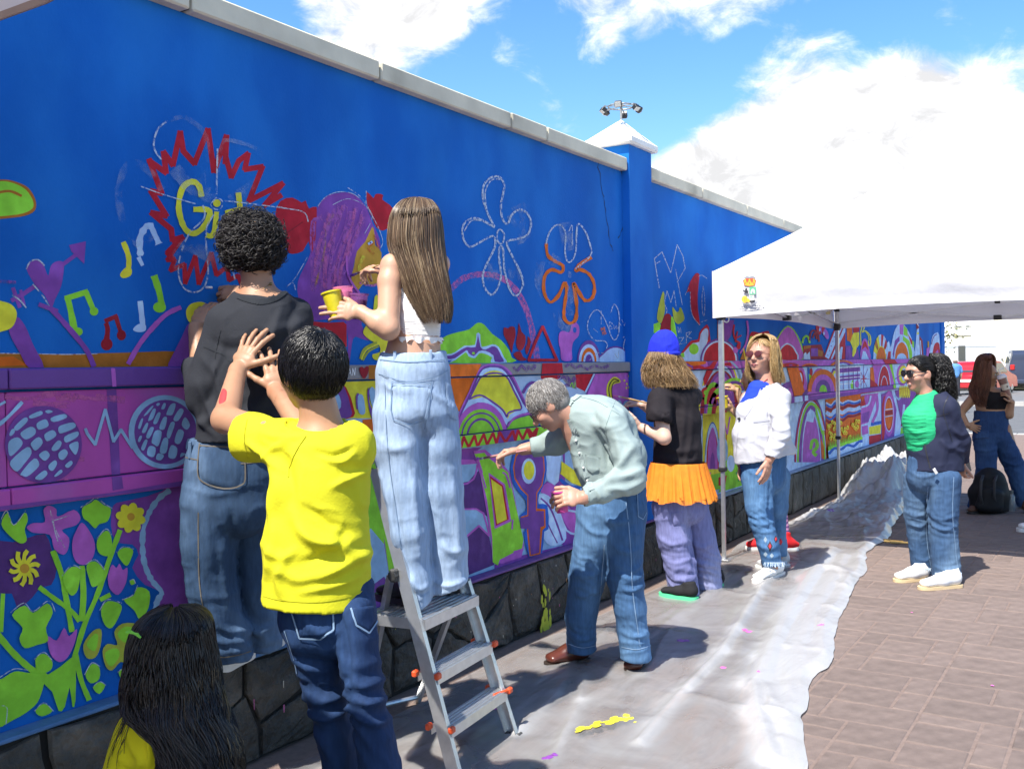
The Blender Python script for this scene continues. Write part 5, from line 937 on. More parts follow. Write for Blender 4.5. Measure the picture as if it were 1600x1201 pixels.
splat('h',1550,1071,'pnk',.018,2,8,'tiny pink paint dot on the paving stones, lower right',False);splat('i',1425,957,'pnk',.016,2,9,'tiny pale pink dot on the paving in front of the white trainers',False)
splat('j',1300,805,'vio',.09,4,10,'purple smear on the plastic near the far tent leg');splat('k',1185,1060,'pnk',.022,4,11,'red drip on the fold of plastic at the front');splat('l',775,1115,'pnk',.03,5,12,'pink drips on the plastic under the ladder')
for px,py,l,s in ((1391,845,.10,'short piece of yellow wood on the shaded paving, left one of two'),(1407,847,.16,'splintered piece of pale wood on the shaded paving, right one of two')):
    c=gnd(px,py,.01);solo('wood_offcut',MB().box(c,(.03,l,.014),ax=np.array([[1,.3,0],[-.3,1,0],[0,0,1]])/1.044,bev=.003).box(c+np.array([.012,.03,.008]),(.012,l*.6,.01)),mat('raw wood',(.55,.36,.12),.7,.2,20),c,s,'wood')

# ================================================================ step ladder
def ladder():
    # front rails in the camera-facing plane; rear legs towards the wall
    fl,fr=gnd(712,1222),gnd(803,1150);tl_=P(573,640,4.02);up=1.05
    s=nz(fr-fl);W=np.linalg.norm(fr-fl)
    # platform height and lean direction from the photograph
    tL=P(588,770,3.78);lean=nz(tL-fl);topL=fl+lean*((1.06)/lean[2]);narrow=.06
    def Lp(z):return fl+lean*(z/lean[2])+s*narrow*z*.5
    def Rp(z):return fr+lean*(z/lean[2])-s*narrow*z*.9
    hz=nz(np.array([lean[0],lean[1],0]));back=hz
    t=thing('step_ladder','silver aluminium step ladder with red plastic step caps, standing on the plastic sheet','ladder',(fl+fr)/2)
    n=np.cross(s,lean);dp=-nz(np.cross(s,(0,0,1)))
    dp=dp if dp@hz >0 else -dp
    Y=lambda v:v
    PZ=.565
    def rail(f,z1):
        q=MB();a,b_=f(.02),f(z1);q.bar(a,b_,.05,.004,dp);o_=s*(.011 if f is Lp else -.011)
        for e in (-.024,.024):q.bar(a+dp*e+o_*.9,b_+dp*e+o_*.9,.004,.024,dp)
        return q
    r1=part('rail',rail(Lp,1.12),M_alu,t);r2=part('rail',rail(Rp,PZ+.06),M_alu,t)
    for r,f in ((r1,Lp),(r2,Rp)):part('foot_cap',MB().bar(f(.004)-dp*.035,f(.004)+dp*.035,.034,.03,s,bev=.004),mat('grey rubber',(.05,.05,.05),.8),r)
    M_red=mat('red orange plastic',(.72,.085,.02),.4,.05)
    for z in (.19,.375):
        a,b_=Lp(z),Rp(z);q=MB();d=nz(b_-a);w=np.linalg.norm(b_-a)-.012;c=(a+b_)/2
        u=np.array([0,0,1.]);ax=np.array([d,np.cross(u,d),u])
        if ax[1]@dp <0:ax[1]=-ax[1]
        q.box(c-ax[1]*.040-u*.018,(w,.003,.042),ax=ax);q.box(c+ax[1]*.045-u*.018,(w,.003,.036),ax=ax);q.box(c,(w,.088,.003),ax=ax)
        for k in range(5):q.box(c+ax[1]*(-.034+.017*k)+u*.003,(w,.006,.004),ax=ax)
        st=part('step',q,M_alu,t)
        for e,f in ((-1,a),(1,b_)):
            for g in (-.046,.05):
                cap=MB().box(f+ax[1]*g+d*e*.004-u*.004,(.032,.02,.024),ax=ax,bev=.005);part('step_cap',cap,M_red,st)
            if z <.3 and e ==1:part('step_cap',MB().bar(f-d*.09-ax[1]*.02,f-ax[1]*.05+d*.01,.012,.014,u,bev=.003),M_red,st)
    a,b_=Lp(PZ),Rp(PZ);d=nz(b_-a);u=np.array([0,0,1.]);ax=np.array([d,dp,u]);c=(a+b_)/2+dp*.09;w=np.linalg.norm(b_-a)-.012
    q=MB().box(c,(w,.27,.004),ax=ax).box(c-dp*.135-u*.018,(w,.003,.04),ax=ax).box(c+dp*.135-u*.018,(w,.003,.04),ax=ax).box(c+d*(w/2)-u*.018,(.003,.27,.04),ax=ax).box(c-d*(w/2)-u*.018,(.003,.27,.04),ax=ax)
    for k in range(10):q.box(c+dp*(-.12+.0265*k)+u*.004,(w,.01,.005),ax=ax)
    part('platform',q,M_alu,t)
    # upper part: back loop
    tl=Lp(1.12);tr=tl+d*(w*.86)
    # rear legs
    rl,rr2=gnd(566,1120),gnd(652,1097);top0,top1=Lp(PZ+.16)+dp*.03-d*.0,Rp(PZ)+dp*.05
    q=MB();q.bar(rl,top0+dp*.02,.03,.02,d);q.bar(rr2,top1-d*.02,.03,.02,d);part('rear_leg',q,M_alu,t)
    part('cross_bar',MB().tube([rl+(top0-rl)*.06,rr2+(top1-rr2)*.06],.011),M_alu,t)
    part('hinge',MB().tube([top0-d*.03,top0+d*.03],.018).box(top0,(.05,.03,.05),ax=ax,bev=.006),mat('dark hinge',(.06,.06,.06),.5,metal=.5),t)
    return PZ,Lp,Rp,dp,s
PZ,LRAIL,RRAIL,LDP,LS=ladder()

# ================================================================ background across the street
M_render=mat('white render',(.86,.85,.80),.9,.03,.6);M_cream=mat('cream render',(.72,.66,.50),.9,.04,.5);M_glassd=mat('dark window',(.10,.11,.11),.15,.1,3)
bld=thing('white_building','white rendered building across the street with a strip of windows','building',(66,28,-.1))
a,b_=onX(1440,560,64),onX(1562,560,64);top=onX(1520,466,64)[2]
part('wall_block',MB().box((67,(a[1]+b_[1])/2,top/2-.1),(6,a[1]-b_[1],top)),M_render,bld)
for (x0,x1,y0,y1) in ((1490,1504.5,508,512),(1507,1517.5,507.5,511.5)):
    p0,p1=onX(x0,y1,63.9),onX(x1,y0,63.9);o=part('window',MB().box((63.94,(p0[1]+p1[1])/2,(p0[2]+p1[2])/2),(.1,abs(p0[1]-p1[1]),p1[2]-p0[2]),bev=.02),mat('window frame',(.36,.36,.33),.6),bld)
    part('pane',MB().box((63.88,(p0[1]+p1[1])/2,(p0[2]+p1[2])/2),(.04,abs(p0[1]-p1[1])-.2,p1[2]-p0[2]-.1)),M_glassd,o)
for y in (523.5,527.5):p0,p1=onX(1489,y,63.9),onX(1518,y-.3,63.9);part('ledge',MB().box((63.9,(p0[1]+p1[1])/2,(p0[2]+p1[2])/2),(.3,abs(p0[1]-p1[1]),.06)),mat('beige ledge',(.55,.52,.42),.8),bld)  # thin ledges in a darker beige than the wall render
p0,p1=onX(1473,543,63),onX(1560,539,63);part('awning',MB().box((62.6,(p0[1]+p1[1])/2,(p0[2]+p1[2])/2),(2.6,abs(p0[1]-p1[1]),.16)),M_render,bld)
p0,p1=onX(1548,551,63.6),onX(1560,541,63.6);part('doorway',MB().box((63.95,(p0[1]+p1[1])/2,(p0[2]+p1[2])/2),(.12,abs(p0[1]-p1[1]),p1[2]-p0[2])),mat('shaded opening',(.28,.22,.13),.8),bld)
cb=thing('cream_building','plain cream building filling the far right','building',(62,10,-.1))
a=onX(1553,560,58);top=onX(1580,489,58)[2];ycr=a[1]
part('wall_block',MB().box((64,ycr-9,top/2-.1),(12,18,top)),M_cream,cb);part('parapet',MB().box((64,ycr-9,top-.02),(12.3,18.3,.14)),M_render,cb);part('wall_base',MB().box((57.93,ycr-9,.35),(.1,18.1,.7)),mat('grey wall base',(.3,.29,.27),.8),cb)
# cars
M_tyre=mat('tyre rubber',(.02,.02,.02),.8);M_wind=mat('car window',(.05,.06,.065),.08,.05,3,spec=.8);M_plate=mat('number plate',(.75,.75,.72),.5);M_lamp=mat('rear lamp',(.5,.02,.02),.2)
def car(name,label,cat,c,yaw,L_,W_,H_,paint,style='hatch'):
    ca,sa=math.cos(yaw),math.sin(yaw);f=np.array([ca,sa,0]);r=np.array([sa,-ca,0]);u=np.array([0,0,1.]);c=np.array([c[0],c[1],0.]);t=thing(name,label,cat,c)
    W2=W_/2;A=lambda x,y,z:c+f*x+r*y+u*z
    if style =='suv':prof=[(-L_/2,.45),(-L_/2,H_*.58),(-L_/2+.12,H_*.97),(-L_*.1,H_),(L_*.12,H_*.96),(L_*.22,H_*.62),(L_/2-.1,H_*.56),(L_/2,.45)];g0,g1=H_*.60,H_*.93
    else:prof=[(-L_/2,.28),(-L_/2-.02,H_*.55),(-L_/2+.14,H_*.66),(-L_/2+.42,H_*.96),(-L_*.08,H_),(L_*.10,H_*.95),(L_*.25,H_*.66),(L_/2-.12,H_*.52),(L_/2,.3)];g0,g1=H_*.66,H_*.93
    lo=spline(prof,4);n=len(lo);q=MB();vs=[]
    for y,k in ((-1,.0),(-.96,.04),(.96,.04),(1,0)):
        for x,z in lo:
            tp=.82 if z >H_*.68 else 1.;tp=1-(1-tp)*min(1,max(0,(z-H_*.62)/(H_*.2)));vs.append(A(x*(1-.01*(abs(y)==1)),y*W2*tp,z-(.015 if abs(y)==1 else 0)))
    fs=[(j*n+i,j*n+i+1,(j+1)*n+i+1,(j+1)*n+i) for j in range(3) for i in range(n-1)]+[tuple(range(n)),tuple(range(3*n,4*n))[::-1]]+[(j*n,(j+1)*n,(j+1)*n+n-1,j*n+n-1) for j in range(3)]
    part('body',q.add(vs,fs),paint,t,autosmooth=35)
    part('rear_window',MB().prism([A(-L_/2+(.165 if style!='suv' else .06),-W2*.74,g0+.03),A(-L_/2+(.165 if style!='suv' else .06),W2*.74,g0+.03),A(-L_/2+(.385 if style!='suv' else .115),W2*.64,g1),A(-L_/2+(.385 if style!='suv' else .115),-W2*.64,g1)],-f*.5-u*.02+0*f,.03),M_wind,t)
    for sd in (-1,1):
        part('side_window',MB().prism([A(-L_*.36,sd*W2*.955,g0),A(L_*.17,sd*W2*.965,g0),A(L_*.08,sd*W2*.83,g1),A(-L_*.28,sd*W2*.83,g1)],r*sd,.02),M_wind,t)
        part('rear_lamp',MB().box(A(-L_/2-.0,sd*W2*.84,H_*.57),(.12,.2,.26),ax=np.array([f,r,u]),bev=.03),M_lamp,t)
        for x in (-L_*.31,L_*.32):
            w=part('wheel',MB().lathe(A(x,sd*(W2-.12),.31),[(.01,-.1),(.27,-.1),(.31,-.07),(.31,.07),(.27,.1),(.01,.1)],18,ax=r),M_tyre,t,autosmooth=40);part('rim',MB().lathe(A(x,sd*(W2-.015),.31),[(.19,-.01),(.17,.012),(.05,.016),(.001,.016)],12,ax=r*sd),M_alu,w)
    part('number_plate',MB().box(A(-L_/2-.03,0,H_*.42),(.02,.5,.12),ax=np.array([f,r,u])),M_plate,t);part('bumper',MB().box(A(-L_/2+.03,0,.38),(.2,W_*.98,.22),ax=np.array([f,r,u]),bev=.05),paint,t)
    if style =='suv':
        sp=part('spare_wheel',MB().lathe(A(-L_/2-.12,.25*0+.3,H_*.5),[(.01,-.1),(.3,-.1),(.34,-.06),(.34,.06),(.3,.1),(.01,.1)],18,ax=f),M_tyre,t)
    return t
M_redcar=mat('red car paint',(.45,.012,.02),.25,.05,2,spec=.7);M_greycar=mat('grey car paint',(.22,.24,.26),.3,.05,2);M_navycar=mat('dark blue car paint',(.035,.045,.08),.3,.05,2);
def at(px,py,d):q=P(px,py,d);return (q[0],q[1])
car('parked_car','red hatchback parked across the street, tail towards us','car',at(1535,600,43.6),rad(-12),3.9,1.68,1.42,M_redcar)
car('parked_car','grey saloon parked beyond the red hatchback','car',at(1580,590,54),rad(-78),4.1,1.7,1.38,M_greycar)
car('parked_car','dark off-roader with a spare wheel on its back at the right edge','car',at(1603,592,50),rad(10),4.2,1.85,1.9,M_navycar,'suv')
# motorhomes
def motorhome(label,px,d,L_,H_,yaw):
    c=np.array([*at(px,590,d),0.]);ca,sa=math.cos(yaw),math.sin(yaw);f=np.array([ca,sa,0]);r=np.array([sa,-ca,0]);u=np.array([0,0,1.]);A=lambda x,y,z:c+f*x+r*y+u*z;ax=np.array([f,r,u]);t=thing('motorhome',label,'motorhome',c)
    prof=spline([(-L_/2,.5),(-L_/2,H_-.12),(-L_/2+.15,H_),(L_/2-.7,H_),(L_/2+.0,H_+.12),(L_/2+.5,H_-.15),(L_/2+.55,H_-.6),(L_/2+.1,H_-.8),(L_/2+.35,1.25),(L_/2+1.1,1.05),(L_/2+1.2,.5)],3)
    part('body',MB().prism([A(x,-1.08,z) for x,z in prof],r,2.16),mat('motorhome white',(.74,.75,.74),.4,.03,2),t,autosmooth=35)
    for x,w,h in ((-L_*.25,.7,.5),(L_*.12,.28,.85)):
        o=part('window',MB().box(A(x,1.085,1.75),(w+.08,.03,h+.08),ax=ax,bev=.02),mat('window rubber',(.12,.12,.12),.6),t);part('pane',MB().box(A(x,1.10,1.75),(w,.02,h),ax=ax),M_wind,o)
    part('stripe',MB().box(A(0,1.084,H_-.16),(L_*.96,.012,.05),ax=ax),mat('grey stripe',(.3,.33,.35),.5),t);part('stripe',MB().box(A(0,1.084,1.0),(L_*.96,.012,.04),ax=ax),MATS['grey stripe'],t)
    for x in (-L_*.28,L_/2+.6):part('wheel',MB().lathe(A(x,.98,.33),[(.01,-.1),(.28,-.1),(.33,-.06),(.33,.06),(.28,.1),(.01,.1)],16,ax=r),M_tyre,t)
    return t
motorhome('white motorhome with a rounded cab-over, parked in front of the white building',1521,55,4.2,2.35,rad(-62));motorhome('second white motorhome, half hidden by the end of the blue wall',1478,52,4.6,2.3,rad(-70))
# street lamp
lp=P(1586,540,56);t=thing('street_lamp','slim street lamp with a white globe in front of the cream building','street lamp',(lp[0],lp[1],0));zt=P(1586,538,56)[2]
part('pole',MB().tube([(lp[0],lp[1],0),(lp[0],lp[1],zt)],[.09,.05]),mat('pale lamp post',(.6,.6,.56),.5),t);part('globe',MB().ball((lp[0],lp[1],zt+.15),.2,12),mat('milky globe',(.8,.8,.78),.4),t,True)
# tree whose branch shows beyond the wall's end
tp=P(1452,520,30);t=thing('street_tree','tree half hidden behind the end of the blue wall, sparse olive twigs showing','tree',(tp[0],tp[1],0));rr=random.Random(21);q=MB();lf=MB()
q.tube([(tp[0],tp[1],0),(tp[0]+.1,tp[1],1.2),(tp[0],tp[1]+.1,2.0)],[.13,.1,.07])
for k in range(16):
    a=rr.uniform(0,6.28);l=rr.uniform(.6,1.05);b0=np.array([tp[0],tp[1],rr.uniform(1.5,2.0)]);b1=b0+np.array([math.cos(a)*l,math.sin(a)*l,rr.uniform(.15,.9)]);mid=(b0+b1)/2+np.array([0,0,.1]);q.tube([b0,mid,b1],[.035,.02,.006],5)
    for j in range(90):
        s=rr.uniform(.35,1.08);c=b0+(b1-b0)*s+np.array([rr.gauss(0,.12),rr.gauss(0,.12),rr.gauss(0,.1)]);v=nz([rr.gauss(0,1),rr.gauss(0,1),rr.gauss(0,.5)]);w=nz(np.cross(v,(rr.gauss(0,1),rr.gauss(0,1),rr.gauss(0,1))));h=rr.uniform(.035,.06);lf.add([c-v*h,c+w*h*.45,c+v*h,c-w*h*.45],[(0,1,2,3)],rr.choice((0,0,1)))
part('trunk',q,mat('grey bark',(.12,.09,.06),.9),t);part('crown',lf,[mat('olive leaf',(.12,.13,.03),.6,island=.3),mat('dry leaf',(.20,.17,.05),.6,island=.3)],t)
# ================================================================ figures: smooth-blended solids meshed with surface nets
def frame_of(d,s):
    d=nz(d);s=np.asarray(s,float);s=s-d*(s@d);s=nz(s);return d,s,np.cross(d,s)
from mathutils.bvhtree import BVHTree
class Solid:
    """list of blended primitives; sd(p) is the distance field"""
    def __init__(s):s.pr=[];s.bvh=None
    def cap(s,a,b,ra,rb=None,k=.02,sub=False):
        a,b=np.asarray(a,float),np.asarray(b,float);rb=ra if rb is None else rb;ab=b-a;l2=max(ab@ab,1e-12)
        def f(p):
            q=p-a;t=np.clip((q@ab)/l2,0,1);return np.sqrt(((q-t[:,None]*ab)**2).sum(1))-(ra+t*(rb-ra))
        r=max(ra,rb);s.pr.append((f,np.minimum(a,b)-r,np.maximum(a,b)+r,k,sub));return s
    def ecap(s,a,b,A,B,side,k=.03,sub=False):
        """tapered capsule with elliptical section: A=(half width, half depth) at a, B at b"""
        a,b=np.asarray(a,float),np.asarray(b,float);d,sv,fv=frame_of(b-a,side);L_=np.linalg.norm(b-a)
        def f(p):
            q=p-a;al=q@d;t=np.clip(al/L_,0,1);ws=A[0]+t*(B[0]-A[0]);wf=A[1]+t*(B[1]-A[1]);over=al-np.clip(al,0,L_);m=np.minimum(ws,wf)
            return (np.sqrt((q@sv/ws)**2+(q@fv/wf)**2+(over/m)**2)-1)*m
        r=max(*A,*B);s.pr.append((f,np.minimum(a,b)-r,np.maximum(a,b)+r,k,sub));return s
    def ell(s,c,r,ax=None,k=.02,sub=False):
        c=np.asarray(c,float);r=np.asarray(r if hasattr(r,'__len__') else (r,)*3,float);ax=np.eye(3) if ax is None else np.asarray(ax)
        def f(p):
            q=(p-c)@ax.T;k0=np.sqrt(((q/r)**2).sum(1));k1=np.sqrt(((q/r**2)**2).sum(1));return k0*(k0-1)/np.maximum(k1,1e-9)
        m=np.abs(ax.T)@r;s.pr.append((f,c-m,c+m,k,sub));return s
    def chain(s,nodes,side,k=.03):
        """nodes: (point, half width, half depth)"""
        for (p0,w0,d0),(p1,w1,d1) in zip(nodes[:-1],nodes[1:]):s.ecap(p0,p1,(w0,d0),(w1,d1),side,k)
        return s
    def cut(s,p,n,hollow=.0,thick=.012):
        """flat opening: removes everything beyond the plane (p,n); hollow digs the opening out that deep"""
        p,n=np.asarray(p,float),nz(n);s.pr.append(('cut',p,n,hollow,thick));return s
    def cutlocal(s,p,n,r,hollow=.0,thick=.012):
        p,n=np.asarray(p,float),nz(n);s.pr.append(('cutl',p,n,hollow,thick,r));return s
    def fld(s,p,sub=None):
        F=np.full(len(p),9.);
        for q in s.pr:
            if q[0] in ('cut','cutl'):
                x=p-q[1];g=x@q[2];near=np.ones(len(p),bool) if q[0] =='cut' else (x**2).sum(1) <q[5]**2
                G=np.maximum(F,g)
                if q[3]:inner=-(F+q[4]);G=np.where(g >-q[3],np.maximum(G,inner),G)
                F=np.where(near,G,F);continue
            f,lo,hi,k,sb=q
            m=k+.03;sel=((p >lo-m) & (p <hi+m)).all(1);idx=np.nonzero(sel)[0]
            if not len(idx):continue
            d=f(p[idx]);a=F[idx]
            if sb:d=-d;h=np.clip(.5-.5*(a-d)/k,0,1);F[idx]=a*(1-h)+d*h+k*h*(1-h)
            else:h=np.clip(.5+.5*(a-d)/k,0,1);F[idx]=a*(1-h)+d*h-k*h*(1-h)
        return F
    def bounds(s):
        P_=[q for q in s.pr if not isinstance(q[0],str) and not q[4]];return np.min([q[1] for q in P_],0),np.max([q[2] for q in P_],0)
    def grid(s,h,lo=None,hi=None):
        L0,H0=s.bounds();lo=L0 if lo is None else np.maximum(lo,L0-3*h);hi=H0 if hi is None else np.minimum(hi,H0+3*h)
        lo=np.floor((lo-2.5*h)/h)*h;n=np.ceil((hi+2.5*h-lo)/h).astype(int)+1
        ax=[lo[i]+h*np.arange(n[i]) for i in range(3)];F=np.full(tuple(n),9.,np.float32)
        for q in s.pr:
            if q[0] in ('cut','cutl'):
                g=(ax[0]-q[1][0])[:,None,None]*q[2][0]+(ax[1]-q[1][1])[None,:,None]*q[2][1]+(ax[2]-q[1][2])[None,None,:]*q[2][2]
                G=np.maximum(F,g)
                if q[3]:G=np.where(g >-q[3],np.maximum(G,-(F+q[4])),G)
                if q[0] =='cutl':
                    r2=((ax[0]-q[1][0])**2)[:,None,None]+((ax[1]-q[1][1])**2)[None,:,None]+((ax[2]-q[1][2])**2)[None,None,:];F=np.where(r2 <q[5]**2,G,F).astype(np.float32)
                else:F=G.astype(np.float32)
                continue
            f,a,b,k,sb=q;m=k+2.5*h;i0=np.clip(np.floor((a-m-lo)/h).astype(int),0,n);i1=np.clip(np.ceil((b+m-lo)/h).astype(int)+1,0,n)
            if (i1 <= i0).any():continue
            sl=tuple(slice(i0[i],i1[i]) for i in range(3));g=np.stack(np.meshgrid(*[ax[i][sl[i]] for i in range(3)],indexing='ij'),-1).reshape(-1,3);d=f(g).reshape(F[sl].shape);A=F[sl]
            if sb:d=-d;hh=np.clip(.5-.5*(A-d)/k,0,1);F[sl]=A*(1-hh)+d*hh+k*hh*(1-hh)
            else:hh=np.clip(.5+.5*(A-d)/k,0,1);F[sl]=A*(1-hh)+d*hh-k*hh*(1-hh)
        return F,lo
    def surf(s,px,py,dmax=14.,d0=1.):
        """where the camera's line through photo pixels meets the solid: used to lay seams and pockets on it"""
        px,py=np.atleast_1d(px).astype(float),np.atleast_1d(py).astype(float);r=np.stack([ray(x,y) for x,y in zip(px,py)]);L_=np.linalg.norm(r,axis=1);r=r/L_[:,None]
        if s.bvh is not None:
            H=[s.bvh.ray_cast(Vector(EYE),Vector(q)) for q in r];ok=np.array([h[0] is not None for h in H]);return np.array([h[0] if h[0] is not None else (0,0,-9) for h in H]),np.array([(h[1] if h[1].dot(Vector(q)) <0 else -h[1]) if h[0] is not None else (0,0,1) for h,q in zip(H,r)]),ok
        lo,hi=s.bounds();t0=max(.3,np.linalg.norm((lo+hi)/2-EYE)-np.linalg.norm(hi-lo)/2-.05);t=np.full(len(r),t0);
        for _ in range(70):
            f=s.fld(EYE+r*t[:,None]);t +=np.clip(f,-.02,.08)*.8
        p=EYE+r*t[:,None];ok=np.abs(s.fld(p)) <.01;e=.004;g=np.stack([s.fld(p+e*np.eye(3)[i])-s.fld(p-e*np.eye(3)[i]) for i in range(3)],1);g /= np.maximum(np.linalg.norm(g,axis=1),1e-9)[:,None]
        return p,g,ok
_E=[(0,1),(2,3),(4,5),(6,7),(0,2),(1,3),(4,6),(5,7),(0,4),(1,5),(2,6),(3,7)]
_C=np.array([(i>>2&1,i>>1&1,i&1) for i in range(8)])
def surfnet(F,lo,h):
    S=F <0;nx,ny,nz_=F.shape
    c=[S[i:nx-1+i,j:ny-1+j,k:nz_-1+k] for i,j,k in _C];any_=c[0].copy();all_=c[0].copy()
    for q in c[1:]:any_ |= q;all_ &= q
    act=np.argwhere(any_ & ~all_)
    if not len(act):return np.zeros((0,3)),np.zeros((0,4),int)
    V=np.stack([F[act[:,0]+i,act[:,1]+j,act[:,2]+k] for i,j,k in _C],1).astype(float);pos=np.zeros((len(act),3));cnt=np.zeros(len(act))
    for a,b in _E:
        fa,fb=V[:,a],V[:,b];x=(fa <0) !=(fb <0);t=np.where(x,fa/np.where(x,fa-fb,1),0);pos +=x[:,None]*(_C[a]+t[:,None]*(_C[b]-_C[a]));cnt +=x
    vs=lo+h*(act+pos/cnt[:,None]);idx=-np.ones((nx-1,ny-1,nz_-1),int);idx[tuple(act.T)]=np.arange(len(act));fs=[]
    for ax in range(3):
        sl0=[slice(None)]*3;sl1=[slice(None)]*3;sl0[ax]=slice(0,-1);sl1[ax]=slice(1,None);e=np.argwhere(S[tuple(sl0)] !=S[tuple(sl1)]);u,w=[j for j in range(3) if j !=ax]
        e=e[(e[:,u] >0) & (e[:,w] >0) & (e[:,u] <F.shape[u]-1) & (e[:,w] <F.shape[w]-1)]
        if not len(e):continue
        def cell(du,dw):q=e.copy();q[:,u] +=du;q[:,w] +=dw;return idx[q[:,0],q[:,1],q[:,2]]
        f4=np.stack([cell(-1,-1),cell(0,-1),cell(0,0),cell(-1,0)],1);flip=S[e[:,0],e[:,1],e[:,2]]
        if ax ==1:flip=~flip
        f4[~flip]=f4[~flip][:,::-1];fs.append(f4)
    f=np.concatenate(fs);f=f[(f >= 0).all(1)];return vs,f
def smooth_v(v,f,it=1,lam=.5):
    for _ in range(it):
        acc=np.zeros_like(v);n=np.zeros(len(v))
        for i in range(4):
            for j in ((i+1)%4,(i-1)%4):np.add.at(acc,f[:,i],v[f[:,j]]);np.add.at(n,f[:,i],1)
        m=n >0;v=v.copy();v[m] +=lam*(acc[m]/n[m][:,None]-v[m])
    return v
def normals_v(v,f):
    n=np.cross(v[f[:,2]]-v[f[:,0]],v[f[:,3]]-v[f[:,1]]);o=np.zeros_like(v)
    for i in range(4):np.add.at(o,f[:,i],n)
    return o/np.maximum(np.linalg.norm(o,axis=1),1e-12)[:,None]
def vproj(v):
    q=v-EYE;d=q@FW;return np.stack([800+FPX*(q@RT)/d,600.5-FPX*(q@UP)/d],1),d
def to_obj(name,v,f,m,parent,loc=None,smooth=True):
    off=wpos(parent) if parent is not None else np.asarray(loc,float);me=bpy.data.meshes.new(name);me.vertices.add(len(v));me.vertices.foreach_set('co',(v-off).astype(np.float32).ravel())
    k=f.shape[1];me.loops.add(f.size);me.loops.foreach_set('vertex_index',f.ravel().astype(np.int32));me.polygons.add(len(f));me.polygons.foreach_set('loop_start',np.arange(0,f.size,k,dtype=np.int32));me.polygons.foreach_set('loop_total',np.full(len(f),k,np.int32))
    if smooth:me.polygons.foreach_set('use_smooth',np.ones(len(f),bool))
    for q in (m if isinstance(m,(list,tuple)) else [m]):me.materials.append(q)
    me.update(calc_edges=True);me.validate();return link(name,me,parent,loc if parent is None else None)
def blocks(sol,h,fine=()):
    """coarse surface with finer boxes (lo, hi, h) let in where detail is needed, as one mesh"""
    F,lo=sol.grid(h);v,f=surfnet(F,lo,h);v=smooth_v(v,f,1,.35);c=v[f].mean(1);keep=np.ones(len(f),bool)
    for (a,b,hf) in fine:keep &= ~((c >np.asarray(a)+h*.6) & (c <np.asarray(b)-h*.6)).all(1)
    f=f[keep];VS,FS=[v],[f];o=len(v)
    for (a,b,hf) in fine:
        F,lo=sol.grid(hf,np.asarray(a),np.asarray(b));v2,f2=surfnet(F,lo,hf)
        if len(f2):VS.append(smooth_v(v2,f2,1,.3));FS.append(f2+o);o +=len(v2)
    v,f=np.concatenate(VS),np.concatenate(FS);used=np.zeros(len(v),bool);used[f.ravel()]=True;mp=np.cumsum(used)-1;return v[used],mp[f]
def garment(name,sol,h,m,parent,folds=(),wr=.004,freq=(7,7,16),seed=1,fine=(),env=None,sharp=.6,stack=()):
    """mesh a garment and press folds into it. folds: (photo px polyline, width px, height m); stack: (centre point, radius, amp, freq) ring folds as at knees and hems"""
    v,f=blocks(sol,h,fine);n=normals_v(v,f);q=v@np.stack([RT,FW,np.array([0,0,1.])],1)
    q=q+.05*np.stack([vnoise(q*4,5),vnoise(q*4,6),vnoise(q*4,7)],1)
    r=1-2*np.abs(vnoise(q*np.array(freq),seed));r2=1-2*np.abs(vnoise(q*np.array(freq)*2.1,seed+3));r,r2=(1.7*((1+x)/2)**3-.55 for x in (r,r2));d=wr*(sharp*r+(1-sharp)*vnoise(q*np.array(freq)*.7,seed+5))+wr*.55*r2
    if env is not None:d=d*env(v)
    px,dep=vproj(v);tow=((EYE-v)*n).sum(1) >0
    for (c,rd,amp,fr) in stack:
        c=np.asarray(c);x=v-c;g=np.exp(-(x**2).sum(1)/rd**2);z=x[:,2]*fr+1.6*vnoise(q*6,seed+8)+x@RT*fr*.3;d +=g*amp*(1-2*np.abs(np.sin(z*math.pi))**.8)
    for pts,w,amp in folds:
        P_=spline(np.asarray(pts,float),5) if len(pts) >2 else np.asarray(pts,float);best=np.full(len(v),1e9);tt=np.zeros(len(v));L_=0;tot=np.sum(np.linalg.norm(np.diff(P_,axis=0),axis=1))
        for a,b in zip(P_[:-1],P_[1:]):
            dd,t=seg_d(px,a,b);ln=np.linalg.norm(b-a);m_=dd <best;best[m_]=dd[m_];tt[m_]=(L_+t[m_]*ln)/tot;L_ +=ln
        d +=tow*amp*1.35*np.exp(-(best/w)**2)*np.sin(np.clip(tt*.92+.04,0,1)*math.pi)**.5
    v=v+n*d[:,None];sol.bvh=BVHTree.FromPolygons(v.tolist(),f.tolist());return to_obj(name,v,f,m,parent)
# laying things on a garment along photo lines
def seam(sol,pts,w,m,parent,name='seam',off=.002,closed=False,sm=5,dash=0):
    p=spline(pts,sm,closed) if sm >1 and len(pts) >2 else np.asarray(pts,float)
    if sm <= 1 or len(pts) <= 2:
        out=[]
        for a,b in zip(p[:-1],p[1:]):out +=[a+(b-a)*t for t in np.arange(6)/6]
        p=np.array(out+[p[-1]])
    if closed:p=np.vstack([p,p[:1]])
    P_,N_,ok=sol.surf(p[:,0],p[:,1]);mb=MB();P_=P_+N_*off
    for i in range(len(P_)-1):
        if not (ok[i] and ok[i+1]):continue
        d=nz(P_[i+1]-P_[i]);s0=np.cross(N_[i],d)*w/2;s1=np.cross(N_[i+1],d)*w/2
        if np.linalg.norm(P_[i+1]-P_[i]) >.12:continue
        mb.add([P_[i]+s0,P_[i+1]+s1,P_[i+1]-s1,P_[i]-s0],[(0,1,2,3)])
    return part(name,mb,m,parent) if mb.f else None
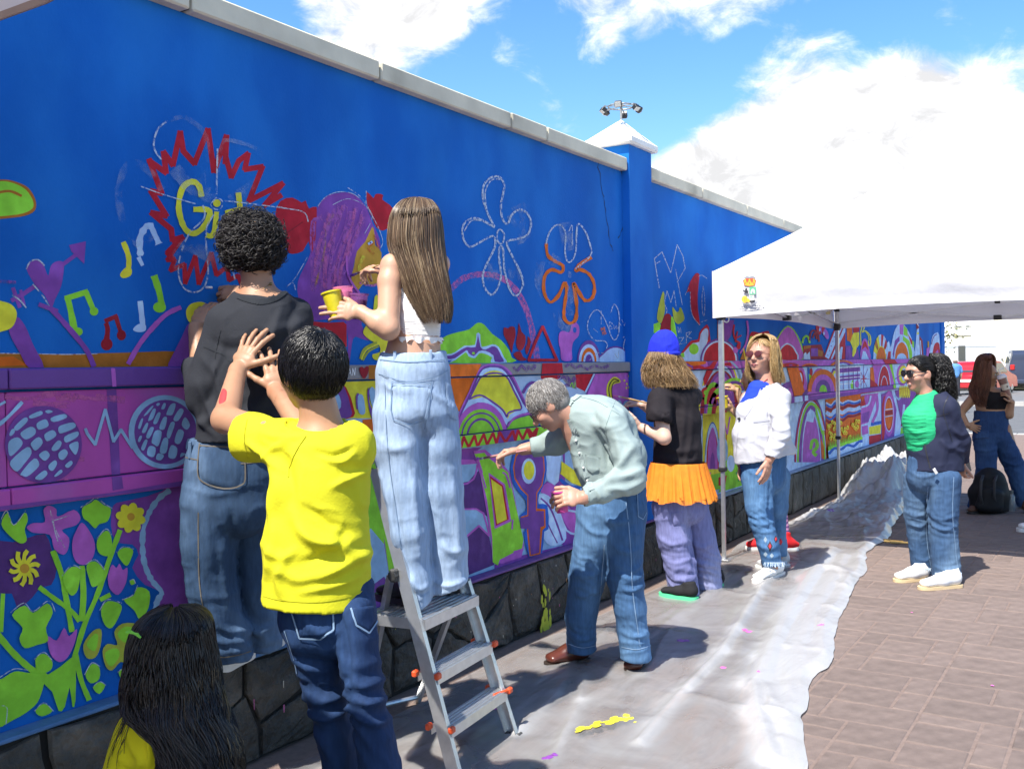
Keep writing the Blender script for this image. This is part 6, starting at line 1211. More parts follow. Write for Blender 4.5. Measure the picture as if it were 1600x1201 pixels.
def patch(sol,pts,m,parent,name='pocket',off=.003,rings=6,sm=4):
    p=spline(pts,sm,True) if sm >1 else np.asarray([a+(b-a)*t for a,b in zip(np.asarray(pts,float),np.roll(np.asarray(pts,float),-1,0)) for t in np.arange(5)/5]);c=p.mean(0);k=len(p);V=[];O=[]
    for r in range(rings+1):
        q=c+(p-c)*(1-r/rings*.97);P_,N_,ok=sol.surf(q[:,0],q[:,1]);V.append(P_+N_*(off if r else -.002));O.append(ok)
    O=np.concatenate(O);V=np.concatenate(V)
    if O.mean() <.5:return None
    for i in np.nonzero(~O)[0]:V[i]=V[O][np.argmin(np.abs(np.nonzero(O)[0]-i))]
    mb=MB();f=[(r*k+i,r*k+(i+1)%k,(r+1)*k+(i+1)%k,(r+1)*k+i) for r in range(rings) for i in range(k)]+[tuple(rings*k+i for i in range(k))]
    return part(name,mb.add(V,f),m,parent,True)
def row(px,py,d,hw,dep):return (P(px,py,d),hw*d/FPX,dep)
# ---------------------------------------------------------------- heads
def head_solid(S,c,fw,up,s=1.,nose=1.,jaw=1.,female=False):
    fw=nz(fw);up=np.asarray(up,float);up=nz(up-fw*(up@fw));rt=np.cross(fw,up);ax=np.array([rt,fw,up]);A=lambda x,y,z:np.asarray(c)+s*(rt*x+fw*y+up*z)
    S.ell(A(0,-.012,.028),np.array([.076,.094,.088])*s,ax,.02*s).ell(A(0,.022,-.02),np.array([.064,.066,.075])*s,ax,.03*s).ell(A(0,.03,-.06),np.array([.050*jaw,.052,.052])*s,ax,.03*s).ell(A(0,.062,-.097),np.array([.022,.018,.016])*s,ax,.025*s)
    S.ell(A(0,.066,.028),np.array([.052,.022,.014])*s,ax,.018*s)                               # brow
    for e in (-1,1):
        S.ell(A(e*.032,.092,.008),np.array([.019,.016,.013])*s,ax,.012*s,True)                # eye socket
        S.ell(A(e*.042,.058,-.03),np.array([.026,.024,.022])*s,ax,.022*s)                       # cheek
        S.ell(A(e*.077,-.012,-.012),np.array([.009,.020,.031])*s,ax@np.eye(3),.008*s).ell(A(e*.073,.006,-.022),np.array([.008,.010,.016])*s,ax,.008*s)
    S.cap(A(0,.082,.014),A(0,.108*1,-.028),.0075*s,.0125*s*nose,.012*s);
    for e in (-1,1):S.ell(A(e*.012,.095,-.031),np.array([.008,.010,.007])*s,ax,.008*s)
    S.ell(A(0,.083,-.062),np.array([.024,.011,.0065])*s,ax,.007*s).ell(A(0,.080,-.073),np.array([.021,.011,.007])*s,ax,.007*s).ell(A(0,.096,-.0675),np.array([.028,.008,.0022])*s,ax,.004*s,True)
    return A,ax
def face_parts(A,ax,s,parent,lips=(.42,.16,.14),iris=(.06,.04,.02),brow=(.05,.035,.025),eyes=True,teeth=False):
    M_eye=mat('eye white',(.7,.68,.64),.2);M_ir=mat('iris %s' % str(iris),iris,.1);M_lip=mat('lips %s' % str(lips),lips,.4);M_bw=mat('brow %s' % str(brow),brow,.8)
    for e in (-1,1):
        if eyes:
            o=part('eye',MB().ball(A(e*.032,.076,.008),np.array([.0145,.0115,.0085])*s,10,ax=ax),M_eye,parent,True)
            part('iris',MB().ball(A(e*.032,.0865,.008),np.array([.0058,.0022,.0058])*s,8,ax=ax),M_ir,o,True)
        part('eyebrow',MB().tube([A(e*.014,.0915,.024),A(e*.030,.0905,.030),A(e*.048,.079,.026)],[.0035*s,.0045*s,.002*s],6,flat=.6),M_bw,parent,True)
    part('lips',MB().tube([A(-.024,.083,-.066),A(-.010,.0945,-.0625),A(0,.0955,-.0635),A(.010,.0945,-.0625),A(.024,.083,-.066)],[.002*s,.0045*s,.004*s,.0045*s,.002*s],6).tube([A(-.022,.083,-.068),A(0,.0925,-.0735),A(.022,.083,-.068)],[.002*s,.0055*s,.002*s],6),M_lip,parent,True)
    if teeth:part('teeth',MB().tube([A(-.02,.088,-.0672),A(0,.0965,-.0680),A(.02,.088,-.0672)],[.0025*s,.0035*s,.0025*s],6),mat('teeth',(.8,.78,.72),.3),parent,True)
def glasses(A,ax,s,parent,kind,name='sunglasses'):
    rt,fw,up=ax;q=MB();M_fr={'sun':M_blk,'thin':mat('thin dark frame',(.03,.02,.02),.3),'gold':mat('gold frame',(.45,.30,.12),.3,metal=.7),'red':mat('burgundy frame',(.12,.02,.02),.3)}[kind]
    big=kind =='sun'
    for e in (-1,1):
        c=A(e*.033,.101,.006);w,h=(.029,.021) if kind in ('sun','red') else (.024,.018);ring=[c+s*(rt*w*math.copysign(abs(math.cos(a))**.7,math.cos(a))+up*h*math.copysign(abs(math.sin(a))**.7,math.sin(a))-fw*(.004 if abs(math.cos(a))>.5 and math.cos(a)*e>0 else 0)) for a in np.linspace(0,2*math.pi,19)]
        q.tube(ring,(.0036 if big else .0016)*s,6,cap=False);q.tube([A(e*.062,.098,.012),A(e*.078,.05,.012),A(e*.081,-.005,.006),A(e*.078,-.03,-.012)],(.0036 if big else .0016)*s,6)
    q.tube([A(-.008,.106,.010),A(.008,.106,.010)],(.003 if big else .0015)*s,6);fr=part(name,q,M_fr,parent,True)
    gm=mat('dark lens',(.012,.01,.012),.08,spec=.8) if kind =='sun' else (mat('brown lens',(.10,.03,.03),.06,spec=.8) if kind =='red' else mat('clear lens',(.8,.8,.8),.03,alpha=.12))
    for e in (-1,1):part('lens',MB().ball(A(e*.033,.101,.006),np.array([.028,.003,.020])*s*(1 if kind in ('sun','red') else .82),12,ax=ax),gm,fr,True)
def hand_solid(S,w,d,n,t,s=1.,curl=(.3,.35,.3),spread=.10,per=None,thumb=(.5,.35,.25),tout=.7):
    """w wrist, d towards the fingers, n out of the palm, t towards the thumb side. curl: bend of the three joints (towards n)"""
    d=nz(d);n=nz(np.asarray(n,float)-d*(np.asarray(n,float)@d));t=nz(np.asarray(t,float)-d*(np.asarray(t,float)@d)-n*(np.asarray(t,float)@n));w=np.asarray(w,float);pts=[w]
    S.ecap(w-d*.01*s,w+d*.05*s,(.026*s,.016*s),(.034*s,.013*s),t,.012*s).ecap(w+d*.045*s,w+d*.085*s,(.037*s,.013*s),(.036*s,.0105*s),t,.012*s)
    S.ell(w+d*.04*s+t*.024*s+n*.007*s,np.array([.024,.014,.013])*s,np.array([d,t,n]),.012*s)
    for i,(off,L_) in enumerate(((.029,.086),(.0095,.096),(-.0105,.090),(-.029,.070))):
        b=w+d*(.088-.004*abs(i-1.2))*s+t*off*s*1.02;sp=spread*(1.3-i)*.9;dr=nz(d*math.cos(sp)+t*math.sin(sp));nn=n;cu=per[i] if per and per[i] is not None else curl;r=(.0095,.0098,.0092,.0082)[i]*s;p=b-dr*.012*s
        S.cap(p,b,r*1.05,r*1.02,.006*s)
        for j,fr in enumerate((.46,.30,.24)):
            a=cu[j];dr,nn=nz(dr*math.cos(a)+nn*math.sin(a)),nz(nn*math.cos(a)-dr*math.sin(a));q=b+dr*L_*fr*s;S.cap(b,q,r*(1-.06*j),r*(.95-.07*j),.0035*s);b=q
        pts.append(b)
    b=w+d*.028*s+t*.030*s+n*.006*s;dr=nz(t*tout+d*.75+n*.18);nn=nz(n*.6-t*.5)
    for j,(L_,r) in enumerate(((.040,.0125),(.032,.0108),(.027,.0098))):
        if j:a=thumb[j];dr=nz(dr*math.cos(a)+nz(d*.7+n*.6-t*.6)*math.sin(a))
        q=b+dr*L_*s;S.cap(b,q,r*s,r*.92*s,.006*s);b=q
    pts.append(b);return pts
def box_of(pts,m):p=np.array(pts);return p.min(0)-m,p.max(0)+m
# ---------------------------------------------------------------- hair
def strands(name,paths,r,m,parent,taper=.25,label=None):
    """paths (N,S,3): thin three-sided locks"""
    p=np.asarray(paths,float);N_,S_=p.shape[:2];d=np.gradient(p,axis=1);d /= np.maximum(np.linalg.norm(d,axis=2),1e-9)[...,None];ref=np.where(np.abs(d[...,2:3]) <.95,np.array([0,0,1.]),np.array([1.,0,0]));u=np.cross(d,ref);u /= np.maximum(np.linalg.norm(u,axis=2),1e-9)[...,None];w=np.cross(d,u)
    rr=(np.asarray(r) if hasattr(r,'__len__') else np.full(N_,r))[:,None]*np.interp(np.linspace(0,1,S_),[0,.15,.7,1],[.8,1,.85,taper])[None];V=np.stack([p+rr[...,None]*(math.cos(a)*u+math.sin(a)*w) for a in (0,2.094,4.189)],2).reshape(-1,3)
    i=np.arange(N_)[:,None,None]*S_*3;j=np.arange(S_-1)[None,:,None]*3;k=np.arange(3)[None,None,:];k2=(k+1) % 3;f=np.stack([i+j+k,i+j+k2,i+j+3+k2,i+j+3+k],-1).reshape(-1,4)
    return to_obj(name,V,f,m,parent)
def hair_mat(name,col,col2=None,rough=.38):
    if name in MATS:return MATS[name]
    m,nt,b=nodes_of(name);N,L=nt.nodes,nt.links;g=N.new('ShaderNodeNewGeometry');cr=N.new('ShaderNodeValToRGB');e=cr.color_ramp.elements;e[0].color=(*[c*.55 for c in col],1);e[1].color=(*(col2 or [c*1.5 for c in col]),1);e[0].position=0;e[1].position=1;q=e.new(.6);q.color=(*col,1)
    L.new(g.outputs['Random Per Island'],cr.inputs[0]);L.new(cr.outputs[0],b.inputs['Base Color']);b.inputs['Roughness'].default_value=rough;b.inputs['Specular IOR Level'].default_value=.6;MATS[name]=m;return m
def bundle(rows,n,seed,face=None,wav=.004,wfr=9.,inner=.72,seg=22,end=.12,top=None,lock=40,clump=.6,dist=1.):
    """long hair: rows of (py, px left, px right, depth, half depth) from crown to ends give the envelope; face=(azimuth, half angle, from py) stays open.
    azimuth 0 = camera right, 90 deg = away from the camera"""
    rows=spline(rows,8);rr=np.random.RandomState(seed);t=np.linspace(0,1,seg);out=[];y0,y1=rows[0,0],rows[-1,0]
    Rh=nz(np.array([RT[0],RT[1],0]));Fh=nz(np.array([FW[0],FW[1],0]));la=rr.uniform(0,2*math.pi,lock);lr=rr.uniform(.95,1.04,lock)
    for i in range(n):
        k=rr.randint(lock);az=la[k]+rr.normal(0,.22);rho=(inner+(1-inner)*rr.rand()**.5)*lr[k];yy=y0+(y1-y0)*(1-end*rr.rand()**1.5)
        if face is not None:
            da=(az-face[0]+math.pi) % (2*math.pi)-math.pi
            if abs(da) <face[1]:az=face[0]+math.copysign(face[1]+rr.uniform(0,.35),da if da else 1)
        y0i=y0+(y1-y0)*.02*rr.rand()**2;y=y0i+(yy-y0i)*t**1.5;L_,R2,D,H=(np.interp(y,rows[:,0],rows[:,j]) for j in (1,2,3,4));cx=(L_+R2)/2;hw=(R2-L_)/2
        ph=rr.uniform(0,6.28)*(1-clump)+k*1.7;amp=wav*1.4*t**1.1;sw=np.sin(y/(y1-y0)*wfr+ph)*amp;sw2=np.cos(y/(y1-y0)*wfr*.9+ph*1.3)*amp
        hw_m=hw*D/FPX;rho_t=rho*(1-.0*t);ca,sa=math.cos(az),math.sin(az)
        base=np.stack([P(x,yv,dv) for x,yv,dv in zip(cx,y,D)]);out.append(base+Rh*((ca*hw_m*rho_t+sw)[:,None])+Fh*((sa*H*rho_t+sw2)[:,None])+np.array([0,0,1.])*(rr.normal(0,.002)))
    return np.array(out)
def bundle_core(rows,k,name,m,parent,face=None,n=36):
    rows=spline(rows,8);Rh=nz(np.array([RT[0],RT[1],0]));Fh=nz(np.array([FW[0],FW[1],0]));V=[];ys=np.linspace(rows[0,0]+2,rows[-1,0]-(rows[-1,0]-rows[0,0])*.07,26)
    if face is None:az=np.linspace(0,2*math.pi,n,endpoint=False)
    else:az=np.linspace(face[0]+face[1],face[0]+2*math.pi-face[1],n)
    for y in ys:
        L_,R2,D,H=(np.interp(y,rows[:,0],rows[:,j]) for j in (1,2,3,4));b=P((L_+R2)/2,y,D);hw=(R2-L_)/2*D/FPX
        for a in az:V.append(b+Rh*(math.cos(a)*hw*k)+Fh*(math.sin(a)*H*k))
    V=np.array(V);S_=len(ys);f=[]
    for i in range(S_-1):
        for j in range(n if face is None else n-1):f.append((i*n+j,i*n+(j+1)%n,(i+1)*n+(j+1)%n,(i+1)*n+j))
    return to_obj(name,V,np.array(f),m,parent)
def cap_hair(name,A,ax,s,m,parent,n,seed,length=(.03,.06),whorl=(0,-.06,.10),lift=.006,r=.0012,grow=1.04,low=-.05,front=.055,curl=0.,flow=None,jit=.25,fz=.03,sbz=-.02,clip=None):
    """short hair growing over the skull from a whorl"""
    rr=np.random.RandomState(seed);R3=np.array([.076,.094,.088])*grow;C=np.array([0,-.012,.028]);w0=np.array(whorl)-C;paths=[];seg=7
    while len(paths) <n:
        v=rr.normal(size=3);v /= np.linalg.norm(v);p=v*R3+C
        if p[2] <low+(0 if p[1] <-.03 else .035*np.clip((p[1]+.03)/.05,0,1.5)) :continue
        if p[1] >front and p[2] <fz+.03:continue
        if p[1] >.015 and p[2] <sbz+.05:continue
        if p[1] >-.035 and p[2] <.012:continue
        if clip is not None and not clip(p):continue
        nv=v/R3;nv /= np.linalg.norm(nv);tdir=(p-C)-w0*1.0;
        if flow is not None:tdir=np.array(flow(p),float)
        tdir=tdir-nv*(tdir@nv);tdir /= max(np.linalg.norm(tdir),1e-6);tdir +=rr.normal(0,jit,3);tdir -=nv*(tdir@nv);tdir /= np.linalg.norm(tdir)
        L_=rr.uniform(*length);lf=lift*rr.uniform(.4,1.3);q=[]
        for j in range(seg):
            x=j/(seg-1);pp=p+tdir*L_*x;u=(pp-C)/R3;pr_=u/np.linalg.norm(u)*R3+C;pp=pr_*.8+pp*.2+nv*lf*math.sin(x*2.2)-np.array([0,0,1])*.012*x*x
            q.append(A(*pp))
        paths.append(q)
    return strands(name,np.array(paths),np.full(n,r*s),m,parent)
def skull_cap(name,A,ax,s,m,parent,grow=1.03,low=-.05,front=.06,cutn=(0,1,-.9)):
    S=Solid().ell(A(0,-.012,.028),np.array([.076,.094,.088])*s*grow,ax,.01).ell(A(0,-.045,-.03),np.array([.062,.055,.05])*s*grow,ax,.03);n=ax.T@np.array(cutn,float);S.cut(A(0,front,.045),n);S.cut(A(0,0,low-.03),-ax[2]);v,f=blocks(S,.006*s);return to_obj(name,v,f,m,parent)
# ---------------------------------------------------------------- clothing materials
def denim(name,col,fade,fs=2.2,lo=.42,hi=.68):
    if name in MATS:return MATS[name]
    m,nt,b=nodes_of(name);N,L=nt.nodes,nt.links;tc=N.new('ShaderNodeTexCoord')
    def noise(sc,det,scale=(1,1,1)):
        mp=N.new('ShaderNodeMapping');mp.inputs['Scale'].default_value=scale;L.new(tc.outputs['Object'],mp.inputs[0]);n=N.new('ShaderNodeTexNoise');n.inputs['Scale'].default_value=sc;n.inputs['Detail'].default_value=det;L.new(mp.outputs[0],n.inputs[0]);return n.outputs[0]
    r=N.new('ShaderNodeMapRange');r.interpolation_type='SMOOTHSTEP';r.inputs['From Min'].default_value=lo;r.inputs['From Max'].default_value=hi;L.new(noise(fs,3,(1,1,.55)),r.inputs[0]);mx=N.new('ShaderNodeMix');mx.data_type='RGBA';mx.inputs[6].default_value=(*col,1);mx.inputs[7].default_value=(*fade,1);L.new(r.outputs[0],mx.inputs[0])
    r2=N.new('ShaderNodeMapRange');r2.inputs['From Min'].default_value=.3;r2.inputs['From Max'].default_value=.7;r2.inputs['To Min'].default_value=.84;r2.inputs['To Max'].default_value=1.16;L.new(noise(26,5,(3,3,.5)),r2.inputs[0]);ml=N.new('ShaderNodeMix');ml.data_type='RGBA';ml.blend_type='MULTIPLY';ml.inputs[0].default_value=1;L.new(mx.outputs[2],ml.inputs[6]);L.new(r2.outputs[0],ml.inputs[7]);L.new(ml.outputs[2],b.inputs['Base Color'])
    b.inputs['Roughness'].default_value=.85;b.inputs['Specular IOR Level'].default_value=.25;bp=N.new('ShaderNodeBump');bp.inputs['Strength'].default_value=.35;bp.inputs['Distance'].default_value=.006;L.new(noise(45,5,(1.5,1.5,.7)),bp.inputs['Height']);L.new(bp.outputs[0],b.inputs['Normal']);MATS[name]=m;return m
def cloth(name,col,rough=.85,var=.05,**k):return mat(name,col,rough,var,12,.25,140,spec=.2,bdist=.004,**k)
def skin(name,col):return mat(name,col,.48,.07,9,.06,220,spec=.4,sub=.06,col2=(col[0]*.9,col[1]*.74,col[2]*.68),c2scale=7,c2lo=.55,c2hi=.75,bdist=.002)
def shoe(parent,name,heel,toe,w,h,mu,ms,sole=.028,laces=None,label=None,up=(0,0,1.),ankle=.06):
    """heel and toe are ground points; upper and rubber sole are separate pieces"""
    heel,toe=np.asarray(heel,float),np.asarray(toe,float);d=nz(toe-heel);u=np.asarray(up,float);u=nz(u-d*(u@d));s=np.cross(d,u);L_=np.linalg.norm(toe-heel);B=lambda x,y,z:heel+d*x*L_+s*y+u*z
    S=Solid();S.ecap(B(.14,0,sole+h*.34),B(.45,0,sole+h*.30),(w*.40,h*.42),(w*.44,h*.40),s,.03).ecap(B(.45,0,sole+h*.30),B(.84,0,sole+h*.16),(w*.44,h*.40),(w*.47,h*.24),s,.03).ecap(B(.17,0,sole+h*.5),B(.22,0,sole+h*.5+ankle),(w*.36,w*.42),(w*.34,w*.44),s,.03);S.cut(B(0,0,sole*.6),-u);S.cut(B(.2,0,sole+h*.5+ankle*.8),u*1.+d*.15)
    v,f=blocks(S,.0075);o=to_obj(name,v,f,mu,parent)
    pr_=[(-.02,0),(.0,.30),(.08,.42),(.3,.43),(.5,.47),(.72,.53),(.9,.45),(.985,.25),(1.01,0)];pl=spline(pr_+[(x,-y) for x,y in pr_[-2:0:-1]],3,True);mb=MB();mb.prism([B(.02+x*.955,y*w*.93,.0) for x,y in pl],u,sole*.9);part('sole',mb,ms,o,autosmooth=40)
    if laces is not None:
        q=MB()
        for k in range(5):x=.40+.065*k;zz=sole+h*(.76-.085*k);q.tube([B(x,-w*.2,zz-.004),B(x+.01,0,zz+.006),B(x,w*.2,zz-.004)],.004,5)
        part('laces',q,laces,o,True)
    if label:o['label']=label
    return o
def person_obj(label,sol,h,m,base,fine=(),group=None):
    v,f=blocks(sol,h,fine);return tag(to_obj('person',v,f,m,None,base),label,'person',group)
Zv=np.array([0,0,1.])
def cdir(r,f,u=0.):return nz(nz(np.array([RT[0],RT[1],0]))*r+nz(np.array([FW[0],FW[1],0]))*f+Zv*u)   # direction from right / away / up
# ================================================================ the people
SK_A=skin('warm light skin',(.52,.30,.20));SK_B=skin('tan skin',(.40,.215,.125));SK_C=skin('ruddy skin',(.47,.25,.175));SK_D=skin('olive tan skin',(.36,.19,.115));SK_P=skin('pale skin',(.62,.40,.30));SK_E=skin('light olive skin',(.44,.25,.15))  # the last one is olive skin in a lighter tone
M_stitch=mat('denim stitching',(.12,.105,.085),.8);M_stitchb=mat('dark denim seam',(.03,.05,.10),.9);M_stitchl=mat('pale denim seam',(.20,.30,.44),.9)
M_sole=mat('white rubber',(.72,.71,.68),.6,.08,20);M_lace=mat('white laces',(.75,.75,.73),.8)
def cup(name,label,c,ax,h,r0,r1,wall_m,paint_m,lvl=.75,group='paint cups'):
    ax=nz(ax);t=thing(name,label,'cup',c,group);q=MB().lathe(c,[(r0*.001,0),(r0,0),(r1,h),(r1+.003,h),(r1+.003,h-.006)],20,ax=ax);part('cup_wall',q,wall_m,t,autosmooth=40)
    rl=r0+(r1-r0)*lvl;part('paint_fill',MB().lathe(c,[(.001,.003),(r0-.0025,.003),(rl-.002,h*lvl),(.001,h*lvl)],20,ax=ax),paint_m,t,autosmooth=40);return t
def brush(label,tip,end,tipcol,r=.0045):
    tip,end=np.asarray(tip,float),np.asarray(end,float);t=thing('paint_brush',label,'paintbrush',tip,'paint brushes in use');d=nz(end-tip);L_=np.linalg.norm(end-tip)
    part('bristles',MB().tube([tip,tip+d*.02,tip+d*.04],[r*.5,r*1.5,r*1.2],8),mat('loaded bristles %s' % tipcol,PAL[tipcol],.5),t,True);part('ferrule',MB().tube([tip+d*.04,tip+d*.065],r*1.25,8),M_alu,t,True)
    part('handle',MB().tube([tip+d*.065,tip+d*L_*.45,tip+d*L_*.8,end],[r*1.1,r*1.5,r,r*.6],8),mat('brush wood %s' % tipcol,(.50,.32,.13) if tipcol !='orc' else (.42,.20,.2),.5),t,True);return t
def limb(S,pts,rs,k=.015):
    for (a,b),(ra,rb) in zip(zip(pts[:-1],pts[1:]),zip(rs[:-1],rs[1:])):S.cap(a,b,ra,rb,k)
    return S

# ---------------------------------------------------------------- boy in the charcoal T-shirt
def curly_boy():
    c=P(393,386,3.58);fw=cdir(-.35,.93,.05);B=Solid();A,ax=head_solid(B,c,fw,Zv);B.cap(P(398,410,3.57),P(405,470,3.56),.052,.060,.02)
    B.ecap(P(408,480,3.56),P(390,690,3.54),(.13,.075),(.11,.075),RT)
    shL,elL,wrL=P(350,500,3.52),P(317,612,3.50),P(307,512,3.62);limb(B,[shL,elL],(.045,.042))
    limb(B,[elL,wrL],(.043,.029));hp1=hand_solid(B,wrL,cdir(.15,.5,.85),cdir(.35,.75,-.2),cdir(.9,-.3,.2),.92,curl=(.5,.5,.3),spread=.12)
    wrR=P(383,461,3.73);limb(B,[P(468,490,3.62),P(455,512,3.84),wrR],(.045,.043,.030));hp2=hand_solid(B,wrR,cdir(-.95,.15,.12),cdir(-.1,.75,-.55),cdir(-.3,.35,.75),.95,curl=(.75,.7,.4),per=[(.35,.7,.5),(.6,.8,.5),(.8,.9,.5),(.9,.9,.5)],thumb=(.1,.1,.1),tout=.25)
    for a,b in ((P(350,720,3.53),P(348,1015,3.56)),(P(400,720,3.60),P(412,1000,3.67))):B.cap(a,b,.055,.035,.02)
    feet=[(gnd(343,1050,.412),gnd(390,1022,.412)),(gnd(402,1020,.412),gnd(436,1002,.412))]
    o=person_obj('curly-haired teenager in charcoal T-shirt and baggy jeans, standing on the stone plinth to draw',B,.010,SK_B,gnd(370,1035,.412),[(*box_of(hp1+[wrL],.035),.0035),(*box_of(hp2+[wrR],.035),.0035),(*box_of([c],.13),.005)])
    # T-shirt
    S=Solid();S.chain([row(409,478,3.55,52,.085),row(407,520,3.54,70,.11),row(400,600,3.53,70,.12),row(388,650,3.52,71,.125),row(380,705,3.52,76,.13)],RT,.03);S.cap(P(354,502,3.52),P(464,490,3.61),.056,.056,.04)
    S.cap(P(350,507,3.51),P(325,596,3.49),.060,.066,.025).cap(P(324,606,3.49),P(317,626,3.49),.062,.056,.025).cap(P(320,615,3.49),P(308,575,3.55),.054,.052,.02).cap(P(462,505,3.62),P(462,535,3.78),.06,.06,.03)
    S.cut(P(381,689,3.52),(-.02,0,-1),.05);S.cutlocal(P(303,566,3.56),cdir(-.1,.4,.9),.09,.04);S.cutlocal(P(405,457,3.56),cdir(.1,-.25,1.),.10)
    M=cloth('charcoal jersey',(.023,.025,.031));
    fo=[([(480,500),(430,520),(370,560)],9,.010),([(485,520),(440,560),(390,590)],10,.010),([(350,520),(345,560),(330,600)],8,.008),([(318,560),(340,590),(352,640)],7,.010),([(312,600),(330,640),(345,665)],6,.010),([(330,530),(360,545),(400,540)],7,-.006),([(440,480),(425,520),(400,560)],7,.009),([(380,620),(340,650),(310,665)],7,.009),([(455,540),(415,620),(350,680)],9,.009),([(470,470),(450,510),(440,560)],7,-.008),([(310,640),(318,660),(335,680)],5,.008)]
    g=garment('t_shirt',S,.007,M,o,fo,.0048,(6,6,5),2)
    seam(S,[(372,463),(390,470),(408,473),(428,468),(446,456)],.016,cloth('charcoal rib',(.022,.025,.03)),o,'collar',.003);seam(S,[(318,541),(335,548),(352,556),(365,575)],.005,cloth('charcoal rib',(.022,.025,.03)),o,'sleeve_seam');seam(S,[(345,515),(338,545),(336,560)],.004,cloth('charcoal rib',(.022,.025,.03)),o,'sleeve_seam')
    # necklace
    q=MB();pts,n_,ok=Solid().cap(P(398,410,3.57),P(405,470,3.56),.0535,.063).ell(P(405,480,3.56),(.11,.07,.05)).surf(*np.array([(374,456),(385,458),(400,456),(412,451),(422,444),(430,436)]).T);part('necklace',MB().tube(list(pts+n_*.003),.0022,6).ball(pts[4]+n_[4]*.004,.006),mat('dull gold chain',(.25,.19,.08),.35,metal=.7),o,True)
    # jeans
    J=Solid();J.chain([row(364,686,3.53,66,.105),row(364,735,3.53,72,.12),row(362,785,3.53,76,.125)],RT,.03)
    J.chain([row(330,780,3.51,46,.105),row(327,850,3.51,43,.10),row(331,911,3.53,39,.097),row(338,955,3.54,38,.095),row(354,996,3.56,36,.092),row(362,1034,3.57,34,.088)],RT,.012);J.chain([row(400,780,3.60,40,.10),row(399,850,3.64,35,.095),row(401,911,3.66,32,.09),row(411,975,3.67,28,.082),row(417,1018,3.68,24,.078)],RT,.008)
    J.cut(P(362,1028,3.56),(.05,.1,-1),.03);J.cut(P(362,683,3.53),Zv,.02)
    D=denim('mid blue denim',(.028,.058,.115),(.105,.17,.27),2.6)
    fo=[([(325,980),(345,1000),(380,1003)],6,.012),([(312,1000),(350,1018),(390,1012)],5,.010),([(330,960),(355,985),(385,985)],5,.010),([(300,780),(320,820),(330,880)],8,.007),([(360,800),(366,860),(365,930)],6,-.010),([(395,985),(415,998),(437,995)],5,.008),([(290,760),(330,772),(375,765)],6,.006),([(375,960),(400,985),(430,975)],5,.009),([(345,850),(350,900),(355,945)],6,.008),([(305,900),(320,940),(345,970)],7,.008)]
    garment('jeans',J,.0085,D,o,fo,.004,(6,6,9),4,stack=[(P(356,1000,3.5),.12,.006,22),(P(415,995,3.55),.1,.006,22)])
    st=M_stitchb
    patch(J,[(313,690),(372,694),(378,755),(350,763),(318,752),(310,735)],D,o,'pocket',.004);seam(J,[(313,692),(310,735),(318,752),(350,763),(378,757),(383,740),(380,696)],.005,M_stitch,o,'pocket_seam',.005,sm=3);seam(J,[(312,696),(380,700)],.005,M_stitch,o,'pocket_seam',.005);seam(J,[(310,800),(311,900),(318,950),(335,1015)],.004,M_stitch,o,'side_seam');seam(J,[(326,1018),(350,1026),(392,1017)],.005,M_stitch,o,'hem_seam');seam(J,[(290,714),(330,722),(380,724),(430,716)],.004,M_stitch,o,'yoke_seam')
    part('belt_loop',MB().box(P(297,703,3.45),(.012,.008,.06),ax=np.array([RT,FW,UP]),bev=.002),D,o)
    M_navy=cloth('navy canvas shoe',(.02,.03,.08));
    for (h,t_),lb in zip(feet,(None,None)):shoe(o,'shoe',h,t_,.095,.085,M_navy,M_sole,.03,M_lace)
    # curls
    rr=np.random.RandomState(5);cc=c+np.array([0,0,.012])+fw*-.015;core=Solid().ell(cc+Zv*.01,(.088,.100,.098),ax,.02).ell(cc-fw*.04-Zv*.05,(.075,.055,.06),ax,.04);vv,ff=blocks(core,.010);n_=normals_v(vv,ff);vv=vv+n_*(.012*vnoise(vv*28,2))[:,None];M_h=hair_mat('black brown curls',(.012,.009,.008),(.026,.019,.015),.62);to_obj('hair',vv,ff,mat('hair under layer',(.008,.007,.006),.9,.3,60,spec=.1),o)
    paths=[]
    while len(paths) <1900:
        v=rr.normal(size=3);v /= np.linalg.norm(v);
        if v@fw >.72 and v[2] <.3:continue
        if v[2] <-.78:continue
        p=cc+Zv*.004+v*np.array([.084,.090,.092])*rr.uniform(.97,1.06);
        if v[2] <-.3:p=p-fw*.012
        ld=nz(v+np.array([0,0,-.9])+rr.normal(0,.75,3));u,w=nz(np.cross(ld,v+.01)),None;w=np.cross(ld,u);L_=rr.uniform(.02,.045);R0=rr.uniform(.008,.015);tn=rr.uniform(.8,1.5);tt=np.linspace(0,1,14);ph=rr.uniform(0,6.28)
        paths.append(p[None]+ld[None]*(L_*tt)[:,None]+(R0*np.cos(tt*6.28*tn+ph))[:,None]*u+(R0*np.sin(tt*6.28*tn+ph))[:,None]*w+v[None]*(.012*np.sin(tt*2.5))[:,None])
    strands('curls',paths,rr.uniform(.0012,.0026,len(paths)),M_h,o,.4)
    ch=thing('chalk_stick','short stub of white chalk between the curly-haired boy\'s fingertips','chalk',P(326,449,3.70));part('chalk_body',MB().tube([P(322,449,3.71),P(331,449,3.695)],.0045,8),mat('white chalk',(.8,.8,.8),.9),ch,True)
curly_boy()

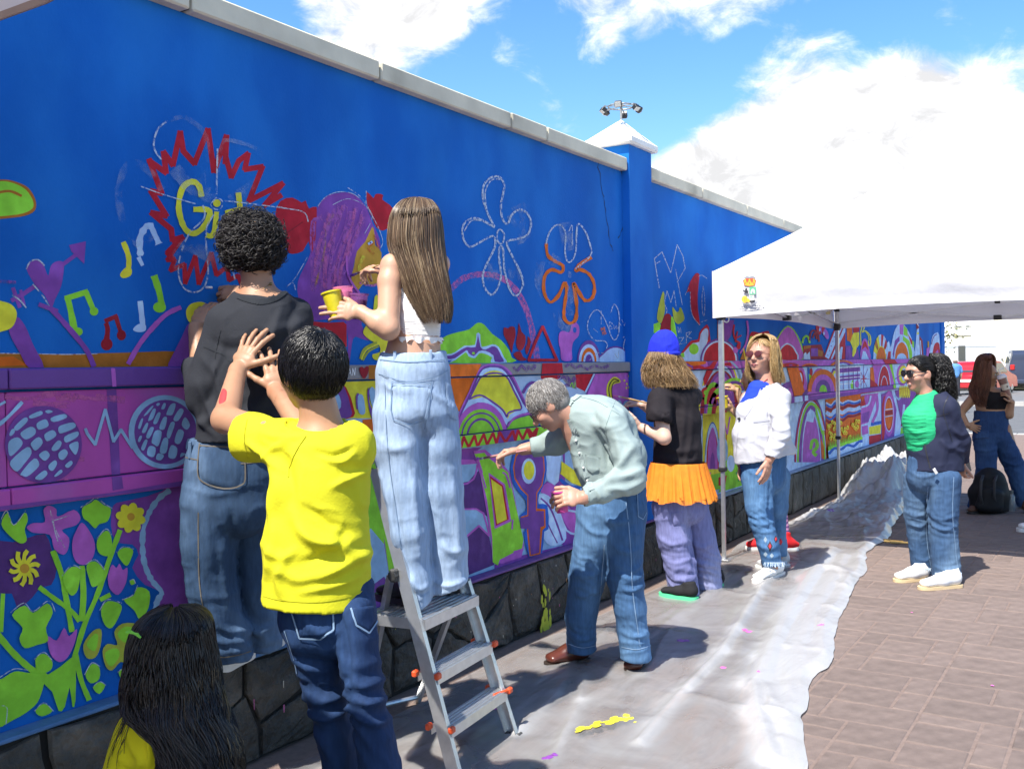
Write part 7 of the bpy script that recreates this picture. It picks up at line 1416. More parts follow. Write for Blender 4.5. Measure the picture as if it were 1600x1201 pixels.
# ---------------------------------------------------------------- boy in the yellow T-shirt
def yellow_boy():
    c=P(487,580,2.86);fw=cdir(-.60,.80,.10);B=Solid();A,ax=head_solid(B,c,fw,Zv);B.cap(P(493,610,2.86),P(503,672,2.86),.050,.062,.02)
    B.ecap(P(502,700,2.85),P(498,940,2.83),(.11,.075),(.10,.08),RT)
    sh,el,wr=P(432,682,2.90),P(353,655,3.10),P(371,578,3.32);limb(B,[sh,el],(.046,.043)).cap(el,wr,.043,.029)
    h1=hand_solid(B,wr,cdir(.35,.42,.85),cdir(.35,.9,-.25),cdir(.85,-.35,-.25),.98,curl=(.10,.18,.12),spread=.24,thumb=(.1,.15,.1),tout=1.1)
    wr2=P(432,612,3.30);limb(B,[P(540,700,2.84),P(492,702,3.06),wr2],(.042,.04,.029));h2=hand_solid(B,wr2,cdir(-.12,.4,.9),cdir(-.3,.9,-.2),cdir(-.85,-.3,.1),.96,curl=(.15,.2,.15),spread=.2,thumb=(.1,.1,.1),tout=1.)
    for a,b,e in ((P(478,950,2.86),P(518,1120,2.88),P(540,1400,2.91)),(P(550,950,2.80),P(580,1120,2.77),P(612,1385,2.79))):limb(B,[a,b,e],(.06,.04,.032))
    o=person_obj('boy with short black hair in a lemon yellow T-shirt, both hands on the climber\'s back',B,.009,SK_B,gnd(570,1395),[(*box_of(h1+[wr],.035),.0032),(*box_of(h2+[wr2],.035),.0035),(*box_of([c],.125),.0045)])
    face_parts(A,ax,1.,o);glasses(A,ax,1.,o,'thin','spectacles')
    # red paint smear on the forearm
    pts=Solid().cap(el,wr,.0436,.0296);patch(pts,[(346,608),(351,606),(355,612),(352,628),(343,636),(341,626)],mat('red paint smear',(.55,.05,.05),.5),o,'paint_smear',.0012,4)
    S=Solid();S.chain([row(503,676,2.86,44,.078),row(502,705,2.85,72,.112),row(500,765,2.84,74,.128),row(496,850,2.83,79,.135),row(494,960,2.82,88,.145)],RT,.03);S.cap(P(446,692,2.89),P(546,697,2.82),.060,.060,.04)
    S.cap(P(440,692,2.90),P(398,684,2.98),.066,.066,.03).cap(P(398,684,2.98),P(365,684,3.04),.066,.068,.03).cap(P(546,698,2.83),P(530,730,2.95),.064,.066,.03)
    S.cutlocal(P(379,685,3.02),cdir(-.92,.35,-.05),.13,.06);S.cut(P(494,938,2.82),nz(np.array([.05,-.02,-1])-.10*RT),.05);S.cutlocal(P(502,662,2.86),cdir(.0,-.2,1.),.10)
    Y=cloth('lemon yellow jersey',(.60,.575,.02),.8)
    fo=[([(440,700),(455,760),(450,800)],9,-.010),([(520,760),(545,748),(575,735)],6,.010),([(470,830),(500,850),(560,842)],9,.012),([(455,800),(480,835),(520,850),(565,870)],10,.012),([(430,880),(470,905),(540,880)],10,.010),([(585,860),(540,880),(500,905)],8,.010),([(480,790),(510,815),(535,822)],6,-.008),([(505,715),(530,722),(553,708)],5,.008),([(495,705),(520,712),(552,700)],4,-.006),([(450,690),(430,700),(415,716)],5,.009),([(470,680),(440,684),(410,676)],6,.008),([(405,705),(420,712),(440,735)],5,.010),([(420,720),(432,750),(430,800)],7,.010),([(415,850),(440,870),(460,860)],7,.010),([(440,930),(438,900),(450,870)],7,.012),([(540,830),(520,860),(470,880)],7,-.010),([(560,900),(520,915),(470,925)],6,.008),([(385,690),(400,700),(412,705)],4,.008),([(425,770),(430,830),(420,900)],7,.012)]
    garment('t_shirt',S,.0062,Y,o,fo,.0048,(5,5,7),6)
    rib=cloth('yellow rib',(.54,.52,.02));seam(S,[(462,655),(480,665),(505,668),(530,660),(545,648)],.016,rib,o,'collar',.003);seam(S,[(478,680),(462,705),(452,730),(450,745)],.004,rib,o,'sleeve_seam',.003);seam(S,[(408,928),(440,936),(494,939),(540,932),(582,918)],.006,rib,o,'hem_seam',.002);seam(S,[(386,655),(382,685),(388,715)],.004,rib,o,'cuff_seam',.003)
    J=Solid();J.chain([row(510,915,2.83,72,.115),row(512,960,2.83,76,.125)],RT,.03);J.chain([row(482,955,2.86,42,.10),row(501,1030,2.87,38,.095),row(515,1095,2.88,30,.083),row(523,1140,2.88,27.5,.078),row(534,1205,2.89,28,.076),row(540,1390,2.91,34,.08)],RT,.008);J.chain([row(550,955,2.80,36,.10),row(562,1030,2.78,32,.095),row(573,1095,2.77,29.5,.086),row(583,1140,2.77,30,.082),row(596,1205,2.77,32,.08),row(614,1380,2.79,37,.08)],RT,.008)
    J.cut(P(530,1385,2.85),-Zv,.03);J.cut(P(510,905,2.83),Zv)
    D=denim('dark blue denim',(.012,.030,.085),(.030,.075,.19),2.0,.40,.75)
    fo=[([(455,1000),(475,1040),(515,1050)],7,.008),([(470,1080),(500,1098),(540,1080)],6,.012),([(480,1110),(510,1122),(545,1105)],6,.012),([(475,1060),(510,1075),(545,1060)],6,-.008),([(540,1050),(565,1070),(592,1060)],6,.009),([(550,1085),(575,1098),(600,1090)],5,.010),([(470,960),(500,990),(530,985)],6,.007),([(560,1120),(590,1130),(610,1118)],6,.010),([(495,1140),(510,1170),(525,1200)],8,.008),([(530,960),(540,1000),(545,1060)],6,-.012)]
    garment('jeans',J,.0085,D,o,fo,.004,(6,6,8),8,stack=[(P(512,1100,2.76),.14,.004,18),(P(580,1100,2.72),.14,.004,18)])
    patch(J,[(457,950),(520,948),(521,985),(500,996),(468,995)],D,o,'pocket',.004,sm=1);seam(J,[(456,952),(469,996),(500,997),(522,983),(520,950)],.005,M_stitchl,o,'pocket_seam',.005,sm=1);patch(J,[(548,948),(585,944),(588,970),(575,988),(556,975)],D,o,'pocket',.004,sm=1);seam(J,[(548,950),(556,976),(575,989),(588,970)],.005,M_stitchl,o,'pocket_seam',.005,sm=1);seam(J,[(445,985),(462,1040),(472,1100),(490,1160)],.004,M_stitchl,o,'side_seam')
    for h,t_ in ((gnd(525,1418),gnd(500,1345)),(gnd(610,1400),gnd(596,1330))):shoe(o,'shoe',h,t_,.1,.09,M_blk,M_sole,.03,M_lace)
    M_h=hair_mat('straight black hair',(.010,.010,.011),(.022,.022,.025),.33);skull_cap('hair',A,ax,1.,mat('hair under layer',(.008,.007,.006),.9,.3,60,spec=.1),o,1.06,-.03,.045)
    cap_hair('hair_strands',A,ax,1.,M_h,o,6500,3,(.035,.085),(.01,-.045,.12),.012,.0010,1.07,-.045,.075,jit=.3)
yellow_boy()

# ---------------------------------------------------------------- girl at the bottom left with long black hair
def dark_hair_girl():
    c=P(272,1032,2.50);fw=cdir(.25,.95,.05);B=Solid();A,ax=head_solid(B,c,fw,Zv,.98);B.cap(P(272,1060,2.5),P(272,1125,2.48),.048,.058)
    d=2.46;B.ecap(P(272,1150,d),P(280,1370,d),(.13,.08),(.12,.09),RT);limb(B,[P(216,1158,d),P(200,1250,d-.05),P(215,1330,d+.2)],(.045,.04,.03));limb(B,[P(328,1158,d),P(348,1260,d),P(330,1330,d+.22)],(.045,.04,.03))
    h1=hand_solid(B,P(215,1330,d+.2),cdir(.3,.9,0),cdir(.5,0,-.8),cdir(0,.4,.9),.9);h2=hand_solid(B,P(330,1330,d+.22),cdir(-.3,.9,0),cdir(-.5,0,-.8),cdir(0,.4,.9),.9)
    for s in (-1,1):x=278+s*42;limb(B,[P(x,1370,d),P(x+s*20,1330,d+.42),P(x,1470,d+.22)],(.085,.06,.045))
    o=person_obj('girl with long wavy black hair and mustard T-shirt crouching at the lower left',B,.012,SK_B,gnd(280,1540),[(*box_of([c],.12),.007)])
    S=Solid();S.chain([row(272,1118,d,40,.08),row(272,1150,d,64,.11),row(273,1230,d,64,.12),row(278,1390,d,80,.13)],RT,.03);S.cap(P(222,1150,d),P(326,1150,d),.056,.056,.04);S.cap(P(216,1155,d),P(200,1215,d-.02),.058,.064,.03).cap(P(328,1155,d),P(344,1220,d),.058,.062,.03)
    S.cutlocal(P(198,1228,d-.03),cdir(-.15,0,-1),.1,.04);S.cut(P(272,1105,d),Zv,.03);S.cut(P(278,1385,d),-Zv)
    fo=[([(215,1120),(235,1160),(238,1200)],5,.008),([(240,1110),(238,1160),(232,1201)],4,.008),([(200,1130),(210,1170),(230,1195)],6,.007),([(185,1180),(205,1195),(228,1190)],5,.007),([(255,1120),(245,1170),(240,1201)],4,-.006)]
    garment('t_shirt',S,.008,cloth('mustard yellow jersey',(.66,.58,.012),.8),o,fo,.0045,(8,8,6),12)
    J=Solid();
    J.ecap(P(278,1365,d),P(278,1400,d+.05),(.15,.12),(.15,.12),RT)
    for s in (-1,1):x=278+s*42;J.cap(P(x,1375,d+.03),P(x+s*20,1335,d+.42),.10,.075,.03).cap(P(x+s*20,1335,d+.42),P(x,1465,d+.22),.075,.06,.03)
    garment('trousers',J,.012,cloth('black trousers',(.02,.02,.022)),o,(),.003)
    for s in (-1,1):x=278+s*42;h=gnd(x,1560);shoe(o,'shoe',h,h+cdir(s*.2,1)*.25,.09,.08,M_blk,M_sole)
    rows=[(948,266,280,2.49,.012),(951,250,298,2.5,.06),(958,231,314,2.5,.09),(975,215,326,2.49,.112),(1005,207,330,2.49,.125),(1045,203,334,2.48,.128),(1080,203,338,2.47,.125),(1105,210,344,2.44,.12),(1140,250,354,2.42,.115),(1180,262,366,2.40,.115),(1260,265,374,2.38,.11)]
    M_h=hair_mat('long black brown hair',(.018,.012,.010),(.055,.037,.026),.42);M_s=hair_mat('sun streaked ends',(.10,.065,.03),(.24,.17,.085),.4);face=(math.pi*.5,.75)
    bundle_core(rows,.86,'hair',mat('hair under layer',(.008,.007,.006),.9,.3,60,spec=.1),o,face)
    pth=bundle(rows,3800,5,face,.013,15.,.90,26,.2,lock=60,clump=.7);strands('hair_strands',pth,.0013,M_h,o,.2);pth=bundle(rows,160,9,(math.pi*.5,1.3),.013,15.,.99,26,.15,lock=14,clump=.8);strands('hair_streaks',pth[:,12:],.0013,M_s,o,.2)
    rows2=[(1040,204,232,2.46,.04),(1090,198,225,2.42,.03),(1140,182,212,2.40,.03),(1185,172,196,2.40,.03),(1215,168,188,2.40,.03)];strands('hair_strands',bundle(rows2,40,3,None,.008,8.,.4,18,.4,lock=8),.0013,M_h,o)
    q=MB();
    for k in range(5):a=P(216+k,990+k*1.5,2.37);q.tube([a,a+cdir(-.9,0,.15+.12*k)*.03],.0025,5)
    part('hair_tie',q,mat('green hair elastic',(.2,.6,.05),.6),o)
dark_hair_girl()

# ---------------------------------------------------------------- girl on the ladder
def ladder_girl():
    c=P(650,366,3.92);fw=cdir(-.62,.75,-.08);B=Solid();A,ax=head_solid(B,c,fw,Zv,.98);B.cap(P(654,390,3.93),P(655,420,3.93),.045,.05,.02)
    B.chain([row(655,418,3.94,34,.06),row(655,450,3.93,32,.08),row(652,500,3.92,33,.08),row(647,540,3.91,38,.082),row(645,560,3.91,46,.095)],RT,.03)
    sh,el,wr=P(614,416,3.88),P(607,514,3.80),P(563,487,3.82);B.cap(P(640,410,3.93),sh,.045,.047,.03);limb(B,[sh,P(609,440,3.86),el],(.047,.046,.041)).cap(el,P(592,505,3.80),.041,.038).cap(P(592,505,3.80),wr,.038,.025)
    h1=hand_solid(B,wr,cdir(-.99,.05,.10),cdir(.05,.95,-.3),cdir(.1,.25,.95),.92,curl=(.25,.25,.15),spread=.10,per=[(.3,.45,.3),(.15,.2,.15),(.12,.2,.15),(.3,.45,.3)],thumb=(.3,.3,.2),tout=.5)
    wr2=P(598,422,4.26);limb(B,[P(686,412,4.02),P(668,470,4.25),wr2],(.045,.040,.026));h2=hand_solid(B,wr2,cdir(-.8,.5,.15),cdir(-.1,.4,-.8),cdir(-.3,.5,.6),.92,curl=(.7,.8,.5),tout=.4,thumb=(.1,.3,.3))
    for a,b in ((P(625,660,3.86),P(655,920,3.84)),(P(684,660,3.92),P(700,905,3.96))):B.cap(a,b,.07,.045)
    zf=PZ+.006;feet=[(P(640,938,3.86),None),(P(700,925,3.98),None)];f1=gnd(640,944,zf);f2=gnd(700,925,zf)
    o=person_obj('young woman with long brown hair, white crop top and pale jeans, on the ladder',B,.008,SK_A,(f1+f2)/2,[(*box_of(h1+[wr],.03),.0032),(*box_of(h2+[wr2],.03),.0035),(*box_of([c],.12),.005)])
    # crop top
    T=Solid();T.chain([row(655,440,3.935,33,.085),row(653,475,3.925,34.5,.089),row(652,500,3.92,34,.088),row(651,545,3.915,37,.092)],RT,.02);T.cut(P(651,528,3.915),nz(np.array([0,0,-1.])),.03);T.cut(P(652,446,3.93),nz(Zv+.25*RT-.2*FW),.02)
    M=cloth('white shirred cotton',(.80,.78,.77));g=garment('crop_top',T,.006,M,o,[([(628,470),(634,490)],3,.004),([(640,465),(643,490)],3,.004),([(650,465),(652,490)],3,.003)],.002,(14,14,20),3)
    q=MB()
    for k in range(11):seam(T,[(620,497+k*2.9),(652,498.5+k*2.9),(687,497+k*2.9)],.0045,M,o,'shirring',.003)
    # wavy lettuce hem
    az=np.linspace(0,2*math.pi,73);cc=P(651,528,3.915);V=[]
    for r in range(3):
        for a in az[:-1]:w=.004*math.sin(a*17)*r;hw,hd=37*3.915/FPX+.007+w,.092+.008+w;V.append(cc+RT*math.cos(a)*hw+nz(np.array([FW[0],FW[1],0]))*math.sin(a)*hd+Zv*(.002-.009*r+.004*math.sin(a*11+1)*r))
    n_=72;part('frill',MB().add(V,[(r*n_+i,r*n_+(i+1)%n_,(r+1)*n_+(i+1)%n_,(r+1)*n_+i) for r in range(2) for i in range(n_)]),M,o,True)
    for pts,w in (([(626,460),(632,440),(630,415),(622,396),(616,392)],.030),([(672,460),(682,430),(684,405)],.026)):seam(B,pts,w,M,o,'strap',.004)
    # jeans
    J=Solid();J.chain([row(645,550,3.91,51,.104),row(645,585,3.905,55,.122),row(647,640,3.90,62,.138)],RT,.03);J.chain([row(626,650,3.88,42,.125),row(624,700,3.87,40,.115),row(632,765,3.86,33,.11),row(640,830,3.85,30,.105),row(650,900,3.85,24,.10),row(657,958,3.85,20,.098)],RT,.02);J.chain([row(680,650,3.93,35,.125),row(687,700,3.93,32,.115),row(693,765,3.94,30,.11),row(699,850,3.96,30.5,.108),row(702,945,3.97,30.5,.108)],RT,.02)
    J.cut(P(660,938,3.86),nz(np.array([0,0,-1.])+.25*RT+.15*FW),.04);J.cut(P(645,549,3.91),nz(Zv-.05*FW),.02)
    D=denim('bleached blue denim',(.24,.33,.47),(.36,.46,.60),1.8,.35,.7)
    fo=[([(600,600),(625,612),(650,605)],5,.006),([(668,610),(690,625),(708,640)],5,.006),([(655,650),(662,690),(665,740)],6,-.012),([(590,680),(610,700),(640,698)],7,.006),([(596,740),(612,790),(620,850)],6,.008),([(645,740),(648,800),(655,870)],6,.008),([(676,700),(682,760),(688,830)],6,.008),([(705,740),(712,800),(716,880)],6,.008),([(610,760),(625,830),(640,900)],5,-.008),([(690,850),(705,862),(725,858)],5,.006),([(675,905),(700,915),(728,905)],4,.008),([(640,905),(655,920),(670,912)],4,.008),([(603,570),(612,600),(608,640)],5,.006)]
    garment('jeans',J,.0075,D,o,fo,.0038,(7,7,6),5)
    W=mat('pale stitching',(.16,.24,.36),.8);patch(J,[(612,596),(673,598),(668,640),(664,654),(640,663),(614,655),(612,640)],D,o,'pocket',.004,sm=1);seam(J,[(612,597),(611,640),(615,656),(640,664),(664,655),(668,642),(674,599)],.004,W,o,'pocket_seam',.005,sm=1);seam(J,[(612,597),(674,599)],.004,W,o,'pocket_seam',.005);seam(J,[(612,602),(673,604)],.003,W,o,'pocket_seam',.005);patch(J,[(696,594),(706,598),(712,640),(712,656),(702,652),(699,640)],D,o,'pocket',.004,sm=1);seam(J,[(696,596),(699,640),(702,652),(712,656)],.004,W,o,'pocket_seam',.005,sm=1)
    seam(J,[(594,562),(640,566),(695,562)],.004,W,o,'waistband_seam',.003);seam(J,[(592,584),(635,596),(675,590),(700,578)],.003,W,o,'yoke_seam',.003);seam(J,[(675,590),(668,640),(664,670)],.003,W,o,'seat_seam',.003);seam(J,[(602,600),(606,700),(618,790),(628,870)],.003,W,o,'side_seam',.003);seam(J,[(645,940),(657,934),(671,925)],.006,D,o,'hem_seam',.003)
    for x,y in ((617,557),(673,555)):part('belt_loop',MB().box(J.surf(x,y)[0][0]-FW*.003,(.012,.006,.042),ax=np.array([RT,FW,UP]),bev=.002),D,o)
    sd=cdir(-.75,.65);M_bs=mat('black leather shoe',(.015,.015,.016),.4)
    for f in (f1,f2):shoe(o,'shoe',f-sd*.05+Zv*0,f+sd*.19,.09,.075,M_bs,M_blk,.03)
    rows=[(310,648,656,3.93,.008),(312,637,665,3.93,.035),(316,626,676,3.93,.062),(330,614,686,3.92,.095),(355,608,691,3.92,.115),(385,608,693,3.91,.12),(420,622,697,3.88,.10),(455,634,703,3.86,.08),(480,646,706,3.85,.065),(505,662,703,3.84,.05)]
    face=(math.radians(130),.62);M_h=hair_mat('long light brown hair',(.11,.066,.036),(.25,.165,.095),.42);bundle_core(rows,.88,'hair',mat('brown hair under layer',(.06,.036,.02),.6,.3,60),o,face)
    strands('hair_strands',bundle(rows,4200,8,face,.004,7.,.90,22,.16,lock=80,clump=.6),.0012,M_h,o,.25);strands('hair_streaks',bundle(rows,300,12,face,.004,7.,.99,22,.12,lock=40,clump=.7),.0011,hair_mat('blonde streak',(.30,.21,.12),(.42,.32,.2)),o,.2)
    strands('hair_strands',bundle([(390,622,640,3.86,.03),(430,632,650,3.84,.02),(460,638,655,3.83,.02),(475,636,652,3.83,.02)],40,5,None,.006,6.,.3,16,.3,lock=7),.0015,M_h,o)
    M_clear=mat('clear plastic cup',(.85,.85,.86),.12,.02,4,alpha=.16);u=cdir(-.22,.05,.97)
    cup('paint_cup','yellow-painted plastic cup gripped by the woman on the ladder, leftmost of her three',P(527,497,3.845),u,.105,.026,.038,mat('yellow smeared cup',(.68,.58,.02),.35,.2,18),mat('yellow paint',(.66,.56,.02),.3),.9)
    cup('paint_cup','clear cup with pink paint between the yellow and the purple cups',P(540,490,3.89),cdir(-.08,0,1),.105,.026,.037,mat('pink smeared cup',(.75,.22,.40),.2,.35,22,alpha=.6),mat('pink paint',(.75,.16,.36),.3),.8);cup('paint_cup','clear cup with dark purple paint nearest the wrist of the woman on the ladder',P(560,499,3.89),cdir(.03,0,1),.10,.026,.037,mat('purple smeared cup',(.22,.07,.24),.2,.4,22,alpha=.6),mat('deep purple paint',(.10,.015,.09),.3),.75)
    brush('thin brush held to the painted portrait by the woman on the ladder',onY(548,431,WY-.004),P(592,414,4.22),'pur')
ladder_girl()
# ---------------------------------------------------------------- grey-haired man bending to paint
def old_man():
    c=P(857,632,4.85);fw=cdir(-.70,.12,-.60);up=cdir(-.55,.05,.80);B=Solid();A,ax=head_solid(B,c,fw,up,1.0,1.15,1.1);B.cap(c+ax[2]*-.05+ax[1]*-.03,P(902,660,4.86),.055,.062,.02)
    B.ecap(P(915,665,4.87),P(962,770,4.90),(.12,.09),(.13,.10),RT)
    sh,el,wr=P(955,662,4.72),P(990,750,4.66),P(912,777,4.56);limb(B,[sh,el,wr],(.05,.042,.030));h1=hand_solid(B,wr,cdir(-.97,-.05,.02),cdir(-.1,.75,-.5),cdir(-.2,.25,.9),1.06,curl=(.5,.7,.4),spread=.12,thumb=(.3,.4,.2),tout=.5)
    sh2,el2,wr2=P(892,672,5.02),P(858,694,5.08),P(817,702,5.10);limb(B,[sh2,el2,wr2],(.05,.042,.030));h2=hand_solid(B,wr2,cdir(-.92,.15,-.12),cdir(-.05,-.2,-.95),cdir(-.4,-.75,.1),1.06,curl=(.6,.8,.4),thumb=(.2,.35,.2),tout=.35)
    for a,b,e in ((P(930,800,4.93),P(914,905,4.97),P(905,995,5.02)),(P(972,800,4.87),P(984,900,4.86),P(994,1003,4.87))):limb(B,[a,b,e],(.075,.055,.042))
    o=person_obj('grey-haired man in a pale green shirt and blue jeans, bending over to paint the mural',B,.009,SK_C,gnd(945,1045),[(*box_of(h1+[wr],.03),.0034),(*box_of(h2+[wr2],.03),.0034),(*box_of([c],.13),.0048)])
    face_parts(A,ax,1.,o,brow=(.2,.19,.18));glasses(A,ax,1.,o,'thin','spectacles')
    S=Solid();S.chain([row(962,762,4.90,48,.135),row(953,722,4.89,53,.14),row(941,685,4.88,51,.135),row(921,657,4.87,37,.12),row(906,642,4.86,24,.085)],RT,.04);S.ell(P(940,655,4.86),(.14,.12,.11),k=.05);S.cap(P(905,668,4.98),P(955,655,4.76),.075,.075,.05)
    S.cap(sh,P(976,705,4.68),.074,.068,.025).cap(P(976,705,4.68),P(988,746,4.65),.068,.064,.02).cap(P(988,746,4.65),P(940,768,4.60),.064,.052,.02).cap(P(940,768,4.60),P(905,778,4.57),.052,.044,.02)
    S.cap(sh2,P(870,690,5.06),.072,.062,.03).cap(P(870,690,5.06),P(828,701,5.10),.062,.046,.03)
    S.cutlocal(P(911,778,4.57),cdir(-.97,-.05,-.05),.09,.04);S.cutlocal(P(831,700,5.09),cdir(-.95,.1,-.15),.09,.04);S.cut(P(958,772,4.90),nz(np.array([0,0,-1.])-.45*RT*-1*.55),.05);S.cutlocal(P(893,648,4.86),nz(ax[2]*.6+cdir(-.75,0,.25)),.062)
    M=cloth('pale green check shirt',(.28,.35,.34),.75)
    fo=[([(945,650),(965,690),(972,730)],6,.010),([(925,640),(945,690),(952,740)],5,-.010),([(985,700),(965,735),(940,755)],6,.014),([(1000,735),(975,745),(950,752)],5,.012),([(1005,752),(980,762),(950,764)],4,.010),([(960,660),(982,690),(1000,715)],6,.008),([(975,640),(1000,690),(1015,725)],6,.009),([(955,625),(980,655),(1000,690)],5,-.007),([(895,690),(905,730),(925,765)],6,.010),([(870,683),(860,694),(850,703)],4,.007),([(884,680),(872,692),(866,704)],4,.007),([(930,700),(935,740),(945,765)],6,-.009),([(925,660),(945,668),(965,664)],5,.007),([(965,760),(985,772),(1008,760)],5,.007),([(930,765),(938,775),(935,783)],3,.006)]
    garment('shirt',S,.0075,M,o,fo,.0045,(8,8,9),7,env=None);R2=cloth('shirt collar cloth',(.31,.38,.37))
    seam(S,[(887,640),(890,655),(896,668),(903,676)],.034,R2,o,'collar',.007);seam(S,[(884,643),(893,628),(905,618)],.03,R2,o,'collar',.006);(lambda q:q and tag(q,kind='stuff'))(seam(S,[(897,676),(905,700),(912,730),(925,765)],.026,R2,o,'placket',.003))
    for x,y in ((901,688),(906,708),(912,730),(918,750)):p_,n_,k_=S.surf(x,y);part('button',MB().ball(p_[0]+n_[0]*.006,.006,8),M_sole,o,True)
    patch(S,[(915,708),(937,712),(938,735),(925,742),(916,734)],M,o,'chest_pocket',.004,sm=1);seam(S,[(914,708),(938,713)],.004,cloth('shirt seam',(.30,.38,.36)),o,'pocket_seam',.005);seam(S,[(962,622),(952,648),(946,672),(952,700)],.004,MATS['shirt seam'],o,'sleeve_seam',.003);seam(S,[(905,620),(935,628),(968,648)],.004,MATS['shirt seam'],o,'yoke_seam',.003);seam(S,[(918,764),(921,790)],.004,MATS['shirt seam'],o,'cuff_seam',.003)
    J=Solid();J.chain([row(958,765,4.91,52,.13),row(955,800,4.91,53,.14),row(955,835,4.91,52,.135)],RT,.03);J.chain([row(930,830,4.93,32,.115),row(918,900,4.96,28,.105),row(908,960,5.0,24,.095),row(908,1028,5.03,23,.10)],RT,.02);J.chain([row(972,835,4.88,33,.12),row(976,900,4.87,28,.108),row(984,950,4.86,24,.098),row(994,1030,4.87,24,.10)],RT,.02)
    J.cut(P(950,1022,4.95),-Zv,.03);J.cut(P(958,752,4.91),nz(Zv-.2*RT),.02)
    D=denim('worn blue denim',(.045,.105,.215),(.13,.25,.42),2.4)
    fo=[([(905,810),(925,830),(950,835)],5,.008),([(935,800),(955,815),(985,812)],5,.009),([(940,830),(942,880),(938,930)],5,-.010),([(955,850),(980,862),(1003,855)],5,.007),([(965,895),(985,905),(1003,898)],4,.009),([(968,915),(985,922),(1005,915)],4,.008),([(895,890),(915,900),(940,892)],4,.008),([(895,920),(912,930),(935,922)],4,.007),([(970,985),(990,995),(1015,988)],4,.008),([(888,990),(905,1000),(928,992)],4,.007),([(925,790),(945,798),(960,825)],5,.008),([(985,780),(990,830),(985,880)],5,.006)]
    garment('jeans',J,.0078,D,o,fo,.0035,(8,8,9),9,stack=[(P(990,900,4.75),.11,.004,20),(P(912,905,4.85),.11,.004,20),(P(992,1000,4.8),.09,.004,24),(P(908,1000,4.95),.09,.004,24)])
    seam(J,[(978,785),(985,850),(988,920),(1000,1010)],.004,M_stitchl,o,'side_seam',.003);seam(J,[(945,850),(938,920),(930,1000)],.004,M_stitchl,o,'inseam',.003);patch(J,[(1003,760),(1009,800),(1004,810),(996,806),(994,765)],D,o,'pocket',.004,sm=1);seam(J,[(995,763),(996,806),(1004,811),(1009,800)],.004,M_stitchl,o,'pocket_seam',.005,sm=1);seam(J,[(888,1005),(908,1011),(929,1008)],.004,M_stitchl,o,'hem_seam',.003);seam(J,[(972,1010),(995,1014),(1016,1008)],.004,M_stitchl,o,'hem_seam',.003)
    M_br=mat('chestnut shoe leather',(.085,.022,.014),.3,.2,12,.1,60);M_bs=mat('dark shoe sole',(.03,.02,.015),.6)
    shoe(o,'shoe',gnd(920,1030),gnd(850,1041),.10,.105,M_br,M_bs,.02,ankle=.05);shoe(o,'shoe',gnd(1003,1026),gnd(986,1056),.10,.11,M_br,M_bs,.02,ankle=.05)
    Mh=hair_mat('iron grey hair',(.27,.25,.235),(.52,.50,.47),.45);skull_cap('hair',A,ax,1.,mat('grey hair under layer',(.20,.185,.17),.7,.3,60),o,1.035,-.045,.06)
    cap_hair('hair_strands',A,ax,1.,Mh,o,5000,6,(.02,.042),(0,-.05,.10),.009,.0010,1.04,-.05,.075,jit=.4)
    cup('paint_cup','magenta plastic cup of paint in the bending man\'s hand',P(879,800,4.60),cdir(-.12,0,.99),.10,.027,.036,mat('magenta cup',(.55,.06,.30),.35,.15,15),mat('magenta paint',(.55,.05,.28),.3),.8)
    brush('brush with a pink tip held out to the mural by the bending man',onY(741,718,WY-.006),P(824,703,5.02),'orc',.005)
old_man()

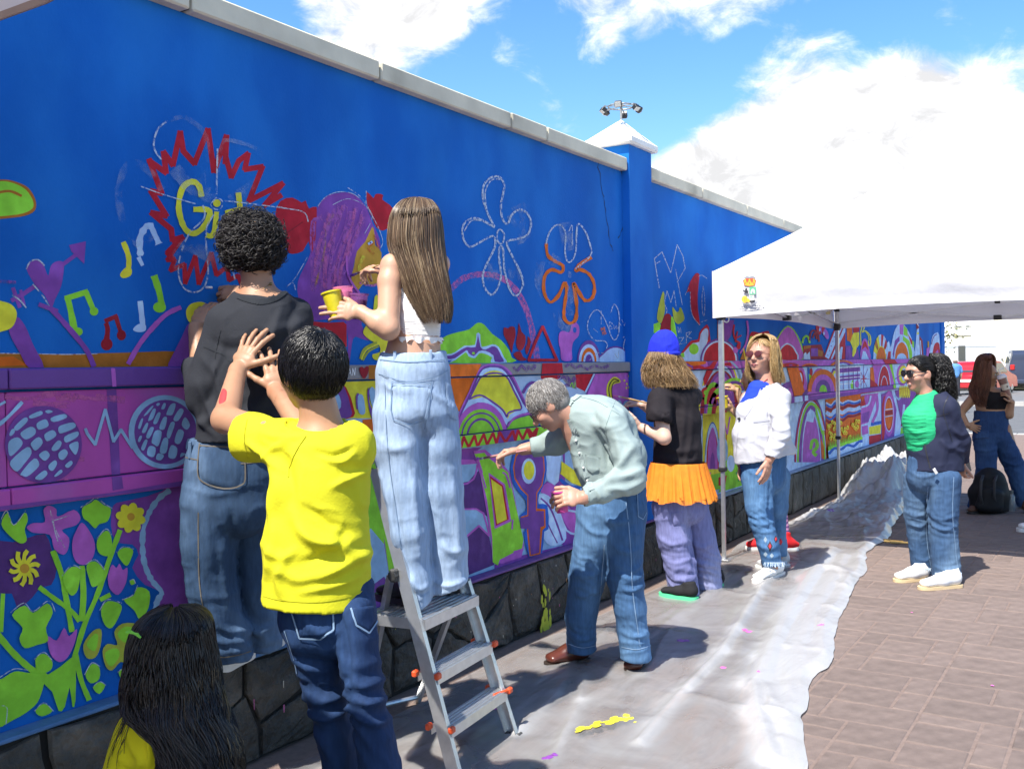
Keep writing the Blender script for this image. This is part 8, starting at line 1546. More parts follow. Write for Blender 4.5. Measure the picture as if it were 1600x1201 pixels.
# ---------------------------------------------------------------- painter in the blue beanie and orange tutu
def beanie():
    d=6.45;c=P(1036,563,d);fw=cdir(-.80,.55,-.12);B=Solid();A,ax=head_solid(B,c,fw,Zv,.98);B.cap(c-Zv*.06,P(1052,608,d),.05,.058)
    B.ecap(P(1056,620,d),P(1060,740,d),(.12,.09),(.12,.10),RT);sh,el,wr=P(1030,625,d-.12),P(1038,684,d-.2),P(1003,668,d-.1);limb(B,[sh,el,wr],(.048,.043,.029));h1=hand_solid(B,wr,cdir(-.92,.2,.25),cdir(-.2,.6,.6),cdir(.1,.3,.9),.95,curl=(.6,.6,.4))
    wr2=P(1003,632,d+.28);limb(B,[P(1060,625,d+.15),P(1030,650,d+.32),wr2],(.046,.042,.028));h2=hand_solid(B,wr2,cdir(-.9,.25,.25),cdir(-.1,.1,-.95),cdir(-.3,-.8,.2),.95,curl=(.7,.7,.4),tout=.4)
    for a,b in ((P(1048,790,d),P(1072,925,d)),(P(1085,790,d+.1),P(1112,908,d+.2))):B.cap(a,b,.07,.045)
    o=person_obj('painter in a royal blue beanie, black T-shirt, orange tulle skirt and lilac trousers',B,.010,SK_P,gnd(1080,925),[(*box_of(h1+[wr],.03),.004),(*box_of(h2+[wr2],.03),.004),(*box_of([c],.12),.006)])
    S=Solid();S.chain([row(1056,604,d,16,.07),row(1058,622,d,31,.105),row(1059,660,d,34,.12),row(1059,700,d,36,.125),row(1059,745,d,40,.13)],RT,.03);S.cap(P(1034,622,d-.1),P(1082,620,d+.1),.068,.068,.04);S.cap(P(1030,625,d-.12),P(1029,650,d-.17),.078,.08,.03).cap(P(1062,628,d+.12),P(1040,645,d+.27),.07,.07,.03)
    S.cutlocal(P(1029,659,d-.18),cdir(-.1,-.1,-1),.12,.05);S.cut(P(1059,731,d),-Zv,.03);S.cutlocal(P(1048,600,d),cdir(-.3,0,1),.1,.03)
    garment('t_shirt',S,.009,cloth('black jersey',(.018,.015,.018)),o,[([(1040,620),(1045,660),(1040,700)],5,.009),([(1070,620),(1068,660),(1062,710)],5,.008),([(1080,640),(1078,690),(1070,725)],5,.008),([(1020,640),(1030,650),(1042,652)],4,.008),([(1035,690),(1060,705),(1090,700)],5,.008),([(1045,715),(1065,722),(1090,718)],4,.007)],.005,(8,8,6),3)
    # tutu: gathered tulle in three loose layers
    Mt=mat('orange tulle',(.86,.26,.015),.8,.1,25,trans=0.,alpha=.74);Fh=nz(np.array([FW[0],FW[1],0]));az=np.linspace(0,2*math.pi,181)
    for L_ in range(3):
        V=[];y0,y1=722,774+3*L_;n=180;rr=np.random.RandomState(L_);ph=rr.uniform(0,6.28,3)
        for r in range(7):
            t=r/6;cc=P(1060+3*t,y0+(y1-y0)*t,d);
            for a in az[:-1]:
                w=(.010*math.sin(a*27+ph[0])+.008*math.sin(a*17+ph[1]+1)+.006*math.sin(a*41+ph[2]))*t**.8;hw=(.168+.045*t+w+.006*L_),(.148+.05*t+w+.006*L_);V.append(cc+RT*math.cos(a)*hw[0]+Fh*math.sin(a)*hw[1]+Zv*(.012*t*math.sin(a*9+ph[1])))
        part('tulle_layer',MB().add(V,[(r*n+i,r*n+(i+1)%n,(r+1)*n+(i+1)%n,(r+1)*n+i) for r in range(6) for i in range(n)]),Mt,o,True)
    J=Solid();J.chain([row(1062,740,d,40,.13),row(1062,790,d,42,.135)],RT,.03);J.chain([row(1045,790,d,25,.11),row(1054,840,d,26,.11),row(1062,880,d,25,.105),row(1071,935,d,23,.10)],RT,.02);J.chain([row(1082,790,d+.1,25,.11),row(1092,840,d+.15,25,.11),row(1101,875,d+.18,24,.105),row(1108,920,d+.2,21,.10)],RT,.02);J.cut(P(1085,926,d+.05),-Zv+.18*RT*0,.03)
    D=denim('faded lilac denim',(.17,.18,.36),(.27,.29,.47),2.5);garment('trousers',J,.009,D,o,[([(1030,840),(1050,850),(1075,845)],4,.008),([(1035,870),(1055,880),(1082,872)],4,.009),([(1045,895),(1065,905),(1090,898)],4,.010),([(1078,845),(1095,855),(1112,850)],4,.008),([(1085,875),(1105,885),(1120,880)],4,.009),([(1075,800),(1080,850),(1088,900)],4,-.010)],.005,(8,8,9),6,stack=[(P(1066,900,6.35),.14,.006,20),(P(1108,890,6.5),.14,.006,20)])
    patch(J,[(1048,800),(1066,798),(1067,818),(1052,822)],D,o,'knee_pocket',.005,sm=1)
    Mg=mat('mint green shoe',(.10,.62,.30),.5,.05);Mk=cloth('black canvas shoe',(.02,.02,.022));shoe(o,'shoe',gnd(1090,940),gnd(1030,930),.098,.08,Mk,Mg,.032,mat('green laces',(.15,.6,.3),.7));shoe(o,'shoe',gnd(1129,919),gnd(1086,913),.098,.08,Mk,Mg,.032,mat('green laces',(.15,.6,.3),.7))
    H=Solid().ell(A(0,-.015,.062),(.092,.106,.10),ax,.02).ell(A(0,-.025,.125),(.068,.075,.055),ax,.05);H.ell(A(0,-.03,.155),(.04,.045,.035),ax,.05);H.cut(A(0,0,.020),ax.T@np.array([0,.05,-1.]));Mb=mat('royal blue knit',(.008,.022,.55),.9,.1,30,.6,160,bdist=.006,stretch=(3,3,.6));garment('beanie',H,.006,Mb,o,[([(1032,517),(1036,528),(1038,540)],3,-.006)],.003,(14,14,10));K=Solid().ell(A(0,-.012,.034),(.098,.112,.034),ax,.01);K.cut(A(0,0,.012),-ax[2]);K.cut(A(0,0,.058),ax[2]);garment('beanie_cuff',K,.005,Mb,o,(),.001)
    rows=[(550,1012,1059,d,.10),(560,1008,1064,d,.115),(575,1004,1072,d,.12),(590,1004,1082,d-.02,.125),(602,1008,1088,d-.03,.12),(608,1012,1090,d-.03,.12)];face=(math.radians(145),.75);M_h=hair_mat('messy dark blonde hair',(.25,.145,.06),(.42,.28,.13),.45);bundle_core(rows,.86,'hair',mat('blonde hair under layer',(.30,.18,.07),.8,.3,60),o,face);strands('hair_strands',bundle(rows,1800,4,face,.016,8.,.88,16,.5,lock=46,clump=.5),.0017,M_h,o,.25)
    seam(Solid().cap(el,wr,.0445,.0305),[(1008,663),(1007,670),(1008,677)],.012,mat('dark bracelet',(.06,.04,.03),.5),o,'bracelet',.002)
    cup('paint_cup','small pink paint cup in the beanie painter\'s lower hand',P(987,672,d-.05),cdir(-.1,0,1),.075,.022,.03,mat('pink cup',(.62,.13,.30),.35,.1,15),mat('pink paint',(.70,.16,.34),.3),.8)
    brush('brush held to the crescent moon by the painter in the blue beanie',onY(957,617,PY-.006),P(1022,632,d+.18),'pnk')
beanie()

# ---------------------------------------------------------------- painter mostly hidden behind the woman in white
def hidden_painter():
    d=8.0;c=P(1177,590,d);fw=cdir(-.9,.4,-.05);B=Solid();A,ax=head_solid(B,c,fw,Zv,.94);B.cap(c-Zv*.05,P(1188,622,d),.045,.05);B.ecap(P(1192,635,d),P(1196,720,d),(.11,.08),(.11,.09),RT)
    wr,wr2=P(1152,610,d-.02),P(1146,641,d-.2);limb(B,[P(1180,636,d-.05),P(1168,650,d-.05),wr],(.042,.038,.026));limb(B,[P(1190,640,d-.15),P(1172,668,d-.22),wr2],(.042,.038,.026))
    h1=hand_solid(B,wr,cdir(-.75,.1,.6),cdir(-.3,.3,-.7),cdir(-.4,-.7,.3),.88,curl=(.7,.7,.4));h2=hand_solid(B,wr2,cdir(-.85,.1,.45),cdir(0,.5,.6),cdir(.2,-.3,.9),.88,curl=(.5,.5,.4))
    for a,b,e in ((P(1190,740,d),P(1200,790,d+.05),P(1200,845,d+.05)),(P(1205,740,d+.1),P(1216,790,d+.1),P(1226,848,d+.05))):limb(B,[a,b,e],(.07,.05,.035))
    o=person_obj('painter in striped leggings and red high-tops half hidden behind the woman in white',B,.010,SK_E,gnd(1212,858),[(*box_of(h1+[wr],.03),.004),(*box_of(h2+[wr2],.03),.004)])
    S=Solid().chain([row(1191,628,d,20,.09),row(1194,660,d,24,.115),row(1196,735,d,26,.12)],RT,.03);garment('t_shirt',S,.011,cloth('dark plum jersey',(.05,.03,.06)),o,(),.004)
    J=Solid().chain([row(1198,730,d+.05,24,.12),row(1198,755,d+.05,24,.115)],RT,.03);J.cap(P(1190,750,d),P(1200,795,d+.05),.085,.062,.02).cap(P(1200,795,d+.05),P(1201,842,d+.05),.062,.045,.02).cap(P(1206,750,d+.1),P(1217,795,d+.1),.085,.062,.02).cap(P(1217,795,d+.1),P(1226,842,d+.05),.062,.047,.02)
    m=mat('striped leggings',(.16,.06,.22),.8);nt=m.node_tree;w=nt.nodes.new('ShaderNodeTexWave');w.bands_direction='Z';w.inputs['Scale'].default_value=9;w.inputs['Distortion'].default_value=2.;r=nt.nodes.new('ShaderNodeValToRGB');r.color_ramp.elements[0].color=(.10,.03,.16,1);r.color_ramp.elements[1].color=(.50,.25,.42,1);tc=nt.nodes.new('ShaderNodeTexCoord');nt.links.new(tc.outputs['Object'],w.inputs[0]);nt.links.new(w.outputs[0],r.inputs[0]);nt.links.new(r.outputs[0],nt.nodes['Principled BSDF'].inputs['Base Color']);garment('leggings',J,.011,m,o,(),.003)
    Mr=cloth('red canvas shoe',(.55,.02,.025));shoe(o,'shoe',gnd(1206,858),gnd(1164,859),.095,.10,Mr,M_sole,.03,M_lace,ankle=.09);shoe(o,'shoe',gnd(1224,861),gnd(1246,858),.095,.10,Mr,M_sole,.03,M_lace,ankle=.09)
    rows=[(564,1170,1186,d,.06),(572,1166,1192,d,.09),(590,1166,1197,d,.10),(612,1172,1200,d,.09)];strands('hair',bundle(rows,260,3,(math.radians(160),.7),.01,6.,.6,12,.3),.004,hair_mat('dark curls',(.03,.02,.015),(.06,.04,.03)),o)
    brush('brush in the raised hand of the half-hidden painter',onY(1127,603,PY-.006),P(1160,602,d-.08),'yel');cup('paint_cup','yellow paint tub in the half-hidden painter\'s lower hand',P(1132,637,d-.2),cdir(-.2,0,1),.09,.03,.045,mat('yellow tub',(.62,.48,.02),.4,.2,15),mat('yellow paint',(.66,.56,.02),.3),.8)
hidden_painter()

# ---------------------------------------------------------------- woman in the white jacket
def white_woman():
    d=7.0;c=P(1189,557,d);fw=cdir(-.66,-.72,.12);B=Solid();A,ax=head_solid(B,c,fw,Zv,1.02,female=True);B.cap(c-Zv*.06-ax[1]*.02,P(1197,606,d),.055,.068,.03);B.ecap(P(1195,618,d),P(1195,710,d),(.12,.09),(.13,.12),RT)
    sh,el,wr=P(1218,622,d-.10),P(1220,678,d-.22),P(1202,718,d-.26);limb(B,[sh,el,wr],(.05,.043,.030));h1=hand_solid(B,wr,cdir(-.22,-.1,-.97),cdir(-.6,.75,.1),cdir(-.6,-.65,-.2),.98,curl=(.18,.25,.2),spread=.06,thumb=(.1,.1,.1),tout=.4);limb(B,[P(1168,622,d+.12),P(1160,680,d+.15),P(1158,725,d+.1)],(.05,.043,.03));h2=hand_solid(B,P(1158,725,d+.1),cdir(.1,0,-1),cdir(.6,-.75,.1),cdir(-.6,-.6,0),.95)
    for a,b,e in ((P(1183,735,d-.02),P(1188,810,d-.06),P(1208,885,d-.08)),(P(1207,735,d+.12),P(1208,815,d+.2),P(1216,878,d+.3))):limb(B,[a,b,e],(.09,.058,.036))
    o=person_obj('blonde woman in tinted glasses, white linen jacket over a blue top and skinny jeans',B,.009,SK_C,gnd(1203,905),[(*box_of(h1+[wr],.03),.0035),(*box_of([c],.13),.004)])
    face_parts(A,ax,1.02,o,lips=(.40,.13,.12));glasses(A,ax,1.02,o,'red')
    part('earring',MB().ball(A(.078,-.008,-.052),.008,8).ball(A(-.078,-.008,-.052),.008,8),mat('pearl',(.75,.7,.65),.2),o,True);
    T=Solid();T.chain([row(1192,612,d,24,.09),row(1183,640,d,27,.10),row(1182,670,d,32,.102),row(1184,700,d,32,.10),row(1188,728,d,30,.10)],RT,.03);T.cutlocal(P(1186,598,d-.1),cdir(-.35,-.5,.8),.13,.02);garment('blue_top',T,.009,cloth('cobalt jersey',(.02,.055,.42)),o,(),.003)
    S=Solid();S.chain([row(1199,606,d,20,.085),row(1201,624,d,30,.115),row(1192,650,d-.01,40,.14),row(1188,680,d-.01,42,.145),row(1190,705,d-.01,41,.145),row(1194,735,d-.01,45,.155)],RT,.03);S.cap(P(1176,625,d+.1),P(1219,622,d-.1),.07,.075,.04);S.cap(P(1217,625,d-.10),P(1220,676,d-.22),.072,.062,.012).cap(P(1220,676,d-.22),P(1204,716,d-.26),.062,.05,.012);S.cap(P(1172,628,d+.13),P(1160,685,d+.15),.07,.06,.03)
    S.ecap(P(1222,690,d+.05),P(1236,716,d+.06),(.05,.09),(.055,.10),RT,.04)
    S.ecap(P(1170,596,d-.14),P(1150,640,d-.20),(.055,.14),(.058,.14),RT,.006,True).ecap(P(1150,640,d-.20),P(1141,664,d-.18),(.058,.14),(.04,.14),RT,.006,True).ecap(P(1141,664,d-.18),P(1138,700,d-.16),(.04,.12),(.03,.12),RT,.006,True)
    S.cutlocal(P(1204,713,d-.26),cdir(-.3,0,-1),.1,.03);S.cut(P(1193,716,d),nz(-Zv+.18*RT),.05);S.cutlocal(P(1196,598,d),cdir(-.2,-.2,1),.10,.03)
    M=cloth('white linen',(.52,.52,.56),.8)
    garment('jacket',S,.0065,M,o,[([(1200,610),(1205,640),(1200,670)],4,.007),([(1195,640),(1215,650),(1232,645)],4,.008),([(1205,665),(1220,672),(1235,668)],4,.010),([(1205,680),(1220,686),(1236,680)],4,.010),([(1200,695),(1212,700),(1228,695)],4,.009),([(1170,650),(1165,680),(1168,710)],4,.006),([(1180,690),(1195,700),(1198,715)],4,.006),([(1235,690),(1240,705),(1243,720)],4,.008),([(1208,620),(1203,650),(1206,690)],4,-.010)],.004,(8,8,8),4)
    ds=cloth('jacket edge',(.42,.42,.46));seam(S,[(1190,603),(1183,622),(1174,638),(1163,654)],.006,ds,o,'lapel',.004);seam(S,[(1177,659),(1190,658),(1203,656)],.010,ds,o,'pocket_flap',.004);seam(S,[(1206,612),(1200,630),(1199,650)],.004,ds,o,'sleeve_seam',.003);p_,n_,k_=S.surf(1156,654);part('button',MB().ball(p_[0]+n_[0]*.008,.011,10),M_blk,o,True);seam(S,[(1155,660),(1152,690),(1150,712)],.006,ds,o,'front_edge',.002)
    q=MB();pts,n_,ok=B.surf(*np.array([(1180,590),(1185,596),(1192,598),(1199,592)]).T);part('necklace',q.tube(list(pts+n_*.004),.003,6),mat('red cord',(.4,.02,.03),.5),o,True)
    J=Solid();J.chain([row(1192,712,d,36,.135),row(1193,745,d,34,.135)],RT,.03);J.chain([row(1184,745,d-.02,25,.115),row(1186,790,d-.04,21,.10),row(1190,815,d-.06,18.5,.085),row(1200,850,d-.08,16,.075),row(1209,893,d-.08,14.5,.06)],RT,.02);J.chain([row(1212,745,d+.1,22,.115),row(1212,790,d+.16,18,.10),row(1211,815,d+.2,16,.08),row(1215,850,d+.26,14,.07),row(1217,890,d+.3,13,.06)],RT,.02);J.cut(P(1212,880,d),-Zv,.02)
    D=denim('stretch blue denim',(.05,.125,.26),(.13,.25,.42),2.8);garment('jeans',J,.0075,D,o,[([(1165,730),(1185,742),(1210,735)],3,.005),([(1168,800),(1185,808),(1205,802)],3,.006),([(1172,812),(1190,820),(1208,815)],3,.006),([(1178,825),(1195,832),(1212,827)],3,.006),([(1205,740),(1203,780),(1204,830)],3,-.008),([(1185,850),(1200,858),(1214,852)],3,.005),([(1190,865),(1204,871),(1220,866)],3,.005)],.003,(10,10,14),3,stack=[(P(1190,815,6.85),.1,.004,26)])
    for x,y,w,h,mn in ((1203,853,5,10,'cr'),(1203,853,3,6,'r'),(1212,842,3.5,7,'cr'),(1212,842,2.2,4.5,'r'),(1220,846,3,7,'r'),(1196,866,4,5,'b'),(1206,868,4,5,'b'),(1196,843,3.5,6,'b')):patch(J,[(x,y-h),(x+w,y),(x,y+h),(x-w,y)],{'cr':mat('black embroidery',(.03,.02,.02),.8),'r':mat('red embroidery',(.5,.02,.04),.7),'b':mat('grey blue embroidery',(.25,.32,.38),.7)}[mn],o,'embroidery',.003+.0015*(mn =='r'),3,sm=1)
    q=MB();rr=random.Random(4)
    for x0,x1,y,dd in ((1195,1225,881,-.16),(1205,1230,879,.22)):
        for k in range(34):a=P(x0+(x1-x0)*k/33+rr.uniform(-.5,.5),y-3,d+dd-.02);q.tube([a,a+cdir(rr.uniform(-.5,.5),rr.uniform(-.5,.2),-1)*rr.uniform(.018,.045)],.0022,3)
    part('frayed_hem',q,mat('frayed denim threads',(.45,.55,.66),.9),o,kind='stuff')
    Mw=mat('white leather',(.78,.78,.77),.45,.04,10);Mg=mat('pale grey leather',(.45,.45,.46),.5,.04,10);shoe(o,'shoe',gnd(1222,897),gnd(1178,913),.10,.085,Mw,M_sole,.03,M_lace);shoe(o,'shoe',gnd(1233,885),gnd(1180,889),.10,.085,Mg,M_sole,.03,M_lace)
    rows=[(522,1190,1196,d+.02,.01),(524,1182,1204,d+.02,.05),(529,1175,1212,d+.02,.10),(540,1170,1215,d+.02,.11),(555,1169,1217,d+.03,.115),(575,1168,1219,d+.03,.115),(590,1170,1223,d+.03,.105),(599,1178,1225,d+.03,.09)];face=(math.radians(229),.98);M_h=hair_mat('honey blonde hair',(.42,.26,.10),(.62,.44,.22),.42);bundle_core(rows,.84,'hair',mat('blonde hair under layer',(.30,.18,.07),.8,.3,60),o,face);strands('hair_strands',bundle(rows,2000,4,face,.010,7.,.88,16,.3,lock=50,clump=.6),.0016,M_h,o,.3)
    cap_hair('hair_strands',A,ax,1.02,M_h,o,500,9,(.04,.07),(.01,.03,.11),.006,.0022,1.08,.045,.075,jit=.15)
white_woman()

# ---------------------------------------------------------------- woman in the navy jacket
def navy_woman():
    d=6.72;c=P(1437,583,d);fw=cdir(-.96,-.22,-.06);B=Solid();A,ax=head_solid(B,c,fw,Zv,1.0,1.05);B.cap(c-Zv*.06-ax[1]*.015,P(1450,632,d),.05,.06,.03);B.ecap(P(1456,640,d),P(1462,720,d),(.11,.09),(.12,.11),RT)
    sh,el,wr=P(1478,643,d-.08),P(1502,690,d-.03),P(1502,722,d+.1);limb(B,[sh,el,wr],(.040,.038,.029));h1=hand_solid(B,wr,cdir(.15,.35,-.92),cdir(.8,.3,.1),cdir(-.4,-.5,-.1),.92,curl=(.5,.6,.4));limb(B,[P(1448,643,d+.12),P(1484,695,d+.18),P(1500,716,d+.22)],(.04,.036,.029));h2=hand_solid(B,P(1500,716,d+.22),cdir(.15,.1,-.95),cdir(.7,-.5,.1),cdir(.4,.5,-.1),.92,curl=(.5,.6,.4))
    for a,b,e in ((P(1441,740,d+.05),P(1435,820,d+.11),P(1442,890,d+.14)),(P(1472,740,d-.05),P(1472,815,d-.07),P(1480,903,d-.07))):limb(B,[a,b,e],(.07,.044,.03))
    o=person_obj('smiling woman with black ponytail, sunglasses, navy jacket, green top and jeans',B,.009,SK_C,gnd(1452,914),[(*box_of(h1+[wr],.03),.004),(*box_of([c],.13),.004)])
    face_parts(A,ax,1.,o,lips=(.38,.13,.12),teeth=True);glasses(A,ax,1.,o,'sun')
    T=Solid();T.chain([row(1450,626,d,20,.08),row(1448,642,d,26,.10),row(1442,658,d-.01,30,.115),row(1443,672,d-.01,28,.115),row(1447,690,d,27,.105),row(1449,715,d,28,.11)],RT,.025);T.cut(P(1446,710,d),-Zv,.02);T.cutlocal(P(1444,614,d-.03),cdir(-.3,-.2,.95),.12,.02)
    m=mat('emerald knit',(.012,.40,.16),.8,.06,12,.5,60,stretch=(.2,.2,3),bdist=.006);garment('knit_top',T,.0075,m,o,[([(1418,668),(1432,676),(1450,672)],3,.006),([(1420,690),(1434,694),(1450,690)],3,.006),([(1420,700),(1436,704),(1450,700)],3,.005)],.003,(8,8,26),2)
    for k in range(11):seam(T,[(1411,648+k*5.6),(1428,650+k*5.6),(1447,648+k*5.6)],.006,m,o,'knit_ridge',.0025)
    S=Solid();S.chain([row(1462,622,d,20,.08),row(1466,640,d,31,.11),row(1462,665,d,39,.13),row(1462,700,d,40,.13),row(1462,750,d,44,.135)],RT,.03);S.cap(P(1447,640,d+.12),P(1479,634,d-.08),.062,.062,.05);S.cap(P(1481,640,d-.09),P(1503,690,d-.04),.058,.055,.03).cap(P(1503,690,d-.04),P(1502,724,d+.10),.056,.045,.02).cap(P(1446,642,d+.12),P(1484,695,d+.18),.06,.05,.03)
    S.ecap(P(1440,602,d-.16),P(1428,640,d-.22),(.06,.2),(.085,.2),RT,.005,True).ecap(P(1428,640,d-.22),P(1420,700,d-.2),(.085,.2),(.10,.2),RT,.005,True).ecap(P(1420,700,d-.2),P(1426,770,d-.2),(.10,.2),(.115,.2),RT,.005,True)
    S.cut(P(1464,735,d),nz(-Zv-.02*RT-.0*FW),.05);S.cutlocal(P(1503,719,d+.1),cdir(0,.3,-1),.08,.03);S.cutlocal(P(1456,614,d),cdir(-.25,-.1,1),.10,.03)
    N_=cloth('navy jacket cloth',(.020,.024,.052),.75);garment('jacket',S,.008,N_,o,[([(1478,630),(1486,665),(1492,700)],4,-.008),([(1470,690),(1485,700),(1500,690)],4,.009),([(1488,670),(1500,680),(1512,676)],4,.009),([(1465,660),(1475,700),(1470,730)],5,.007),([(1490,700),(1502,706),(1512,702)],3,.008)],.004,(7,7,7),5)
    seam(S,[(1449,652),(1466,650),(1484,645)],.004,M_blk,o,'chest_seam',.003);seam(S,[(1482,618),(1474,640),(1480,665),(1488,690)],.004,M_blk,o,'sleeve_seam',.003);seam(S,[(1456,614),(1448,640),(1444,670),(1446,700),(1454,732)],.008,M_blk,o,'zip_edge',.004);p_,n_,k_=S.surf(1459,734);part('zip_pull',MB().bar(P(1459,732,d-.17),P(1464,740,d-.17),.02,.006,RT,bev=.002),mat('bright zip',(.75,.75,.75),.25,metal=.6),o)
    J=Solid();J.chain([row(1458,715,d,38,.115),row(1457,745,d,40,.12)],RT,.03);J.chain([row(1437,750,d+.07,24,.10),row(1433,800,d+.10,20,.088),row(1436,830,d+.12,18.5,.082),row(1442,893,d+.14,16,.078)],RT,.008);J.chain([row(1476,750,d-.06,25,.10),row(1473,800,d-.07,23,.09),row(1474,830,d-.07,21.5,.086),row(1480,912,d-.07,21,.09)],RT,.008);J.cut(P(1460,898,d+.05),nz(-Zv+.14*RT),.03)
    D=denim('mid wash denim',(.04,.085,.17),(.13,.21,.31),2.6);garment('jeans',J,.0078,D,o,[([(1420,735),(1440,745),(1470,738)],3,.006),([(1455,750),(1450,790),(1452,840)],4,-.010),([(1415,800),(1432,806),(1450,800)],3,.007),([(1418,815),(1434,822),(1452,816)],3,.007),([(1452,805),(1472,812),(1492,806)],3,.007),([(1455,820),(1474,828),(1494,822)],3,.008),([(1430,870),(1444,876),(1456,870)],3,.006),([(1462,885),(1480,891),(1500,885)],3,.006)],.0035,(9,9,12),3,stack=[(P(1474,820,6.6),.11,.004,24),(P(1436,815,6.7),.11,.004,24)])
    seam(J,[(1490,745),(1488,800),(1492,850),(1496,890)],.004,M_stitchl,o,'side_seam',.003);seam(J,[(1450,760),(1447,830),(1454,885)],.004,M_stitchl,o,'inseam',.003)
    q=MB();rr=random.Random(6)
    for x0,x1,y,dd in ((1461,1502,896,-.14),(1428,1458,889,.04)):
        for k in range(30):a=P(x0+(x1-x0)*k/29,y-2,d+dd);q.tube([a,a+cdir(rr.uniform(-.4,.4),rr.uniform(-.4,.2),-1)*rr.uniform(.008,.025)],.002,3)
    part('frayed_hem',q,MATS['frayed denim threads'],o,kind='stuff')
    Mw=mat('white mesh trainer',(.74,.74,.73),.6,.06,25);Ms=mat('cream gum sole',(.62,.47,.27),.6);shoe(o,'shoe',gnd(1450,905),gnd(1396,909),.10,.10,Mw,Ms,.022,M_lace);shoe(o,'shoe',gnd(1502,916),gnd(1434,921),.10,.105,Mw,Ms,.022,M_lace)
    M_h=hair_mat('glossy black hair',(.010,.009,.009),(.024,.021,.020),.28);skull_cap('hair',A,ax,1.,mat('hair under layer',(.008,.007,.006),.9,.3,60,spec=.1),o,1.05,-.01,.062,(0,1,-.35));cap_hair('hair_strands',A,ax,1.,M_h,o,1100,3,(.05,.09),(0,.09,.05),.003,.0016,1.055,.0,.08,flow=lambda p:(0,-1,.1),jit=.06)
    rows=[(552,1452,1470,d+.02,.03),(560,1452,1482,d+.02,.055),(580,1452,1488,d+.02,.07),(605,1456,1491,d+.02,.07),(625,1466,1492,d+.03,.06),(640,1476,1494,d+.04,.045)];bundle_core(rows,.75,'ponytail',MATS['hair under layer'],o);strands('ponytail_curls',bundle(rows,1000,6,None,.015,34.,.6,30,.35,lock=90,clump=.35),.0018,M_h,o,.35)
    ph=thing('phone','dark phone case held behind the back of the woman in the navy jacket','phone',P(1509,722,d+.12));part('phone_case',MB().box(P(1509,722,d+.12),(.075,.012,.15),ax=np.array([cdir(.8,.5,.3),cdir(.5,-.8,0),cdir(-.25,-.1,.95)]),bev=.004),M_blk,ph);part('screen',MB().box(P(1509,722,d+.112),(.066,.004,.135),ax=np.array([cdir(.8,.5,.3),cdir(.5,-.8,0),cdir(-.25,-.1,.95)])),M_wind,ph)
navy_woman()

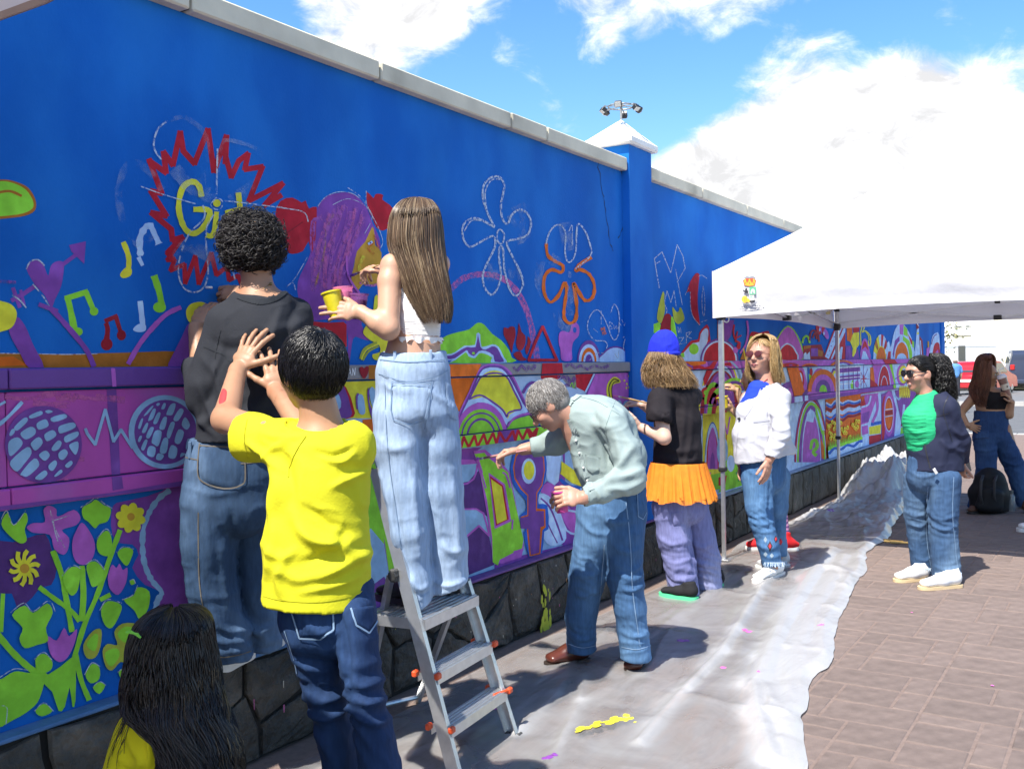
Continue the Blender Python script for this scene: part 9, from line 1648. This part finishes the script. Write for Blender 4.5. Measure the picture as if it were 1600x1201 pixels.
# ---------------------------------------------------------------- young woman with the iced drink, and her bag
def drink_woman():
    d=10.;c=P(1543,585,d);fw=cdir(.82,-.55,-.1);B=Solid();A,ax=head_solid(B,c,fw,Zv,.98);B.cap(c-Zv*.06,P(1543,614,d),.045,.05,.03);B.chain([row(1545,618,d,22,.075),row(1549,630,d,23,.10),row(1550,640,d,21,.09),row(1550,655,d,22,.10)],RT,.03);B.cap(P(1522,617,d+.05),P(1568,617,d-.02),.05,.05,.04)
    wr=P(1511,664,d-.05);limb(B,[P(1524,618,d),P(1500,645,d+.05),wr],(.05,.042,.028));h1=hand_solid(B,wr,cdir(.85,-.25,-.35),cdir(.5,.7,-.1),cdir(.2,-.3,.9),.92,curl=(.15,.2,.15),spread=.14,thumb=(.1,.1,.1),tout=.8);wr2=P(1581,628,d-.12);limb(B,[P(1566,620,d-.02),P(1577,648,d-.08),wr2],(.046,.04,.028));h2=hand_solid(B,wr2,cdir(-.45,-.3,.8),cdir(-.6,.6,-.2),cdir(-.5,-.5,.5),.92,curl=(.6,.6,.4))
    for a,b,e in ((P(1541,670,d),P(1542,735,d-.02),P(1522,792,d)),(P(1566,670,d),P(1590,735,d),P(1612,795,d))):limb(B,[a,b,e],(.085,.055,.038))
    o=person_obj('auburn-haired young woman in black crop top and cargo jeans, sipping an iced drink',B,.010,SK_E,gnd(1560,797),[(*box_of(h1+[wr],.03),.005),(*box_of(h2+[wr2],.03),.005),(*box_of([c],.12),.0055)])
    face_parts(A,ax,.98,o,lips=(.35,.10,.10));glasses(A,ax,.98,o,'gold','spectacles')
    T=Solid().chain([row(1548,612,d,22,.09),row(1551,622,d-.01,25,.12),row(1551,632,d,23,.105),row(1550,645,d,22,.105)],RT,.02);T.cut(P(1550,612,d),nz(Zv+.12*RT),.01);T.cut(P(1550,639,d),-Zv,.02);bk=cloth('black rib top',(.014,.013,.015));garment('crop_top',T,.008,bk,o,(),.002);
    for q_ in ([(1530,613),(1532,600),(1529,592)],[(1566,614),(1564,606),(1561,600)]):seam(B,q_,.016,bk,o,'strap',.003)
    J=Solid();J.chain([row(1548,645,d,25,.115),row(1547,665,d,26,.12),row(1549,680,d,28,.12)],RT,.03);J.chain([row(1538,685,d-.02,17,.105),row(1541,710,d-.03,15.5,.10),row(1540,740,d-.03,15,.09),row(1530,790,d,17,.10)],RT,.015);J.chain([row(1564,685,d,16,.105),row(1577,710,d,15.5,.10),row(1588,735,d,15,.09),row(1606,790,d,15.5,.09)],RT,.015);J.cut(P(1565,792,d),-Zv);J.cut(P(1548,641,d),Zv,.02)
    D=denim('indigo cargo denim',(.022,.055,.15),(.05,.11,.24),2.6);garment('jeans',J,.009,D,o,[([(1520,700),(1540,705),(1558,700)],2.5,.008),([(1528,730),(1542,734),(1556,730)],2.5,.008),([(1570,720),(1585,726),(1600,720)],2.5,.008)],.005,(9,9,11),4);patch(J,[(1521,675),(1546,672),(1545,684),(1522,686)],D,o,'pocket_flap',.008,sm=1);seam(J,[(1522,686),(1545,684)],.006,M_stitchb,o,'pocket_seam',.005)
    for h,t_ in ((gnd(1531,800),gnd(1514,803)),(gnd(1600,801),gnd(1626,803))):shoe(o,'shoe',h,t_,.09,.08,mat('brown suede',(.09,.045,.03),.8),M_blk,.025)
    rows=[(552,1541,1547,d,.01),(553,1535,1553,d,.06),(558,1528,1560,d,.095),(570,1524,1562,d,.11),(590,1520,1562,d,.115),(608,1515,1563,d,.11),(625,1522,1556,d-.08,.05),(636,1530,1545,d-.1,.03)];face=(math.radians(326),1.05);M_h=hair_mat('auburn hair',(.15,.05,.025),(.27,.11,.055),.38);bundle_core(rows[:5],.84,'hair',mat('auburn under layer',(.08,.025,.012),.6),o,face);strands('hair_strands',bundle(rows,1300,4,face,.007,6.,.88,16,.35,lock=40),.0020,M_h,o,.3)
    cc=P(1577.5,622,d-.13);u=nz(P(1563,584,d-.13)-cc);t=thing('iced_drink','tall clear cup of iced coffee with a paper sleeve and domed lid in her hand','drink',cc);part('cup_wall',MB().lathe(cc,[(.001,0),(.028,0),(.045,.215)],18,ax=u),mat('iced coffee',(.30,.17,.14),.15,.25,25),t,autosmooth=40);part('paper_sleeve',MB().lathe(cc+u*.095,[(.0385,0),(.043,.06)],18,ax=u),mat('cream paper',(.72,.66,.55),.7),t,True);part('lid',MB().lathe(cc+u*.215,[(.048,0),(.047,.012),(.036,.03),(.012,.036),(.001,.036)],18,ax=u),mat('milky lid',(.75,.72,.74),.3),t,autosmooth=40);part('straw',MB().tube([cc+u*.24,cc+u*.30,cc+u*.30+cdir(.9,0,.35)*.05],.005,6),mat('white straw',(.8,.78,.78),.4),t,True);pt=cc+u*.125+cdir(0,-1,0)*.044;part('sleeve_mark',MB().ball(pt,(.008,.003,.008),8,ax=np.array([RT,FW,UP])),M_blk,t)
    # backpack and bottle
    d2=9.75;bs=gnd(1547,800);t=thing('backpack','black backpack standing on the shaded paving at the young woman\'s feet','backpack',bs);q=Solid();q.chain([row(1545,793,d2,31,.12),row(1546,770,d2,30,.125),row(1548,748,d2,23,.10),row(1550,740,d2,14,.06)],RT,.04);q.cut(bs+Zv*.006,-Zv);q.ecap(P(1545,792,d2-.13),P(1547,770,d2-.13),(.13,.05),(.12,.05),RT,.02);bk2=cloth('black nylon',(.012,.012,.014),.6)
    v,f=blocks(q,.012);n_=normals_v(v,f);part_o=to_obj('bag_body',v+n_*(.01*vnoise(v*9,1))[:,None],f,bk2,t)
    for x in (1536,1557):part('strap',MB().tube([P(x,742,d2-.08),P(x-3,752,d2-.19),P(x-4,775,d2-.20),P(x,792,d2-.15)],.014,6,flat=.4),mat('black webbing',(.03,.03,.033),.7),part_o,True)
    part('carry_handle',MB().tube([P(1543,741,d2),P(1547,733,d2),P(1553,733,d2),P(1556,741,d2)],.008,6),bk2,part_o,True)
    b0=gnd(1580,798);t=thing('water_bottle','clear grey water bottle standing beside the black backpack','bottle',b0);part('bottle_body',MB().lathe(b0,[(.001,0),(.034,0),(.036,.02),(.036,.14),(.024,.165),(.018,.17)],16),mat('smoky plastic',(.25,.27,.28),.15,.05,alpha=.75),t,autosmooth=40);part('cap',MB().lathe(b0+Zv*.17,[(.022,0),(.022,.035),(.001,.035)],14),mat('grey cap',(.10,.11,.12),.4),t,autosmooth=40)
drink_woman()
# person standing just outside the right edge: one white shoe shows
def edge_person():
    d=8.7;x0=1668;c=P(x0,566,d);B=Solid();A,ax=head_solid(B,c,cdir(-.95,-.1),Zv);B.cap(c-Zv*.06,P(x0,612,d),.05,.06).ecap(P(x0,625,d),P(x0,700,d),(.13,.1),(.13,.1),RT)
    for s in (-1,1):limb(B,[P(x0+4,620,d+.17*s),P(x0+8,665,d+.22*s),P(x0,705,d+.2*s)],(.047,.04,.03));hand_solid(B,P(x0,705,d+.2*s),cdir(0,0,-1),cdir(-.1,-s,0),cdir(-1,0,0),.95);limb(B,[P(x0,710,d+.09*s),P(x0-6,765,d+.1*s),P(x0-18-14*(s<0),812,d+.1*s)],(.08,.055,.04))
    o=person_obj('person at the right edge, only the toe of a white trainer in view',B,.014,SK_A,gnd(x0-20,824));S=Solid().chain([row(x0,615,d,22,.1),row(x0,640,d,26,.13),row(x0,710,d,27,.13)],RT).cut(P(x0,708,d),-Zv);cap_hair('hair',A,ax,1.,hair_mat('short brown hair',(.05,.03,.02)),o,900,2,(.03,.06),r=.002);garment('sweater',S,.014,cloth('grey sweater',(.2,.2,.21)),o);J=Solid()
    for s in (-1,1):J.cap(P(x0,706,d+.09*s),P(x0-18-14*(s<0),812,d+.1*s),.09,.062,.02)
    garment('trousers',J,.013,D_ := denim('plain blue denim',(.03,.06,.12),(.08,.14,.22)),o)
    for s in (-1,1):h=gnd(x0-18-14*(s<0)+6,824+6*(s<0));shoe(o,'shoe',h,h+cdir(-.98,.1)*.29,.10,.09,MATS['white leather'],M_sole,.035,M_lace)
edge_person()
# far pedestrian in blue between the wall and the red car
def far_person():
    d=41.;b=P(1493,600,d);b[2]=0;B=Solid();p=lambda x,y,z:b+cdir(x,y)*math.hypot(x,y)+Zv*z if (x or y) else b+Zv*z;B.ell(p(0,0,1.42),(.085,.095,.115));B.cap(p(0,0,1.25),p(0,0,1.36),.06).ecap(p(0,0,.85),p(0,0,1.22),(.15,.10),(.19,.11),RT)
    for s in (-1,1):limb(B,[p(.2*s,0,1.2),p(.25*s,0,.95),p(.24*s,.05,.72)],(.05,.045,.035));limb(B,[p(.09*s,0,.85),p(.1*s,0,.45),p(.1*s,0,.06)],(.085,.06,.045))
    o=person_obj('distant pedestrian in a blue shirt and cap beside the red car',B,.025,SK_A,b);S=Solid().ecap(p(0,0,.85),p(0,0,1.22),(.18,.13),(.22,.14),RT,.03)
    for s in (-1,1):S.cap(p(.2*s,0,1.2),p(.25*s,0,1.0),.07,.065)
    garment('shirt',S,.03,cloth('sky blue cotton',(.12,.28,.55)),o);J=Solid();[J.cap(p(.09*s,0,.87),p(.1*s,0,.1),.11,.075) for s in (-1,1)];garment('trousers',J,.03,cloth('dark trousers',(.04,.04,.05)),o);part('cap',MB().lathe(p(0,0,1.47),[(.16,-.01),(.10,0),(.10,.06),(.06,.09),(.001,.1)],12),mat('pale cap',(.55,.45,.4),.8),o,True);part('shoes',MB().box(p(.1,0,.03),(.1,.26,.06)),M_blk,o);part('shoes',MB().box(p(-.1,0,.03),(.1,.26,.06)),M_blk,o)
far_person()
